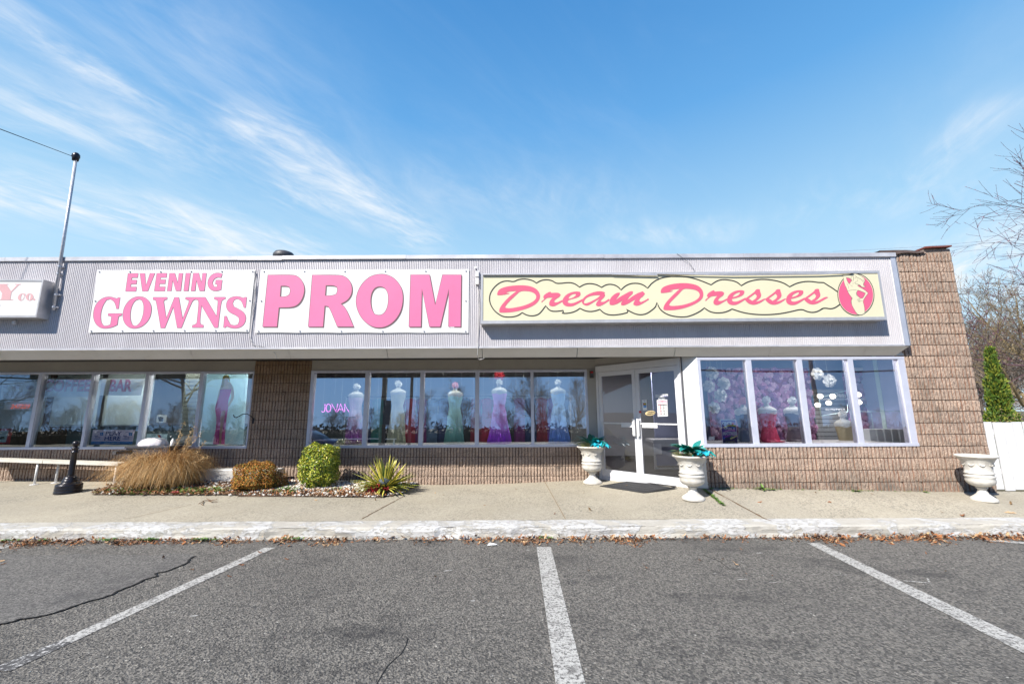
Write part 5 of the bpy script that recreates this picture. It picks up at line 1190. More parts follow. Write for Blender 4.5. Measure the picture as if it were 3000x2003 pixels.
# white display plinths at the right end
Yp = D2+.9; x0 = P(2549, 1280, Yp).x; x1_ = P(2645, 1280, Yp).x; n = 5
for i in range(n):
    a_ = lerp(x0, x1_, i/n); b = MB(); b.box(a_+.006, lerp(x0, x1_, (i+1)/n)-.006, Yp-.02*i, Yp+.3, zfl, P(2600, 1257, Yp).z); o = b.build('white_binder_box', mat('display_white', (.62, .66, .68), .5), loc=(a_, Yp, zfl)); tag(o, 'upright white box in the display row, %s from the left' % ordn[i], 'box', 'white boxes at the right end of the front window')
root = thing('glass_case', (P(2552, 1210, Yp).x, Yp, zfl), 'empty glass display case edges above the white boxes', 'display case')
b = MB(); ca = P(2551, 1205, Yp-.1); cb_ = P(2640, 1205, Yp-.1); zl = P(2600, 1257, Yp).z
for seg in ([(ca.x, Yp-.1, zl), (ca.x, Yp-.1, ca.z), (cb_.x, Yp-.1, ca.z), (cb_.x, Yp-.1, zl)], [(ca.x, Yp-.1, ca.z), (ca.x, Yp+.3, ca.z), (cb_.x, Yp+.3, ca.z), (cb_.x, Yp-.1, ca.z)]): b.tube(seg, .006, 5)
b.build('case_edges', MATS['edge_glass'], root)
# poster in front window
root = thing('show_poster', tuple(P(2137, 1298, D2+.06)), 'purple show poster with rainbow stripes reading ONCE UPON A MATTRESS', 'poster')
YPp = D2+.05; fq = lambda x, y: P(2060+x/13.064, 1200+y/13.064, YPp)
b = MB(); v, f = fill_polys([[(655,365),(1245,365),(1330,1305),(748,1305)]]); put(b, v, f, fq, 0); b.build('poster_sheet', paper, root)
flat('print_ground', [(672,395),(1230,395),(1310,1295),(765,1295)], mat('poster_purple', (.12, .04, .33), .5), .0012, root, fq, 2)
flat('print_ground', [(745,1050),(1300,1040),(1310,1295),(765,1295)], mat('poster_dark', (.04, .015, .09), .5), .0016, root, fq, 2)
for pl, nm, c in [([(1075,470),(1200,490),(1205,565),(1080,555)], 'red', (.65, .05, .04)), ([(780,660),(900,590),(1050,555),(1245,580),(1240,650),(1050,620),(900,650),(800,700)], 'yellow', (.75, .65, .02)), ([(1090,640),(1215,665),(1215,730),(1100,700)], 'blue', (.06, .35, .7)), ([(790,830),(950,760),(1080,735),(1230,770),(1225,835),(1080,800),(950,820),(820,875)], 'pink', (.72, .28, .62)), ([(800,1030),(950,950),(1090,905),(1260,980),(1190,1010),(1080,985),(950,1020),(870,1070)], 'magenta', (.38, .05, .40)), ([(1015,1085),(1295,965),(1305,1015),(1050,1135)], 'cream', (.75, .65, .25)), ([(755,1060),(800,1045),(845,1065),(840,1110),(790,1125),(755,1100)], 'cobalt', (.05, .12, .6)), ([(1050,1020),(1080,990),(1130,1010),(1120,1040),(1060,1045)], 'green', (.04, .3, .05))]:
    flat('stripe_'+nm, pl, mat('print_'+nm, c, .5), .0022, root, fq, .3)
def ptxt(s, zx, zy, w, h, mt, bold=.03): flat_text(s, 2060+zx/13.064, 1200+zy/13.064, w/13.064, h/13.064, YPp, mt, root, bold, dy=.0032)
ptxt('ONCE', 910, 520, 360, 130, paper, .05); ptxt('UPON', 950, 715, 270, 90, paper, .04); ptxt('A', 1180, 715, 75, 85, paper, .04); ptxt('MATTRESS', 1015, 905, 520, 130, paper, .04)
ptxt('Purchase tickets at', 1030, 1215, 340, 30, mat('print_yellow', (.75, .65, .02), .5)); ptxt('www.tickets.com', 1030, 1262, 500, 34, paper)
t = sheet('paper_note', [(2077.5, 1278), (2093.5, 1277.5), (2094, 1288), (2076, 1288)], D2+.05, paper, loc=P(2085, 1288, D2+.05)); tag(t, 'small torn white paper stuck in the corner of the front window', 'paper')
# ---- stickers on the right door leaf
def dquad(name, c, mt, par, n=.004):
    b = MB(); b.poly([DR(x, y, n) for x, y in c]); return b.build(name, mt, par)
def dtext(s, sx, sy, w, h, mt, par, n=.006, bold=.02, shear=0):
    v, f = text_polys(s, bold, shear, 1, 'CENTER'); a = DR(sx-w/2, sy, n); c = DR(sx+w/2, sy, n); lo = DR(sx, sy+h/2, n).z; hi = DR(sx, sy-h/2, n).z
    b = MB(); b.add([(lerp(a.x, c.x, q[0]), lerp(a.y, c.y, q[0]), lerp(lo, hi, q[1])) for q in v], f); return b.build('lettering', mt, par)
fz = lambda x, y: (1880+x/13.064, 1140+y/13.064)
rt = thing('opening_hours_sign', tuple(DR(1941, 1218, .004)), 'pink and white opening hours table stuck on the right door glass', 'sign')
dquad('sign_sheet', [fz(580, 415), fz(975, 390), fz(1005, 1025), fz(615, 1045)], paper, rt)
dquad('header_band', [fz(598, 435), fz(960, 410), fz(967, 555), fz(605, 570)], mat('hours_pink', (.70, .33, .40), .5), rt, .0055)
dtext('OPEN', *fz(780, 460), 8, 2.4, dark, rt, .007); dtext('BUSINESS HOURS', *fz(785, 520), 22, 3, paper, rt, .007)
b_ = dquad('table_ground', [fz(612, 580), fz(965, 570), fz(985, 1000), fz(632, 1012)], dark, rt, .0055)
dquad('day_column', [fz(615, 605), fz(730, 602), fz(748, 1008), fz(632, 1010)], mat('hours_red', (.45, .04, .09), .5), rt, .006)
for r in range(7):
    y = 615+r*57
    for (xa, xb_) in ((628+r*2.5, 712+r*2.5), (740+r*2.5, 832+r*2.5), (858+r*2.3, 955+r*2.3)): dquad('table_cell', [fz(xa, y), fz(xb_, y-3), fz(xb_+2, y+35), fz(xa+2, y+38)], paper, rt, .007)
rt2 = thing('name_sticker', tuple(DR(1938, 1160, .004)), 'white lettered name strip above the opening hours on the door glass', 'sticker')
dquad('sticker_band', [fz(750, 225), fz(1003, 205), fz(1003, 275), fz(750, 298)], paper, rt2); b = MB(); dquad('sticker_band', [fz(525, 215), fz(1003, 172), fz(1003, 185), fz(525, 228)], paper, rt2); dquad('sticker_band', [fz(525, 300), fz(750, 290), fz(750, 298), fz(525, 312)], paper, rt2)
dtext('Dream', *fz(640, 262), 16, 5.2, paper, rt2); dtext('Dresses', *fz(878, 246), 17.5, 4.6, navy, rt2, .007); dtext('Store Hours', *fz(765, 362), 20, 3.8, paper, rt2)
rt3 = thing('payment_sticker', tuple(DR(1889, 1200, .004)), 'white card payment sticker at the door glass edge', 'sticker')
dquad('sticker_sheet', [fz(20, 405), fz(185, 400), fz(208, 800), fz(40, 806)], paper, rt3); dquad('card_logo', [fz(52, 520), fz(165, 518), fz(168, 608), fz(55, 612)], dark, rt3, .0055); dquad('card_logo', [fz(55, 625), fz(175, 620), fz(178, 700), fz(60, 705)], mat('card_blue', (.10, .30, .62), .5), rt3, .0055)
b = MB(); 
for cx, c in ((90, 'red'), (125, 'yellow')):
    b = MB(); e_ = [DR(*fz(cx+28*math.cos(2*math.pi*k/16), 562+28*math.sin(2*math.pi*k/16)), .0065+(.001 if c == 'yellow' else 0)) for k in range(16)]; b.poly(e_); b.build('card_disc', MATS['print_'+c], rt3)
dtext('VISA', *fz(105, 440), 7, 2.6, navy, rt3)
rt4 = thing('oval_sticker', tuple(DR(1905, 1212, .004)), 'gold rimmed black oval sticker on the right door glass', 'sticker')
gold = mat('sticker_gold', (.62, .48, .25), .5)
def doval(cx, cy, rx, ry, mt, n, par): b = MB(); b.poly([DR(*fz(cx+rx*math.cos(2*math.pi*k/28), cy+ry*math.sin(2*math.pi*k/28)-.10*rx*math.cos(2*math.pi*k/28)), n) for k in range(28)]); b.build('oval', mt, par)
doval(325, 910, 195, 92, gold, .004, rt4); doval(325, 910, 180, 66, black, .0055, rt4); doval(190, 915, 40, 42, gold, .007, rt4)
dtext('BUSINESS', *fz(355, 890), 19, 3, gold, rt4, .007); dtext('ASSOCIATION', *fz(360, 925), 19, 2.6, gold, rt4, .007)
t = dquad('lock_notice', [(1871.5, 1203), (1878, 1203), (1879, 1209.5), (1872, 1209.5)], MATS['red_lens'], None, .014); tag(t, 'tiny red notice on the stile between the door leaves', 'notice')
# white table just inside the right leaf
root = thing('side_table', (2.55, 9.35, zfl), 'white side table with papers just inside the right door', 'table')
ta = DR(1905, 1290, -.9); xa, ya = ta.x, 9.65
xl_, xr_ = P(1912, 1290, ya).x, P(2010, 1290, ya).x
b = MB(); b.box(xl_, xr_, ya-.02, ya+.5, P(1950, 1295, ya).z, P(1950, 1287, ya).z); b.build('table_top', white, root)
b = MB(); b.box(xl_+.02, xr_-.02, ya, ya+.03, P(1950, 1308, ya).z, P(1950, 1295, ya).z-.001); b.box(xl_+.02, xr_-.02, ya, ya+.03, P(1950, 1378, ya).z, P(1950, 1369, ya).z); b.build('apron', white, root)
for x in (xl_+.02, xr_-.06):
    b = MB(); b.box(x, x+.04, ya-.005, ya+.04, zfl, P(1950, 1296, ya).z); b.build('leg', white, root)
t = MB(); t.box(P(1914, 1300, ya-.03).x, P(1937, 1300, ya-.03).x, ya-.035, ya-.03, P(1925, 1330, ya-.03).z, P(1925, 1300, ya-.03).z); tag(t.build('paper_notice', paper, loc=(xl_, ya, 1)), 'white printed notice hung on the front of the side table', 'notice')
# ================================================================== STREET OBJECTS
stone = NB('urn_plaster'); p = stone.pos(); stone.base(stone.mix(stone.rng(stone.noise(p, 7, 8, .75), .35, .62), (.42, .39, .34), (.60, .58, .54))); stone.rough(.6); stone.bump(stone.noise(p, 30, 4), .25, .006); stone = stone.mt
soil = mat('soil', (.06, .04, .028), .95, var=.4, vscale=20, bump=.6, bscale=30)
def urn(name, x, y, z, s, sr, label, wide=False):
    root = thing(name, (x, y, z), label, 'urn')
    n = 48
    if not wide:
        base = [(.0, 0), (.178, 0), (.185, .015), (.18, .04), (.165, .055), (.12, .085), (.08, .12), (.06, .165), (.058, .19), (.075, .20), (.085, .215), (.07, .225)]
        bowl = [(.07, .225), (.12, .24), (.165, .265), (.19, .30), (.198, .335), (.19, .37), (.205, .385), (.208, .40), (.19, .41), (.185, .43), (.20, .437), (.203, .45), (.188, .46), (.185, .50), (.19, .56), (.21, .62), (.245, .675), (.27, .70), (.285, .703), (.29, .715), (.285, .733), (.27, .735), (.25, .72), (.24, .69), (.0, .67)]
    else:
        base = [(.0, 0), (.20, 0), (.212, .015), (.20, .05), (.16, .085), (.115, .13), (.09, .18), (.085, .20), (.11, .215), (.115, .23), (.10, .245)]
        bowl = [(.10, .245), (.16, .26), (.21, .29), (.24, .33), (.255, .37), (.245, .40), (.258, .41), (.26, .425), (.235, .435), (.232, .45), (.248, .458), (.25, .47), (.235, .48), (.238, .51), (.255, .57), (.285, .63), (.32, .672), (.345, .69), (.352, .71), (.345, .725), (.325, .727), (.29, .70), (.25, .62), (.0, .58)]
    flut = lambda a, r, zz: ((1+.028*abs(math.sin(a*9)),)*2 if (.24 < zz < .37) else ((1+.012*math.sin(a*12),)*2 if .46 < zz < .66 else (1, 1)))
    b = MB(); b.lathe([(r*sr, zz*s) for r, zz in base], (x, y, z), n); b.build('pedestal', stone, root, smooth=True)
    b = MB(); b.lathe([(r*sr, zz*s) for r, zz in bowl], (x, y, z), n, lambda a, r, zz: flut(a, r, zz/s)); b.build('bowl', stone, root, smooth=True)
    for k in range(9):   # relief swags on the neck
        b = MB(); a0 = 2*math.pi*k/9; zz = z+.57*s; rad = (.205 if not wide else .255)*sr
        pts = [(x+math.cos(a0+t)*rad*1.0, y+math.sin(a0+t)*rad, zz+.03*s*(t/.22)**2) for t in (-.22, -.11, 0, .11, .22)]
        b.tube(pts, [.003, .008, .011, .008, .003], 6); b.build('relief', stone, root, smooth=True)
    if not wide: b = MB(); b.lathe([(.0, .0), (.25*sr, .0)], (x, y, z+.70*s), 24, cap=False); b.build('soil', soil, root)
    return root
u1 = (P(1734, 1360, 8.92).x, 8.92); u2 = (P(2024, 1360, 7.25).x, 7.25); u3 = (P(2868, 1385, 7.12).x, 7.12)
z1, z2u, z3 = gz(*u1)-.005, gz(*u2)-.012, gz(*u3)-.01
urn('urn_planter', u1[0], u1[1], z1, 1.03, 1.04, 'white pedestal urn with teal foliage left of the entrance')
urn('urn_planter', u2[0], u2[1], z2u, .99, 1.0, 'white pedestal urn with teal foliage right of the entrance')
urn('urn_planter', u3[0], u3[1], z3, 1.0, .90, 'empty white pedestal urn in front of the pilaster and the white fence')
teal = mat('leaf_teal', (.012, .22, .20), .35, var=.35, vscale=9); cyan = mat('leaf_cyan', (.02, .38, .50), .35, var=.25, vscale=9); deep = mat('leaf_deep_green', (.012, .13, .075), .4, var=.4, vscale=10)
def leafshape(b, base, d, up, L_, w, mi, curl=.3):
    d = d.normalized(); s_ = d.cross(up).normalized(); n = s_.cross(d).normalized()
    prof = [(0, .04), (.15, .6), (.38, 1), (.62, .85), (.85, .4), (1, 0)]
    base = Vector(base); L0 = []; R0 = []; C0 = []
    for t, ww in prof:
        drop = -curl*L_*t*t; c = base+d*L_*t+Vector((0, 0, drop)); C0.append(c); L0.append(c+s_*w*ww/2+n*w*.18*ww); R0.append(c-s_*w*ww/2+n*w*.18*ww)
    for i in range(5):
        b.quad(C0[i], C0[i+1], L0[i+1], L0[i], mi); b.quad(R0[i], R0[i+1], C0[i+1], C0[i], mi)
grassm = mat('faux_grass', (.20, .24, .07), .7, alt=(.30, .27, .12), vscale=20)
def plant(x, y, z, seed, label, dx):
    root = thing('artificial_plant', (x, y, z), label, 'plant', 'teal artificial plants in the urns'); rr = random.Random(seed); b = MB()
    for k in range(34):
        a = rr.uniform(0, 2*math.pi); el = rr.uniform(.0, 1.0)
        right = math.cos(a) > .1
        d = Vector((math.cos(a)*math.cos(el), math.sin(a)*math.cos(el), math.sin(el)))
        bs = Vector((x+math.cos(a)*.08+dx*.5, y+math.sin(a)*.07, z+rr.uniform(.03, .12)))
        leafshape(b, bs, d, Vector((0, 0, 1)), rr.uniform(.20, .33), rr.uniform(.11, .16), (rr.choice((1, 0)) if right and rr.random() < .6 else rr.choice((0, 2, 2))), rr.uniform(.05, .55))
    for cx_ in (.13, .20):
        for k in range(7):
            a = 2*math.pi*k/7+cx_*9; d = Vector((math.cos(a), math.sin(a)*.8-.3, rr.uniform(-.1, .35)))
            leafshape(b, (x+cx_, y-.13, z+.08), d, Vector((0, 0, 1)), .19, .115, rr.choice((0, 1)), .5)
    b.build('leaves', [teal, cyan, deep], root)
    b = MB()
    for k in range(120):
        a = rr.uniform(0, 2*math.pi); r0 = rr.uniform(.02, .2); L_ = rr.uniform(.10, .26); o = Vector((x+math.cos(a)*r0, y+math.sin(a)*r0, z)); d = Vector((math.cos(a)-.2, math.sin(a), rr.uniform(.3, 1.2))).normalized()
        b.tube([o, o+d*L_*.6, o+d*L_+Vector((0, 0, -.25*L_))], [.003, .0025, .001], 3)
    b.build('grass_tufts', grassm, root)
plant(u1[0], u1[1], z1+.735, 4, 'teal poinsettia leaves with grassy tufts in the urn left of the door', .02); plant(u2[0], u2[1], z2u+.71, 9, 'teal and bright blue leaves in the urn right of the door', .05)
# door mat
mc = [G(1757, 1424), G(1851.5, 1408.5), G(1982, 1425), G(1886, 1444.5)]
b = MB(); th = .012; top = [q+Vector((0, 0, th)) for q in mc]; n = 12
# follow the slab: subdivide
def bil(u, v): return mc[0].lerp(mc[1], u).lerp(mc[3].lerp(mc[2], u), v)
for i in range(n):
    for j in range(n):
        q = []
        for (a_, c_) in ((i, j), (i+1, j), (i+1, j+1), (i, j+1)): w_ = bil(a_/n, c_/n); q.append((w_.x, w_.y, gz(w_.x, w_.y)+th))
        b.quad(*q)
for A_, B_ in ((0, 1), (1, 2), (2, 3), (3, 0)): b.quad(mc[A_]+Vector((0, 0, -.01)), mc[B_]+Vector((0, 0, -.01)), mc[B_]+Vector((0, 0, th)), mc[A_]+Vector((0, 0, th)))
mroot = thing('door_mat', tuple(mc[3]), 'black rubber mat lying askew before the entrance', 'door mat'); b.build('mat_sheet', mat('mat_rubber', (.022, .022, .024), .85, var=.3, vscale=90, bump=.5, bscale=200), mroot)
b = MB(); ml = mat('mat_groove', (.10, .10, .105), .8)
for t in (.28, .31, .49, .515, .68, .705):
    q = [bil(t, .02), bil(t+.006, .02), bil(t+.006, .98), bil(t, .98)]; b = MB(); b.poly([(w_.x, w_.y, gz(w_.x, w_.y)+th+.003) for w_ in q]); b.build('groove', ml, mroot)
# bollard-like cast iron post
bx, by = P(201, 1430, 8.2).x, 8.2; zb_ = gz(bx, by)-.01; H = P(211, 1290, by).z-zb_
root = thing('iron_post', (bx, by, zb_), 'black cast iron post with ball top on a stepped round base', 'post')
RS = .72
b = MB(); b.lathe([(r_*RS, z_) for r_, z_ in [(.0, 0), (.265, 0), (.275, .02), (.27, .05), (.262, .06), (.27, .075), (.268, .10), (.26, .11), (.266, .125), (.262, .165), (.24, .18), (.225, .185)]], (bx, by, zb_), 48); b.build('foot_plate', blackmetal, root, smooth=True)
b = MB(); b.lathe([(r_*RS, z_) for r_, z_ in [(.225, .185), (.17, .195), (.155, .215), (.158, .235), (.145, .245), (.135, .27), (.12, .30), (.08, .318), (.066, .32), (.068, .335)]], (bx, by, zb_), 40); b.build('stepped_base', blackmetal, root, smooth=True)
b = MB(); b.lathe([(r_*.85, z_) for r_, z_ in [(.06, .33), (.056, .345), (.054, .60), (.052, H-.24), (.058, H-.235), (.064, H-.22), (.060, H-.205), (.050, H-.20), (.048, H-.165), (.062, H-.155), (.068, H-.145), (.06, H-.135), (.04, H-.128), (.034, H-.10)]], (bx, by, zb_), 28); b.build('shaft', blackmetal, root, smooth=True)
b = MB(); R_ = .058; b.lathe([(.03, -R_*.95)]+[(R_*math.cos(t), R_*math.sin(t)) for t in [-1.1+i*(2.65/12) for i in range(13)]], (bx, by, zb_+H-R_), 28); b.build('ball_finial', blackmetal, root, smooth=True)
# low rail bench
yb_ = 8.97; a_ = P(-60, 1342, yb_-.1); c_ = P(350, 1356, yb_-.1)
root = thing('low_bench', (c_.x, yb_, gz(c_.x, yb_)), 'long low white bench rail on round legs along the block wall', 'bench')
b = MB()
for (t0, t1) in ((0, .46), (.465, 1)):
    q0, q1 = a_.lerp(c_, t0), a_.lerp(c_, t1); ctr = (q0+q1)/2; b.obox((ctr.x, yb_, ctr.z-.028), Vector(((q1.x-q0.x)/2, 0, (q1.z-q0.z)/2)), Vector((0, .13, 0)), Vector((0, 0, .026)))
b.build('seat_plank', mat('bench_white', (.60, .57, .50), .5, var=.12, vscale=6), root)
for sx, dy in ((101, -.08), (162, .08), (334, -.08), (-20, .08)):
    q = P(sx, 1416, yb_+dy); zg = gz(q.x, yb_+dy); zt_ = lerp(a_.z, c_.z, (q.x-a_.x)/(c_.x-a_.x))-.055
    lg = MB(); lg.tube([(q.x, yb_+dy, zg), (q.x, yb_+dy, zt_)], .021, 12); o = lg.build('leg', white, root, smooth=True)
    fl_ = MB(); fl_.lathe([(.07, 0), (.068, .008), (.02, .012)], (q.x, yb_+dy, zg), 18); fl_.build('flange', white, o)
# litter bin and bag
YN = 8.62; bx0 = P(367, 1330, YN).x; bx1 = bx0+.86; zg = gz(bx0, 8.8); zt_ = P(400, 1305, YN).z
root = thing('litter_bin', ((bx0+bx1)/2, YN+.25, zg), 'dark grey square bin half hidden by the dry grass', 'bin'); binm = mat('bin_plastic', (.05, .05, .06), .45, var=.2, vscale=6)
b = MB(); 
w0, w1 = .018, 0.0
v = [(bx0+w0, YN+w0, zg), (bx1-w0, YN+w0, zg), (bx1-w0, YN+.5-w0, zg), (bx0+w0, YN+.5-w0, zg), (bx0, YN, zt_-.05), (bx1, YN, zt_-.05), (bx1, YN+.5, zt_-.05), (bx0, YN+.5, zt_-.05)]
b.add(v, [(0,3,2,1),(0,1,5,4),(1,2,6,5),(2,3,7,6),(3,0,4,7),(4,5,6,7)]); b.build('bin_body', binm, root)
b = MB(); b.box(bx0-.02, bx1+.02, YN-.02, YN+.52, zt_-.05, zt_-.015); b.build('rim', binm, root)
b = MB(); b.box(bx0+.05, bx0+.12, 8.285, YN, zt_-.14, zt_-.08); b.build('handle', dark, root)
b = MB(); cx, cy, cz_ = P(446, 1295, YN+.2).x, YN+.24, zt_-.02; rr = random.Random(6); nph = [rr.uniform(0, 6) for _ in range(6)]
b.lathe([(.27*math.cos(t)**.7 if t < 1.5 else .0, .17*math.sin(t)) for t in [i*1.57/12 for i in range(13)]], (cx, cy, cz_), 40, lambda a, r, z: ((1+.05*math.sin(7*a+nph[0]+z*30)+.04*math.sin(13*a-z*40+nph[1])), .75*(1+.05*math.sin(6*a+nph[2]+z*25)+.03*math.sin(17*a))))
tag(b.build('rubbish_bag', mat('bag_plastic', (.62, .58, .60), .3, var=.1, vscale=12, bump=.6, bscale=14), loc=(cx, cy, cz_), smooth=True), 'knotted white plastic bag bulging out of the dark bin', 'bag')
b = MB(); q = P(506, 1292, YN+.1); b.lathe([(.03, -.09), (.035, -.085), (.035, .0), (.015, .035), (.013, .055), (.0, .057)], (q.x, YN+.1, q.z), 14); tag(b.build('white_bottle', paper, loc=(q.x, YN+.1, q.z), smooth=True), 'small white bottle sticking up behind the grass plumes', 'bottle')
# painted timber behind the shrubs
yt = 9.0; q0, q1 = P(560, 1390, yt-.13), P(812, 1390, yt-.13); zt_ = P(720, 1374.5, yt-.13).z; zl_ = P(720, 1409, yt-.13).z
root = thing('painted_timber', (q0.x, yt, zl_), 'thick white painted timber beam lying on blocks behind the orange shrub', 'timber beam')
b = MB(); ch = .02; x0, x1, y0, y1 = q0.x, q1.x, yt-.13, yt+.13
prof = [(y0, zl_), (y1, zl_), (y1, zt_-ch), (y1-ch, zt_), (y0+ch, zt_), (y0, zt_-ch)]; n = len(prof)
for x in (x0, x1): b.v += [(x, y, z) for y, z in prof]
for i in range(n): b.f.append((i, (i+1) % n, n+(i+1) % n, n+i)); b.m.append(0)
b.f.append(tuple(range(n))[::-1]); b.m.append(0); b.f.append(tuple(range(n, 2*n))); b.m.append(0)
b.build('beam', mat('timber_white', (.62, .61, .59), .55, var=.08, vscale=7, alt=(.50, .47, .43), bump=.3, bscale=25), root)
for x in (x0+.2, x1-.2): b = MB(); b.box(x-.12, x+.1, yt-.08, yt+.1, zl_-.2, zl_-.002); b.build('support_block', MATS['split_face_block'], root)
# ---------------------------------------------------------------- planting bed
bz = lambda x, y: gz(x, y)+.012+.05*max(0, min(1, (y-7.95)/.8))*max(0, min(1, (D1+.05-y)/.3))+.006*math.sin(x*9)*math.sin(y*11)
FB = [gp(265, 1447), gp(330, 1452), (gp(700, 1453)), gp(1000, 1457), gp(1120, 1458), gp(1180, 1448), gp(1215, 1425), gp(1235, 1412)]
BB = [gp(1228, 1409), (gp(1100, 1411)[0], D1-.02), (gp(700, 1411)[0], D1-.02), (gp(420, 1411)[0], D1-.02), gp(330, 1425)]
bed = FB+[(x, y) for x, y in BB]
def inside(x, y, poly):
    c = False; n = len(poly); j = n-1
    for i in range(n):
        xi, yi = poly[i]; xj, yj = poly[j]
        if (yi > y) != (yj > y) and x < (xj-xi)*(y-yi)/(yj-yi+1e-12)+xi: c = not c
        j = i
    return c
b = MB(); bxs = [q[0] for q in bed]; bys = [q[1] for q in bed]; NX, NY = 90, 16; xa, xb_, ya, yb2 = min(bxs), max(bxs), min(bys), max(bys); idx = {}
for j in range(NY+1):
    for i in range(NX+1):
        x, y = lerp(xa, xb_, i/NX), lerp(ya, yb2, j/NY); idx[i, j] = len(b.v); b.v.append((x, y, bz(x, y)))
for j in range(NY):
    for i in range(NX):
        x, y = lerp(xa, xb_, (i+.5)/NX), lerp(ya, yb2, (j+.5)/NY)
        if inside(x, y, bed): b.f.append((idx[i, j], idx[i+1, j], idx[i+1, j+1], idx[i, j+1])); b.m.append(0)
tag(b.build('planting_bed', mat('bed_mulch', (.16, .10, .06), .95, alt=(.07, .045, .03), vscale=30, bump=.6, bscale=40), smooth=True), kind='structure')
rnd = random.Random(31)
def bedpt():
    while True:
        x, y = rnd.uniform(xa, xb_), rnd.uniform(ya, yb2)
        if inside(x, y, bed): return x, y
# pebbles
b = MB()
ico = [(0,0,1),(.894,0,.447),(.276,.851,.447),(-.724,.526,.447),(-.724,-.526,.447),(.276,-.851,.447),(.724,.526,-.447),(-.276,.851,-.447),(-.894,0,-.447),(-.276,-.851,-.447),(.724,-.526,-.447),(0,0,-1)]
icf = [(0,1,2),(0,2,3),(0,3,4),(0,4,5),(0,5,1),(1,6,2),(2,7,3),(3,8,4),(4,9,5),(5,10,1),(2,6,7),(3,7,8),(4,8,9),(5,9,10),(1,10,6),(6,11,7),(7,11,8),(8,11,9),(9,11,10),(10,11,6)]
px0, px1 = gp(800, 1430)[0], gp(1235, 1430)[0]
k = 0
while k < 3200:
    x, y = bedpt()
    pr = 1.0 if px0-.3 < x < px1-.1 else .10
    if x > px0-.3 and y < 8.15+.12*math.sin(x*4): pr *= .35
    if rnd.random() > pr: continue
    r = rnd.uniform(.012, .030); sx_, sy_, sz_ = rnd.uniform(.8, 1.3), rnd.uniform(.8, 1.3), rnd.uniform(.45, .8); a = rnd.uniform(0, 6.3); ca, sa = math.cos(a), math.sin(a); zz = bz(x, y)+r*.25+rnd.uniform(0, .012)
    b.add([(x+(vx*sx_*ca-vy*sy_*sa)*r, y+(vx*sx_*sa+vy*sy_*ca)*r, zz+vz*sz_*r) for vx, vy, vz in ico], icf, 0 if rnd.random() < .8 else 1); k += 1
tag(b.build('pebbles', [mat('pebble_white', (.62, .59, .54), .7, var=.15, vscale=20), mat('pebble_tan', (.42, .34, .26), .8)]), 'white pebbles spread around the clipped green shrub', 'pebbles', kind='stuff')
# leaf litter
lm = [mat('dead_leaf_orange', (.27, .105, .035), .8, var=.3, vscale=30), mat('dead_leaf_brown', (.14, .07, .035), .85, var=.3, vscale=30), mat('dead_leaf_tan', (.40, .26, .14), .8, var=.25, vscale=30)]
def dead_leaf(b, x, y, z, s, r_=rnd):
    a = r_.uniform(0, 6.3); ca, sa = math.cos(a), math.sin(a); n = 7; pts = []; tx, ty = r_.uniform(-.7, .7), r_.uniform(-.7, .7)
    L_, W_ = s, s*r_.uniform(.3, .6); cup = r_.uniform(-.3, .6)
    sh = [(-1, 0), (-.5, .7), (-.1, .55), (.3, .95), (.6, .5), (1, .1), (.6, -.5), (.25, -.9), (-.15, -.5), (-.5, -.7)]
    for u, v in sh:
        u2, v2 = u*L_/2, v*W_/2; pts.append((x+u2*ca-v2*sa, y+u2*sa+v2*ca, z+.004+u2*tx+v2*ty+cup*s*.25*(v*v)+abs(u2*tx)+abs(v2*ty)))
    c = (x, y, z+.004+.0); n0 = len(b.v); b.v += pts+[(x, y, z+.004+abs(tx)*L_*.25)]; mi = r_.choice((0, 0, 1, 1, 2))
    for i in range(len(sh)): b.f.append((n0+i, n0+(i+1) % len(sh), n0+len(sh))); b.m.append(mi)
b = MB(); k = 0
dens = [(-8.5, -5.6, 1.0), (-5.6, -4.2, .8), (-4.2, -2.6, .55), (-2.6, -.6, .35), (-.7, 1.9, 1.0), (1.9, 3.0, .25), (3.0, 3.9, .5), (3.9, 8, 1.1), (-3.2, -2.2, .8)]
while k < 5200:
    x = rnd.uniform(-8.6, 8.2); p_ = max([d for a1, c1, d in dens if a1 <= x <= c1] or [.2]); p_ *= .55+.45*math.sin(x*7.1)*math.sin(x*2.3+1)
    if rnd.random() > p_/1.1: continue
    w_ = .05+.10*p_; y = 5.97-abs(rnd.gauss(0, w_)); z = .0+max(0, .045*(1-(5.97-y)/.12))*rnd.random(); s_ = rnd.uniform(.018, .05)
    dead_leaf(b, x, y, z, s_ if rnd.random() < .93 else .08); k += 1
for _ in range(26): dead_leaf(b, rnd.uniform(-8, 7.6), rnd.uniform(4.6, 5.85), .004, rnd.uniform(.03, .08))
tag(b.build('gutter_leaves', lm), 'drift of dry brown and orange leaves along the foot of the kerb', 'leaf litter', kind='stuff')
b = MB(); k = 0
while k < 3600:
    x, y = bedpt(); pr = .9 if y < 8.3 else .22
    if rnd.random() > pr: continue
    dead_leaf(b, x, y, bz(x, y)+rnd.uniform(0, .03), rnd.uniform(.03, .075)); k += 1
tag(b.build('bed_leaves', lm), 'dry fallen leaves covering the front of the planting bed', 'leaf litter', kind='stuff')
b = MB()
for sx, sy, s_ in [(1100, 1466, .08), (1275, 1445, .05), (1512, 1434, .07), (1710, 1444, .06), (1835, 1424.5, .07), (1730, 1496, .10), (2390, 1443, .07), (2430, 1471, .07), (2555, 1447, .05), (2226, 1470, .08), (2760, 1501, .05), (2963, 1479, .10), (2960, 1503, .13), (2820, 1510, .15), (1625, 1506, .05), (1160, 1425, .05), (925, 1465, .07), (1300, 1450, .05), (1420, 1480, .05)]:
    x, y = gp(sx, sy); dead_leaf(b, x, y, gz(x, y)+(.012 if sx == 1835 else 0), s_)
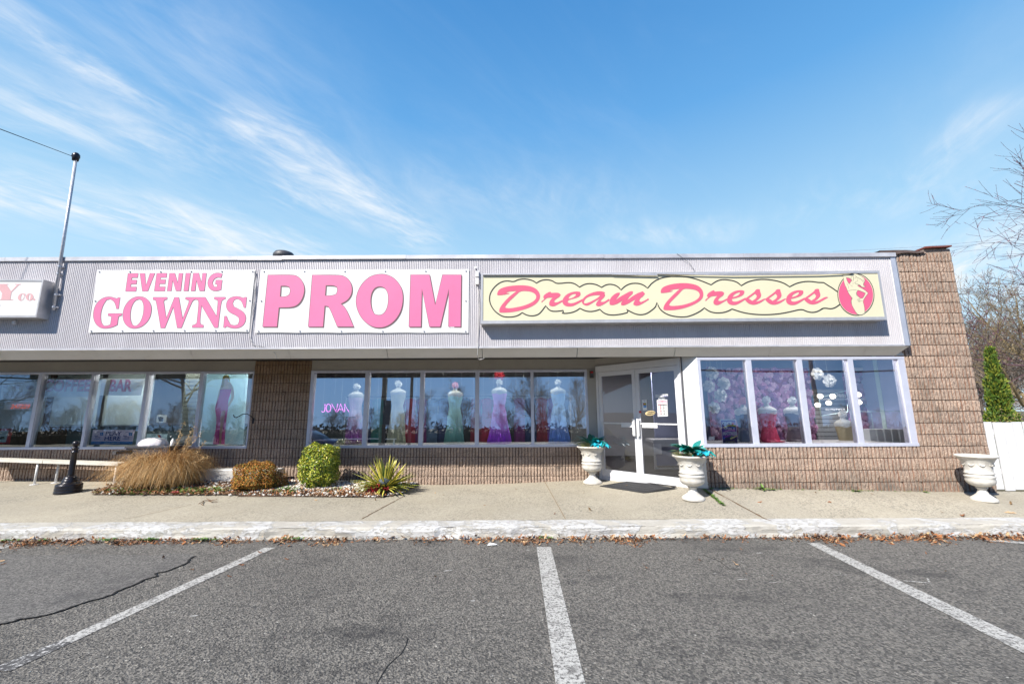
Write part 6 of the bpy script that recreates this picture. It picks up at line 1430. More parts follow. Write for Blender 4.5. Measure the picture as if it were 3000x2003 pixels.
tag(b.build('pavement_leaves', lm), 'single dry leaves scattered over the concrete pavement', 'leaf litter', kind='stuff')
# green ground cover in bed and weeds
gc = [mat('weed_green', (.07, .16, .025), .6, var=.35, vscale=20), mat('weed_light', (.16, .26, .05), .6, var=.3, vscale=20)]
def sprig(b, x, y, z, s, nl, mi, r_=rnd, up=.5):
    for q in range(nl):
        a = r_.uniform(0, 6.3); d = Vector((math.cos(a), math.sin(a), r_.uniform(.1, 1)*up)); o = Vector((x+r_.uniform(-s, s)*.5, y+r_.uniform(-s, s)*.5, z+r_.uniform(0, s*.4)))
        s2 = d.cross(Vector((0, 0, 1))).normalized()*s*.22; L_ = s*r_.uniform(.6, 1.1); b.quad(o, o+d*L_*.5+s2, o+d*L_, o+d*L_*.5-s2, mi)
b = MB()
for cxp, ra, n_ in [(330, .35, 60), (390, .3, 60), (430, .3, 90), (470, .3, 40), (560, .3, 90), (600, .25, 50), (640, .25, 50), (540, .4, 40), (830, .22, 80), (860, .12, 40), (985, .12, 25), (1190, .15, 30), (960, .1, 15), (720, .2, 40)]:
    cx_, cy_ = gp(cxp, 1443)
    for _ in range(n_):
        x, y = cx_+rnd.gauss(0, ra*.5), cy_+rnd.gauss(0, .10)
        if inside(x, y, bed): sprig(b, x, y, bz(x, y), rnd.uniform(.03, .07), 7, rnd.randint(0, 1))
for cxp in [70, 170, 345, 440, 460, 480, 595, 610, 640, 860, 890, 1600]:
    cx_, cy_ = gp(cxp, 1570, 0.03)
    for _ in range(10): sprig(b, cx_+rnd.gauss(0, .06), 5.95+rnd.uniform(-.03, .01), .02, rnd.uniform(.025, .05), 6, rnd.randint(0, 1))
tag(b.build('ground_cover', gc), 'low green weeds creeping through the leaves of the bed and gutter', 'ground cover', kind='stuff')
moss = MB(); ja, jb = Vector((*gp(2062, 1428), 0)), Vector((*gp(2118, 1455), 0))
for _ in range(160):
    q = ja.lerp(jb, rnd.random()); sprig(moss, q.x+rnd.gauss(0, .012), q.y+rnd.gauss(0, .012), gz(q.x, q.y), .03, 5, rnd.randint(0, 1))
for _ in range(90):
    x = lerp(3.45, 7.4, rnd.random()**1.6); sprig(moss, x, 7.56-rnd.random()*.03, gz(x, 7.56), .025, 5, 1)
tag(moss.build('joint_moss', gc), 'moss and tiny grass growing in the pavement joint beside the right urn', 'moss', kind='stuff')
for sx, sy, s_, lb in [(2218, 1421, .17, 'leafy green weed at the foot of the sunlit block wall'), (2258, 1427, .09, 'tiny green weed just right of the leafy weed'), (2508, 1433, .12, 'green weed sprouting under the rightmost window pane'), (2728, 1441, .10, 'yellowish weed at the foot of the pilaster')]:
    q = G(sx, sy+6); b = MB()
    for k in range(16):
        a = rnd.uniform(0, 6.3); leafshape(b, (q.x, 7.52, q.z), Vector((math.cos(a), math.sin(a)*.6-.2, rnd.uniform(.15, .8))), Vector((0, 0, 1)), s_*rnd.uniform(.5, 1), s_*.2, rnd.randint(0, 1), .3)
    tag(b.build('wall_weed', gc, loc=(q.x, 7.52, q.z)), lb, 'weed')
# twig, can
q = G(590, 1470); b = MB(); tw = mat('twig_brown', (.16, .09, .05), .8)
for pts in ([(582, 1477), (597, 1470), (615, 1467), (636, 1466)], [(597, 1470), (590, 1480), (596, 1481)], [(610, 1468), (622, 1473), (637, 1471)], [(615, 1467), (605, 1463)]):
    b.tube([G(x, y)+Vector((0, 0, .012+.01*(i % 2))) for i, (x, y) in enumerate(pts)], .006, 5)
tag(b.build('fallen_twig', tw, loc=q), 'forked brown twig lying on the pavement before the dry grass', 'twig')
q = G(513, 1449); b = MB(); b.tube([q+Vector((-.06, 0, .035)), q+Vector((.05, .02, .035))], .03, 12); tag(b.build('crushed_can', mat('can_red', (.42, .05, .05), .4, .3, var=.3, vscale=30), loc=q), 'red drink can lying in the leaves in front of the grass', 'can')
q = G(1441, 1598, 0); b = MB(); b.poly([(q.x-.06, q.y-.02, .012), (q.x+.05, q.y-.03, .02), (q.x+.07, q.y+.03, .012), (q.x-.03, q.y+.04, .03)]); tag(b.build('paper_scrap', paper, loc=q), 'crumpled white paper scrap beside the gutter leaves', 'paper scrap')
# ---------------------------------------------------------------- dry ornamental grass
straw = [mat('straw_gold', (.44, .23, .065), .8, var=.25, vscale=10), mat('straw_pale', (.56, .39, .20), .8, var=.2, vscale=10), mat('straw_brown', (.26, .15, .06), .85, var=.25, vscale=10)]
gx, gy = P(466, 1400, 8.62).x, 8.62; gz0 = gz(gx, gy)
root = thing('dry_grass_clump', (gx, gy, gz0), 'big mound of dry golden ornamental grass beside the bin', 'ornamental grass')
b = MB(); rr = random.Random(44)
def blade(b, o, a, L_, lean, droop, w, mi, nseg=7):
    d = Vector((math.cos(a), math.sin(a), 0)); s_ = Vector((-d.y, d.x, 0)); pts = []
    for i in range(nseg+1):
        t = i/nseg; r = L_*(lean*t+(.15+droop)*t*t*.30); z = L_*(t*math.cos(lean*.8)-(.15+droop)*.56*t*t*t)
        pts.append(Vector(o)+d*r+Vector((0, 0, max(z, .01)))+s_*((.05*math.sin(t*4+a*7)+.10*t*t*math.sin(a*23))*L_))
    L0 = [p_+s_*w*(1-i/nseg*.85) for i, p_ in enumerate(pts)]; R0 = [p_-s_*w*(1-i/nseg*.85) for i, p_ in enumerate(pts)]
    for i in range(nseg): b.quad(L0[i], R0[i], R0[i+1], L0[i+1], mi)
for k in range(8500):
    t = rr.random(); ox, oy = gx+rr.gauss(.03, .26), gy+rr.gauss(0, .13)
    ox = max(gx-.58, min(gx+.70, ox)); a = rr.uniform(0, 2*math.pi)
    if rr.random() < .5: a = math.atan2((oy-gy)*2.5, ox-gx)+rr.gauss(0, .6)
    hh = 1-.45*abs((ox-gx-.05)/.8)**2
    L_ = rr.uniform(.80, 1.42)*hh; dr_ = rr.uniform(.5, 1.45); blade(b, (ox, oy, gz0), a, L_, rr.uniform(.02, .30), dr_, rr.uniform(.0022, .0042), rr.choice((0, 0, 1, 1, 2)))
for k in range(650):
    a = rr.uniform(0, 2*math.pi); blade(b, (gx+rr.gauss(.03, .22), gy+rr.gauss(-.05, .12), gz0+rr.uniform(0, .5)), a, rr.uniform(.25, .75), rr.uniform(.2, 1.1), rr.uniform(.3, 1.6), rr.uniform(.003, .0055), rr.choice((1, 1, 0, 2)))
b.build('blades', straw, root)
b = MB()
for (sx, sy) in [(540, 1235), (556, 1262), (575, 1238), (590, 1225), (602, 1290), (612, 1335), (583, 1250), (534, 1275), (560, 1283), (596, 1262)]:
    tip = P(sx, sy, 8.6+rr.uniform(-.15, .15)); o = Vector((gx+rr.uniform(.1, .55), gy+rr.uniform(-.1, .1), gz0)); mid_ = o.lerp(tip, .6)+Vector((-.03, 0, .10))
    pts = [o, o.lerp(mid_, .5)+Vector((0, 0, .04)), mid_, tip]; b.tube(pts, [.004, .003, .0025, .002], 4, 1)
    for q_ in range(26):
        t = rr.uniform(.62, 1.0); c = mid_.lerp(tip, (t-.6)/.4); d = Vector((rr.uniform(-1, 1), rr.uniform(-1, 1), rr.uniform(-.3, 1))).normalized(); b.tube([c, c+d*.035, c+d*.06+Vector((0, 0, -.015))], [.003, .002, .001], 3, 1)
b.build('plumes', straw, root)
# ---------------------------------------------------------------- shrubs
def shrub(name, cx, cy, z0, rx, ry, h, n, ls, mats, label, boxy=2.0, seed=1, cat='shrub', inner=.72, flat_bottom=.5, up=.4, stem=True):
    rr = random.Random(seed); root = thing(name, (cx, cy, z0), label, cat); b = MB(); ph = [rr.uniform(0, 6) for _ in range(8)]
    for k in range(n):
        while True:
            u, v, w = rr.uniform(-1, 1), rr.uniform(-1, 1), rr.uniform(-1, 1); e = abs(u)**boxy+abs(v)**boxy+abs(w)**boxy
            if e <= 1 and e > inner**boxy: break
        lump = 1+.07*math.sin(5*u+ph[0])*math.sin(4*w+ph[1])+.05*math.sin(9*u+ph[2]+5*v)+.04*math.sin(11*w+ph[3])
        if w < 0: hw = w*flat_bottom
        else: hw = w
        c = Vector((cx+u*rx*lump, cy+v*ry*lump, z0+h*(flat_bottom+hw*lump)/(1+flat_bottom)))
        nrm = Vector((u, v, w*.8+up)).normalized()+Vector((rr.gauss(0, .55), rr.gauss(0, .55), rr.gauss(0, .55))); nrm.normalize()
        d = nrm.cross(Vector((rr.uniform(-1, 1), rr.uniform(-1, 1), rr.uniform(-1, 1)))).normalized(); s_ = nrm.cross(d)
        L_ = ls*rr.uniform(.7, 1.3); W_ = L_*.5; mi = rr.randrange(len(mats)); o = c
        b.quad(o-d*L_*.5, o+s_*W_*.5+nrm*L_*.1, o+d*L_*.5, o-s_*W_*.5+nrm*L_*.1, mi)
    b.build('foliage', mats, root)
    if stem:
        b = MB()
        for k in range(9):
            a = rr.uniform(0, 6.3); b.tube([(cx+math.cos(a)*.03, cy+math.sin(a)*.03, z0-.02), (cx+math.cos(a)*rx*.35, cy+math.sin(a)*ry*.35, z0+h*.4), (cx+math.cos(a)*rx*.7, cy+math.sin(a)*ry*.7, z0+h*.75)], [.012, .008, .004], 5)
        b.build('stems', tw, root)
    return root
eg = [mat('euonymus_green', (.06, .13, .012), .38, var=.3, vscale=15), mat('euonymus_lime', (.27, .33, .02), .38, var=.2, vscale=15), mat('euonymus_yellow', (.46, .43, .05), .4, var=.2, vscale=15)]
sx0 = P(935, 1400, 8.6).x; shrub('clipped_shrub', sx0, 8.6, bz(sx0, 8.6)-.02, .365, .35, .86, 11000, .040, eg, 'clipped boxy yellow green shrub among white pebbles', 2.6, 5, inner=.72, flat_bottom=.75)
og = [mat('juniper_orange', (.46, .19, .02), .7, var=.3, vscale=12), mat('juniper_rust', (.26, .095, .015), .75, var=.3, vscale=12), mat('juniper_olive', (.20, .17, .03), .75, var=.3, vscale=12)]
ox0 = P(748, 1400, 8.4).x; shrub('orange_shrub', ox0, 8.4, bz(ox0, 8.4)-.02, .44, .34, .56, 20000, .030, og, 'low rounded orange brown shrub before the white timber', 2.1, 6, inner=.62, flat_bottom=.35, up=.9)
shrub('orange_shrub', ox0+.36, 8.55, bz(ox0+.3, 8.5)-.02, .22, .2, .36, 4000, .024, og[1:]+[tw], 'smaller brown shrub leaning on the right side of the orange one', 2.0, 16, inner=.5, flat_bottom=.35, up=.9)
# yucca: pale yellow blades with green edges
yx = P(1128, 1425, 8.35).x; yy = 8.35; yz = bz(yx, yy); root = thing('yucca', (yx, yy, yz), 'spiky yucca with yellow and green striped leaves', 'yucca'); b = MB(); rr = random.Random(17)
for k in range(170):
    a = rr.uniform(0, 2*math.pi); el = rr.uniform(.05, 1.45) if k > 50 else rr.uniform(.03, .5); L_ = rr.uniform(.48, .70)*(1 if el > .5 else .98)
    d = Vector((math.cos(a)*math.cos(el), math.sin(a)*math.cos(el)*.8, math.sin(el))); s_ = d.cross(Vector((0, 0, 1))).normalized(); n_ = s_.cross(d)
    o = Vector((yx+math.cos(a)*.05, yy+math.sin(a)*.05, yz+.06)); w = rr.uniform(.036, .052); pr = []
    bend = rr.uniform(.0, .22)*(1.2-el*.6)
    for t in (0, .2, .5, .8, 1): pr.append((o+d*L_*t-Vector((0, 0, bend*L_*t*t)), w*(.55+1.2*t if t < .4 else (1.05*(1-t)**.6))))
    for i in range(4):
        (c0, w0_), (c1, w1_) = pr[i], pr[i+1]
        for sg in (-1, 1):
            b.quad(c0, c1, c1+s_*sg*w1_*.45+n_*w1_*.15, c0+s_*sg*w0_*.45+n_*w0_*.15, 0)
            b.quad(c0+s_*sg*w0_*.45+n_*w0_*.15, c1+s_*sg*w1_*.45+n_*w1_*.15, c1+s_*sg*w1_*.8+n_*w1_*.3, c0+s_*sg*w0_*.8+n_*w0_*.3, 1)
b.build('leaves', [mat('yucca_yellow', (.66, .56, .10), .45, var=.15, vscale=12), mat('yucca_green', (.10, .16, .035), .45, var=.2, vscale=12)], root)
# rag / garden ornament at the yucca and the Welcome sign
q = P(1125, 1412, 8.2); b = MB(); b.lathe([(.05, -.05), (.085, -.02), (.09, .02), (.06, .06), (.02, .075)], (q.x, 8.2, q.z), 18, lambda a, r, z: (1.3+.15*math.sin(5*a), .8+.1*math.sin(3*a))); tag(b.build('grey_garden_ornament', mat('ornament_slate', (.06, .075, .09), .7, var=.3, vscale=25, bump=.5, bscale=30), loc=(q.x, 8.2, q.z), smooth=True), 'dark grey ornament tucked into the heart of the yucca', 'ornament')
YWs = 8.08; wred = mat('welcome_red', (.30, .008, .012), .45, .2)
root = thing('welcome_sign', tuple(G(1100, 1447)), 'small dark red script Welcome cutout standing in the leaves', 'sign')
ws = lambda x, y: P(820+x/4.894, 1260+y/4.894, YWs)
b = MB()
for pl, r in [([(1218,830),(1225,800),(1250,785),(1265,800),(1262,840),(1275,880),(1295,850),(1310,800),(1318,840),(1330,885),(1355,840),(1375,790),(1400,770),(1415,775)], .007), ([(1375,850),(1395,835),(1390,815),(1372,830),(1370,855),(1385,868),(1405,850),(1425,790),(1432,772),(1420,775),(1412,820),(1415,855),(1430,850)], .006), ([(1455,820),(1440,820),(1432,845),(1445,858),(1462,845),(1480,820),(1470,835),(1476,852),(1492,840),(1490,822),(1480,818)], .006), ([(1498,850),(1503,815),(1510,835),(1520,812),(1524,838),(1535,812),(1538,840),(1545,835)], .006), ([(1545,830),(1558,820),(1552,806),(1543,818),(1545,842),(1560,838)], .006), ([(1235,868),(1300,885),(1400,872),(1500,862),(1560,845)], .004)]:
    b.tube([ws(x, y) for x, y in chaikin(pl, False, 2, -1)], r, 6)
b.build('lettering', wred, root); 
for sx in (1275, 1500): b = MB(); q = ws(sx, 870); b.tube([q, (q.x, YWs, q.z-.14)], .004, 5); b.build('stake', wred, root)

# ================================================================== RIGHT SIDE
# white board fence
yF = 7.78; root = thing('board_fence', (P(2890, 1440, yF).x, yF, .2), 'white board fence joining the shop pilaster at the right edge', 'fence'); ztF = P(2960, 1236, yF).z
x = xend+.01; pw_ = P(2949.5, 1340, yF).x-P(2920, 1340, yF).x; i = 0
while x < 13.5:
    b = MB(); zz = gz(x, yF-.1)-.01+(0.02 if i % 2 else .0); dy = .006*math.sin(i*2.1); b.box(x, x+pw_-.022, yF+dy, yF+.022+dy, zz+.01, ztF+.006*math.sin(i*1.7)); b.build('board', mat('fence_white', (.62, .62, .63), .5, var=.05, vscale=5), root); x += pw_; i += 1
for zz in (.55, ztF-.22): b = MB(); b.box(xend+.01, 13.5, yF+.03, yF+.07, zz, zz+.09); b.build('rail', MATS['fence_white'], root)
# tree generator
barkm = mat('bark_grey', (.16, .125, .10), .9, var=.3, vscale=18); barkp = mat('bark_purple', (.085, .045, .055), .85, var=.3, vscale=25); barky = mat('bark_ochre', (.34, .25, .12), .9, alt=(.13, .10, .07), vscale=7)
budm = mat('buds', (.20, .05, .09), .7, var=.3, vscale=40)
def bare_tree(seed, H, spread, lv, r0, bark, buds=None, first=.25, kids=(6, 5, 4, 4), lean=0, nbud=0, twig=.004):
    rr = random.Random(seed); tr = MB(); cr = MB(); bd = MB()
    def grow(o, d, L_, r, depth):
        b = tr if depth == 0 else cr
        nseg = 6 if depth == 0 else (5 if depth < 2 else 3); pts = [Vector(o)]; dd = Vector(d); rs = [r]
        for i in range(nseg):
            dd = (dd+Vector((rr.gauss(0, .11), rr.gauss(0, .11), rr.gauss(0, .07)+(.06 if depth else .03)))).normalized(); pts.append(pts[-1]+dd*L_/nseg); rs.append(max(r*(1-.72*(i+1)/nseg), twig*.6))
        b.tube(pts, rs, 8 if depth == 0 else (5 if depth == 1 else 3), cap=False)
        if depth >= lv-1 and nbud:
            for k in range(nbud):
                t = rr.random(); i = min(int(t*nseg), nseg-1); c = pts[i].lerp(pts[i+1], t*nseg-i); s_ = rr.uniform(.012, .03); dv = Vector((rr.uniform(-1, 1), rr.uniform(-1, 1), rr.uniform(-1, 1))).normalized()*s_; pv = dv.orthogonal().normalized()*s_*.5
                bd.quad(c-dv*.2, c+dv*.5+pv, c+dv*1.4, c+dv*.5-pv)
        if depth >= lv: return
        n = kids[min(depth, len(kids)-1)]
        for k in range(n):
            t = rr.uniform(first if depth == 0 else .2, 1.0); i = min(int(t*nseg), nseg-1); c = pts[i].lerp(pts[i+1], t*nseg-i)
            base = (pts[i+1]-pts[i]).normalized(); sd_ = base.cross(Vector((rr.gauss(0, 1), rr.gauss(0, 1), rr.gauss(0, 1)))).normalized()
            ang = rr.uniform(.45, 1.0)*(1.0 if depth else spread); nd = (base*math.cos(ang)+sd_*math.sin(ang)).normalized()
            grow(c, nd, L_*rr.uniform(.42, .68)*(1.15-.4*t), max(rs[i]*.55, twig), depth+1)
    grow((0, 0, 0), Vector((lean, 0, 1)).normalized(), H*.75, r0, 0)
    return tr, cr, bd
def tree_at(gen, loc, name, label, group=None, cat='bare tree', bark=None, crownm=None, budmat=None):
    tr, cr, bd = gen; root = thing(name, loc, label, cat, group)
    for mb_, nm, mt in ((tr, 'trunk', bark), (cr, 'branches', crownm or bark), (bd, 'buds', budmat)):
        if mb_.v and mt:
            b = MB(); b.v = [(v[0]+loc[0], v[1]+loc[1], v[2]+loc[2]) for v in mb_.v]; b.f = mb_.f; b.m = mb_.m; b.build(nm, mt, root)
    return root
# near budding tree at the right edge
tree_at(bare_tree(21, 13.0, 1.15, 4, .13, barkp, kids=(17, 7, 6, 4), nbud=14, first=.12, twig=.008), (21.2, 11.6, -.02), 'budding_tree', 'nearest bare tree with purple buds reaching in from the right edge', None, 'tree', barkp, barkp, budm)
tree_at(bare_tree(33, 8.6, 1.0, 4, .17, barky, kids=(12, 6, 6, 5), first=.2, twig=.008), (24.4, 19.5, -.02), 'ochre_tree', 'bare tree with ochre lichen trunk behind the evergreen', None, 'tree', barky, barky)
gA = bare_tree(5, 11, 1.0, 4, .16, barkm, kids=(13, 7, 6, 4), first=.15, twig=.014); pa = tree_at(gA, (34, 38, -.02), 'bare_tree', 'grey bare tree in the thicket beyond the white fence', 'bare trees beyond the fence', 'tree', barkm)
gB = bare_tree(6, 9, 1.1, 4, .14, barkm, kids=(12, 7, 6, 4), first=.1, twig=.013); pb = tree_at(gB, (38, 35, -.02), 'bare_tree', 'grey bare tree in the thicket beyond the white fence', 'bare trees beyond the fence', 'tree', barkm)
rr = random.Random(90)
for (x, y) in [(40.5, 40), (43, 34), (47, 42), (36, 44), (51, 38), (44.5, 46), (48, 33), (33, 30), (39, 29), (55, 44), (58, 36), (42, 52), (50, 54), (62, 50), (37.5, 33), (31.5, 26.5), (35, 27), (45, 38)]:
    c = copy_tree(rr.choice((pa, pb))); c.location = (x, y, -.02); c.rotation_euler.z = rr.uniform(0, 6); s_ = rr.uniform(.7, 1.05); c.scale = (s_, s_, s_*rr.uniform(.8, 1.0))
# evergreen
ax, ay = P(2925, 1200, 12.2).x, 12.2; zt_ = P(2899, 1020, ay).z
root = thing('arborvitae', (ax, ay, -.02), 'pointed green arborvitae rising behind the white fence', 'evergreen'); b = MB(); rr = random.Random(8); ag = [mat('thuja_green', (.07, .13, .012), .65, var=.3, vscale=9), mat('thuja_gold', (.20, .22, .02), .65, var=.3, vscale=9), mat('thuja_dark', (.03, .065, .01), .7)]
topx = P(2899, 1020, ay).x-ax
for k in range(17000):
    t = rr.random()**.75; z = lerp(zt_, .1, t); rad = (.05+.36*t**.85)*(1+.12*math.sin(z*6)+.10*math.sin(z*13+1)); a = rr.uniform(0, 2*math.pi); q_ = rr.random()**.4; rad *= 1+.16*math.sin(a*5+z*3)
    c = Vector((ax+topx*(1-t)**1.3+math.cos(a)*rad*q_, ay+math.sin(a)*rad*q_, z)); d = Vector((math.cos(a)*.5+rr.gauss(0, .3), math.sin(a)*.5+rr.gauss(0, .3), 1+rr.gauss(0, .3))).normalized(); s_ = d.cross(Vector((rr.uniform(-1, 1), rr.uniform(-1, 1), 0))).normalized(); L_ = rr.uniform(.05, .11)
    b.quad(c, c+d*L_*.5+s_*L_*.22, c+d*L_, c+d*L_*.5-s_*L_*.22, 2 if q_ < .75 else rr.choice((0, 0, 1)))
b.build('foliage', ag, root); b = MB(); b.tube([(ax, ay, -.02), (ax, ay, 1.0), (ax+topx*.6, ay, zt_*.8)], [.07, .05, .015], 7); b.build('trunk', barkm, root)
shr = [mat('brush_olive', (.20, .17, .05), .8, var=.3, vscale=6), mat('brush_brown', (.16, .11, .06), .85)]
shrub('fence_bush', P(2975, 1215, 10.6).x, 10.6, -.02, .75, .6, 1.75, 3500, .05, shr+ag[:1], 'scruffy olive bush between the fence and the arborvitae', 2, 12, inner=.3)
b = MB(); b.tube([(9.3, 9.6, 1.72), (11.0, 10.5, 1.55), (14, 12, 1.5)], .015, 5)
# wires far behind on the right
wp = thing('utility_pole', (75, 46, -.02), 'distant wooden utility pole beyond the trees on the right', 'utility pole'); b = MB(); b.tube([(75, 46, -.02), (75, 46, 17)], [.2, .15], 8); b.build('pole', barkm, wp)
for i, (pts) in enumerate([[(2440, 737), (2700, 723), (2900, 705), (3060, 688)], [(2560, 738), (2750, 726), (2900, 712), (3060, 697)], [(2790, 741), (2900, 728), (3060, 712)]]):
    b = MB(); b.tube([P(x, y, 46) for x, y in pts], .016, 4); tag(b.build('distant_wire', mat('wire_grey', (.30, .32, .36), .6), loc=P(*pts[0], 46)), 'faint overhead wire beyond the shop, %s of three' % ('topmost', 'middle', 'lowest')[i], 'wire', 'faint wires over the right end of the roof')

# ================================================================== ACROSS THE LOT (seen in the glass)
def mir(sx, sy, D, Ywall=D1):
    """point seen in the upright glass at pixel sx,sy at total depth D"""
    d = ray(sx, sy); t = D/d.y; return Vector((d.x*t, 2*Ywall-D, CAM_H+d.z*t))
SH = 42   # the panes lean back a little, so the mirrored horizon sits lower
tp1 = bare_tree(51, 8, .8, 4, .12, barkm, kids=(11, 6, 5, 3), first=.15, twig=.013); tp2 = bare_tree(52, 7, .85, 4, .11, barkm, kids=(12, 6, 5, 3), first=.08, twig=.012); tp3 = bare_tree(53, 8, .75, 4, .13, barkm, kids=(15, 7, 5, 3), first=.2, twig=.011)
def far_tree(g, src, loc, s_, lb, grp):
    if src is None:
        r_ = tree_at(g, loc, 'bare_tree', lb, grp, 'tree', barkm); return r_
    c = copy_tree(src); c['label'] = lb; c['group'] = grp; c.location = loc; c.scale = (s_, s_, s_); c.rotation_euler.z = rnd.uniform(0, 6.3); return c
LBL = 'bare tree in the wooded strip across the lot mirrored in the windows'; GRP = 'bare trees across the lot'
r1 = far_tree(tp1, None, (-18, -66, -.03), 1, LBL, GRP); r2 = far_tree(tp2, None, (-10, -70, -.03), 1, LBL, GRP)
r3 = tree_at(tp3, (3, -31, -.02), 'bare_tree', 'bare tree mirrored just left of the entrance column', 'larger bare trees across the lot', 'tree', barkm)
x = -125
while x < 110:
    for row in (0, 1):
        c = far_tree(None, rnd.choice((r1, r2)), (x+rnd.uniform(-2, 2), -62-row*8+rnd.uniform(-3, 3), -.03), rnd.uniform(.38, .62)+(.25 if x < -35 else 0)+.06*row, LBL, GRP)
    x += 3.4
hb = mat('hedge_dark', (.035, .030, .022), .9, var=.4, vscale=.6)
b = MB(); rr = random.Random(3)
for i in range(5200):
    xx_ = rr.uniform(-130, 110); zz = rr.random()**1.5*1.7*(1+.3*math.sin(xx_*.3)+.2*math.sin(xx_*1.1)); yy_ = -60+rr.uniform(-9, 0); s_ = rr.uniform(.25, .6); d = Vector((rr.uniform(-1, 1), rr.uniform(-.3, .3), rr.uniform(-1, 1))).normalized(); e_ = Vector((-d.z, .2, d.x)).normalized()
    c = Vector((xx_, yy_, zz)); b.tri(c-d*s_, c+d*s_, c+e_*s_*.8)
tag(b.build('far_thicket', hb), 'dark thicket along the far side of the lot seen in the glass', 'thicket', kind='stuff')
hg = random.Random(14); b = MB()
b.box(-60, 70, -25.4, -24.4, -.02, .85)
for i in range(9000):
    xx_ = hg.uniform(-60, 70); zz = hg.random()*1.25*(1+.12*math.sin(xx_*.9)+.1*math.sin(xx_*2.3)); yy_ = -24.9+hg.uniform(-.8, .8); s_ = hg.uniform(.06, .15); d = Vector((hg.uniform(-1, 1), hg.uniform(-.3, .3), hg.uniform(-1, 1))).normalized(); e_ = Vector((-d.z, .2, d.x)).normalized(); c = Vector((xx_, yy_, zz)); b.tri(c-d*s_, c+d*s_, c+e_*s_*.9)
tag(b.build('roadside_hedge', mat('hedge_leaf', (.022, .026, .014), .9, var=.4, vscale=3)), 'low dark hedge along the road edge seen only in the glass', 'hedge', kind='stuff')
# single trees closer by
for (sx, D, htop, lb, src) in [(1594, 50, 1150, 'bare tree mirrored in the rightmost main pane, left one', r3), (1680, 50, 1120, 'tall bare tree mirrored in the rightmost main pane, right one', r3), (1345, 46, 1140, 'bare tree mirrored behind the teal gown', r3), (1475, 52, 1190, 'bare tree mirrored behind the violet gown', r3), (1090, 60, 1205, 'bare tree mirrored near the pole sign', r1)]:
    q = mir(sx, 1200, D); top = mir(sx, htop-SH, D).z; s_ = top/8.0
    c = copy_tree(src); c['label'] = lb; c['group'] = 'larger bare trees across the lot'; c.location = (q.x, q.y, -.02); c.scale = (s_*.9, s_*.9, s_); c.rotation_euler.z = sx
q = mir(560, 1200, 21); g = bare_tree(61, 9.5, 1.3, 4, .13, barkm, kids=(11, 8, 7, 5), first=.2, twig=.007); tree_at(g, (q.x, q.y, -.02), 'spreading_tree', 'broad bare tree behind the camera mirrored in the coffee shop panes', None, 'tree', barkm)
q = mir(40, 1200, 24); c = copy_tree([o for o in col.objects if o.name.startswith('spreading_tree')][0]); c['label'] = 'second broad bare tree mirrored in the leftmost pane'; c.location = (q.x-3, q.y, -.02); c.rotation_euler.z = 2.2; c.scale = (.8, .8, .75)
# utility poles and wires
polem = mat('pole_wood', (.10, .075, .055), .9, var=.3, vscale=8)
def pole(sx, D, H_, r, label, extra=0):
    q = mir(sx, 1200, D); root = thing('utility_pole', (q.x, q.y, 0), label, 'utility pole', 'utility poles across the lot'); b = MB(); b.tube([(q.x, q.y, 0), (q.x, q.y, H_)], [r, r*.8], 10); b.build('pole', polem, root)
    b = MB(); b.box(q.x-1.1, q.x+1.1, q.y-.06, q.y+.06, H_-1.0, H_-.85); b.build('crossarm', polem, root)
    for k in (-1, -.5, .5, 1): b = MB(); b.lathe([(.03, 0), (.05, .04), (.03, .10)], (q.x+k, q.y, H_-.85), 8); b.build('insulator', dark, root)
    return q, root
qa, ra_ = pole(1122, 27, 10.5, .19, 'thick wooden pole with a hanging board mirrored in the second pane'); b = MB(); b.box(qa.x-.1, qa.x+.55, qa.y+.2, qa.y+.26, 1.6, 3.1); b.build('hanging_board', dark, ra_); b = MB(); b.lathe([(.2, 0), (.22, .1), (.22, .6), (.1, .66)], (qa.x-.3, qa.y+.1, 5.0), 12); b.build('transformer', dark, ra_)
qb, rb_ = pole(1203, 34, 11, .13, 'slim utility pole next to the thick one'); qc, rc_ = pole(1230, 40, 11, .12, 'slim utility pole, second right of the thick one')
qd, rd_ = pole(300, 30, 10.5, .15, 'utility pole at the far left of the lot'); qe, re_ = pole(2300, 32, 10.5, .15, 'utility pole at the far right of the lot')
k = 0
for A_, B_ in ((qd, qa), (qa, qe)):
    for (h, sg) in ((9.6, .9), (9.6, 1.05), (7.4, .8), (7.0, .8), (6.6, .9), (5.9, 1.1)):
        b = MB(); a1 = Vector((A_.x-18 if A_ is qd else A_.x, A_.y, h)); c1 = Vector((B_.x+(20 if B_ is qe else 0), B_.y, h)); off = (k % 3-1)*.4
        b.tube([a1.lerp(c1, t/16)+Vector((0, off, -sg*4*(t/16)*(1-t/16))) for t in range(17)], .035 if h > 7.2 else .055, 4); k += 1
        tag(b.build('overhead_wire', blackmetal, loc=a1), 'overhead wire strung between the poles across the lot', 'wire', 'overhead wires across the lot')
# street lamp mirrored in door
q = mir(1690, 1200, 38, 8.3); root = thing('street_lamp', (12, -22, 0), 'tall dark street lamp across the lot', 'street lamp'); b = MB(); b.tube([(12, -22, 0), (12, -22, 7.2)], [.09, .06], 8); b.tube([(12, -22, 7.1), (10.8, -22, 7.2)], .05, 6); b.build('mast', dark, root); b = MB(); b.box(10.3, 10.9, -22.12, -21.88, 7.12, 7.26); b.build('lamp_head', dark, root)
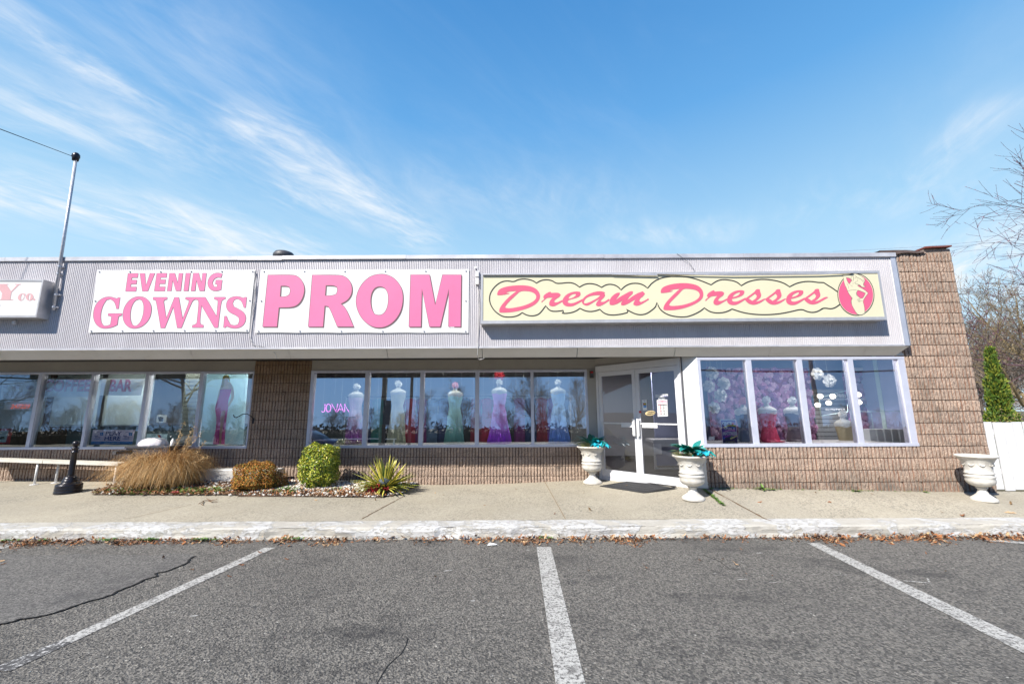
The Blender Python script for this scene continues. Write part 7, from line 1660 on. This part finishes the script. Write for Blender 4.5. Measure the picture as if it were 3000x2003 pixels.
# parked car behind the camera, its roof shows in the first pane
def parked_car(x, y, rz, colr, label):
    root = thing('parked_car', (x, y, 0), label, 'car', 'cars parked across the lot'); body = mat('car_paint_'+str(int(colr[2]*100)), colr, .22, .3); gls = mat('car_glass', (.02, .025, .03), .08); tyre = mat('tyre', (.02, .02, .02), .8)
    L_, W_ = 4.5, 1.78
    secs = [(-2.25, .42, .62, .80), (-2.18, .30, .78, .90), (-1.6, .22, .92, .98), (-.9, .20, .97, 1.0), (0, .20, .98, 1.0), (.9, .20, .96, 1.0), (1.6, .22, .90, .97), (2.15, .30, .76, .88), (2.25, .42, .60, .78)]
    def ring(sx_, z0, z1, wf, top=None):
        w = W_/2*wf; return [(sx_, -w*.96, z0), (sx_, -w, (z0+z1)/2), (sx_, -w*.93, z1), (sx_, 0, z1+.03), (sx_, w*.93, z1), (sx_, w, (z0+z1)/2), (sx_, w*.96, z0)]
    def loft(secs_, nm, mt, fn):
        b = MB(); rings = [fn(*s_) for s_ in secs_]; n = len(rings[0])
        for r_ in rings: b.v += r_
        for i in range(len(rings)-1):
            for j in range(n): b.f.append((i*n+j, i*n+(j+1) % n, (i+1)*n+(j+1) % n, (i+1)*n+j)); b.m.append(0)
        b.f.append(tuple(range(n))[::-1]); b.m.append(0); b.f.append(tuple((len(rings)-1)*n+j for j in range(n))); b.m.append(0)
        b.v = [(v[0]+x, v[1]+y, v[2]) for v in b.v]; return b.build(nm, mt, root, smooth=True)
    loft(secs, 'body', body, ring)
    cab = [(-1.75, .93, .96, .70), (-1.35, .93, 1.28, .78), (-.9, .93, 1.42, .80), (-.1, .93, 1.47, .80), (.45, .93, 1.40, .79), (.95, .93, 1.15, .76), (1.25, .93, .97, .72)]
    loft(cab, 'cabin', gls, lambda s_, a1, b1, w: [(s_, -W_/2*w*1.12, a1), (s_, -W_/2*w, b1-.04), (s_, -W_/2*w*.8, b1), (s_, 0, b1+.02), (s_, W_/2*w*.8, b1), (s_, W_/2*w, b1-.04), (s_, W_/2*w*1.12, a1)])
    rf = [(-1.3, 0, 1.27, .70), (-.9, 0, 1.425, .76), (-.1, 0, 1.475, .77), (.4, 0, 1.42, .76), (.6, 0, 1.34, .72)]
    loft(rf, 'roof', body, lambda s_, a1, b1, w: [(s_, -W_/2*w, b1-.03), (s_, -W_/2*w*.8, b1+.012), (s_, 0, b1+.035), (s_, W_/2*w*.8, b1+.012), (s_, W_/2*w, b1-.03)])
    for wx in (-1.38, 1.38):
        for wy in (-.80, .80):
            b = MB(); b.tube([(x+wx, y+wy-.1, .32), (x+wx, y+wy+.1, .32)], .32, 24); o = b.build('wheel', tyre, root); b = MB(); b.tube([(x+wx, y+wy-.103, .32), (x+wx, y+wy+.103, .32)], .2, 16); b.build('rim', galv, o)
    for s_ in (-1, 1):
        b = MB(); b.box(x+2.12, x+2.26, y+s_*.62-.18, y+s_*.62+.18, .58, .72); b.build('headlight', galv, root); b = MB(); b.box(x-2.27, x-2.14, y+s_*.66-.14, y+s_*.66+.14, .66, .80); b.build('tail_light', MATS['red_lens'], root)
    root.rotation_euler.z = rz; return root
q = mir(900, 1200, 17); parked_car(q.x-.5, q.y, R(3), (.02, .025, .06), 'dark blue parked car mirrored at the foot of the first dress pane')
# pale guard rail mirrored
root = thing('sign_post_rail', (-12, -14, 0), 'pale low barrier rail across the lot', 'barrier'); b = MB(); b.box(-18, -9, -14.05, -13.98, .55, .62); b.build('rail', white, root)
for x in (-17.5, -14.5, -11.5, -9.2): b = MB(); b.box(x-.04, x+.04, -14.1, -14.0, 0, .62); b.build('post', white, root)
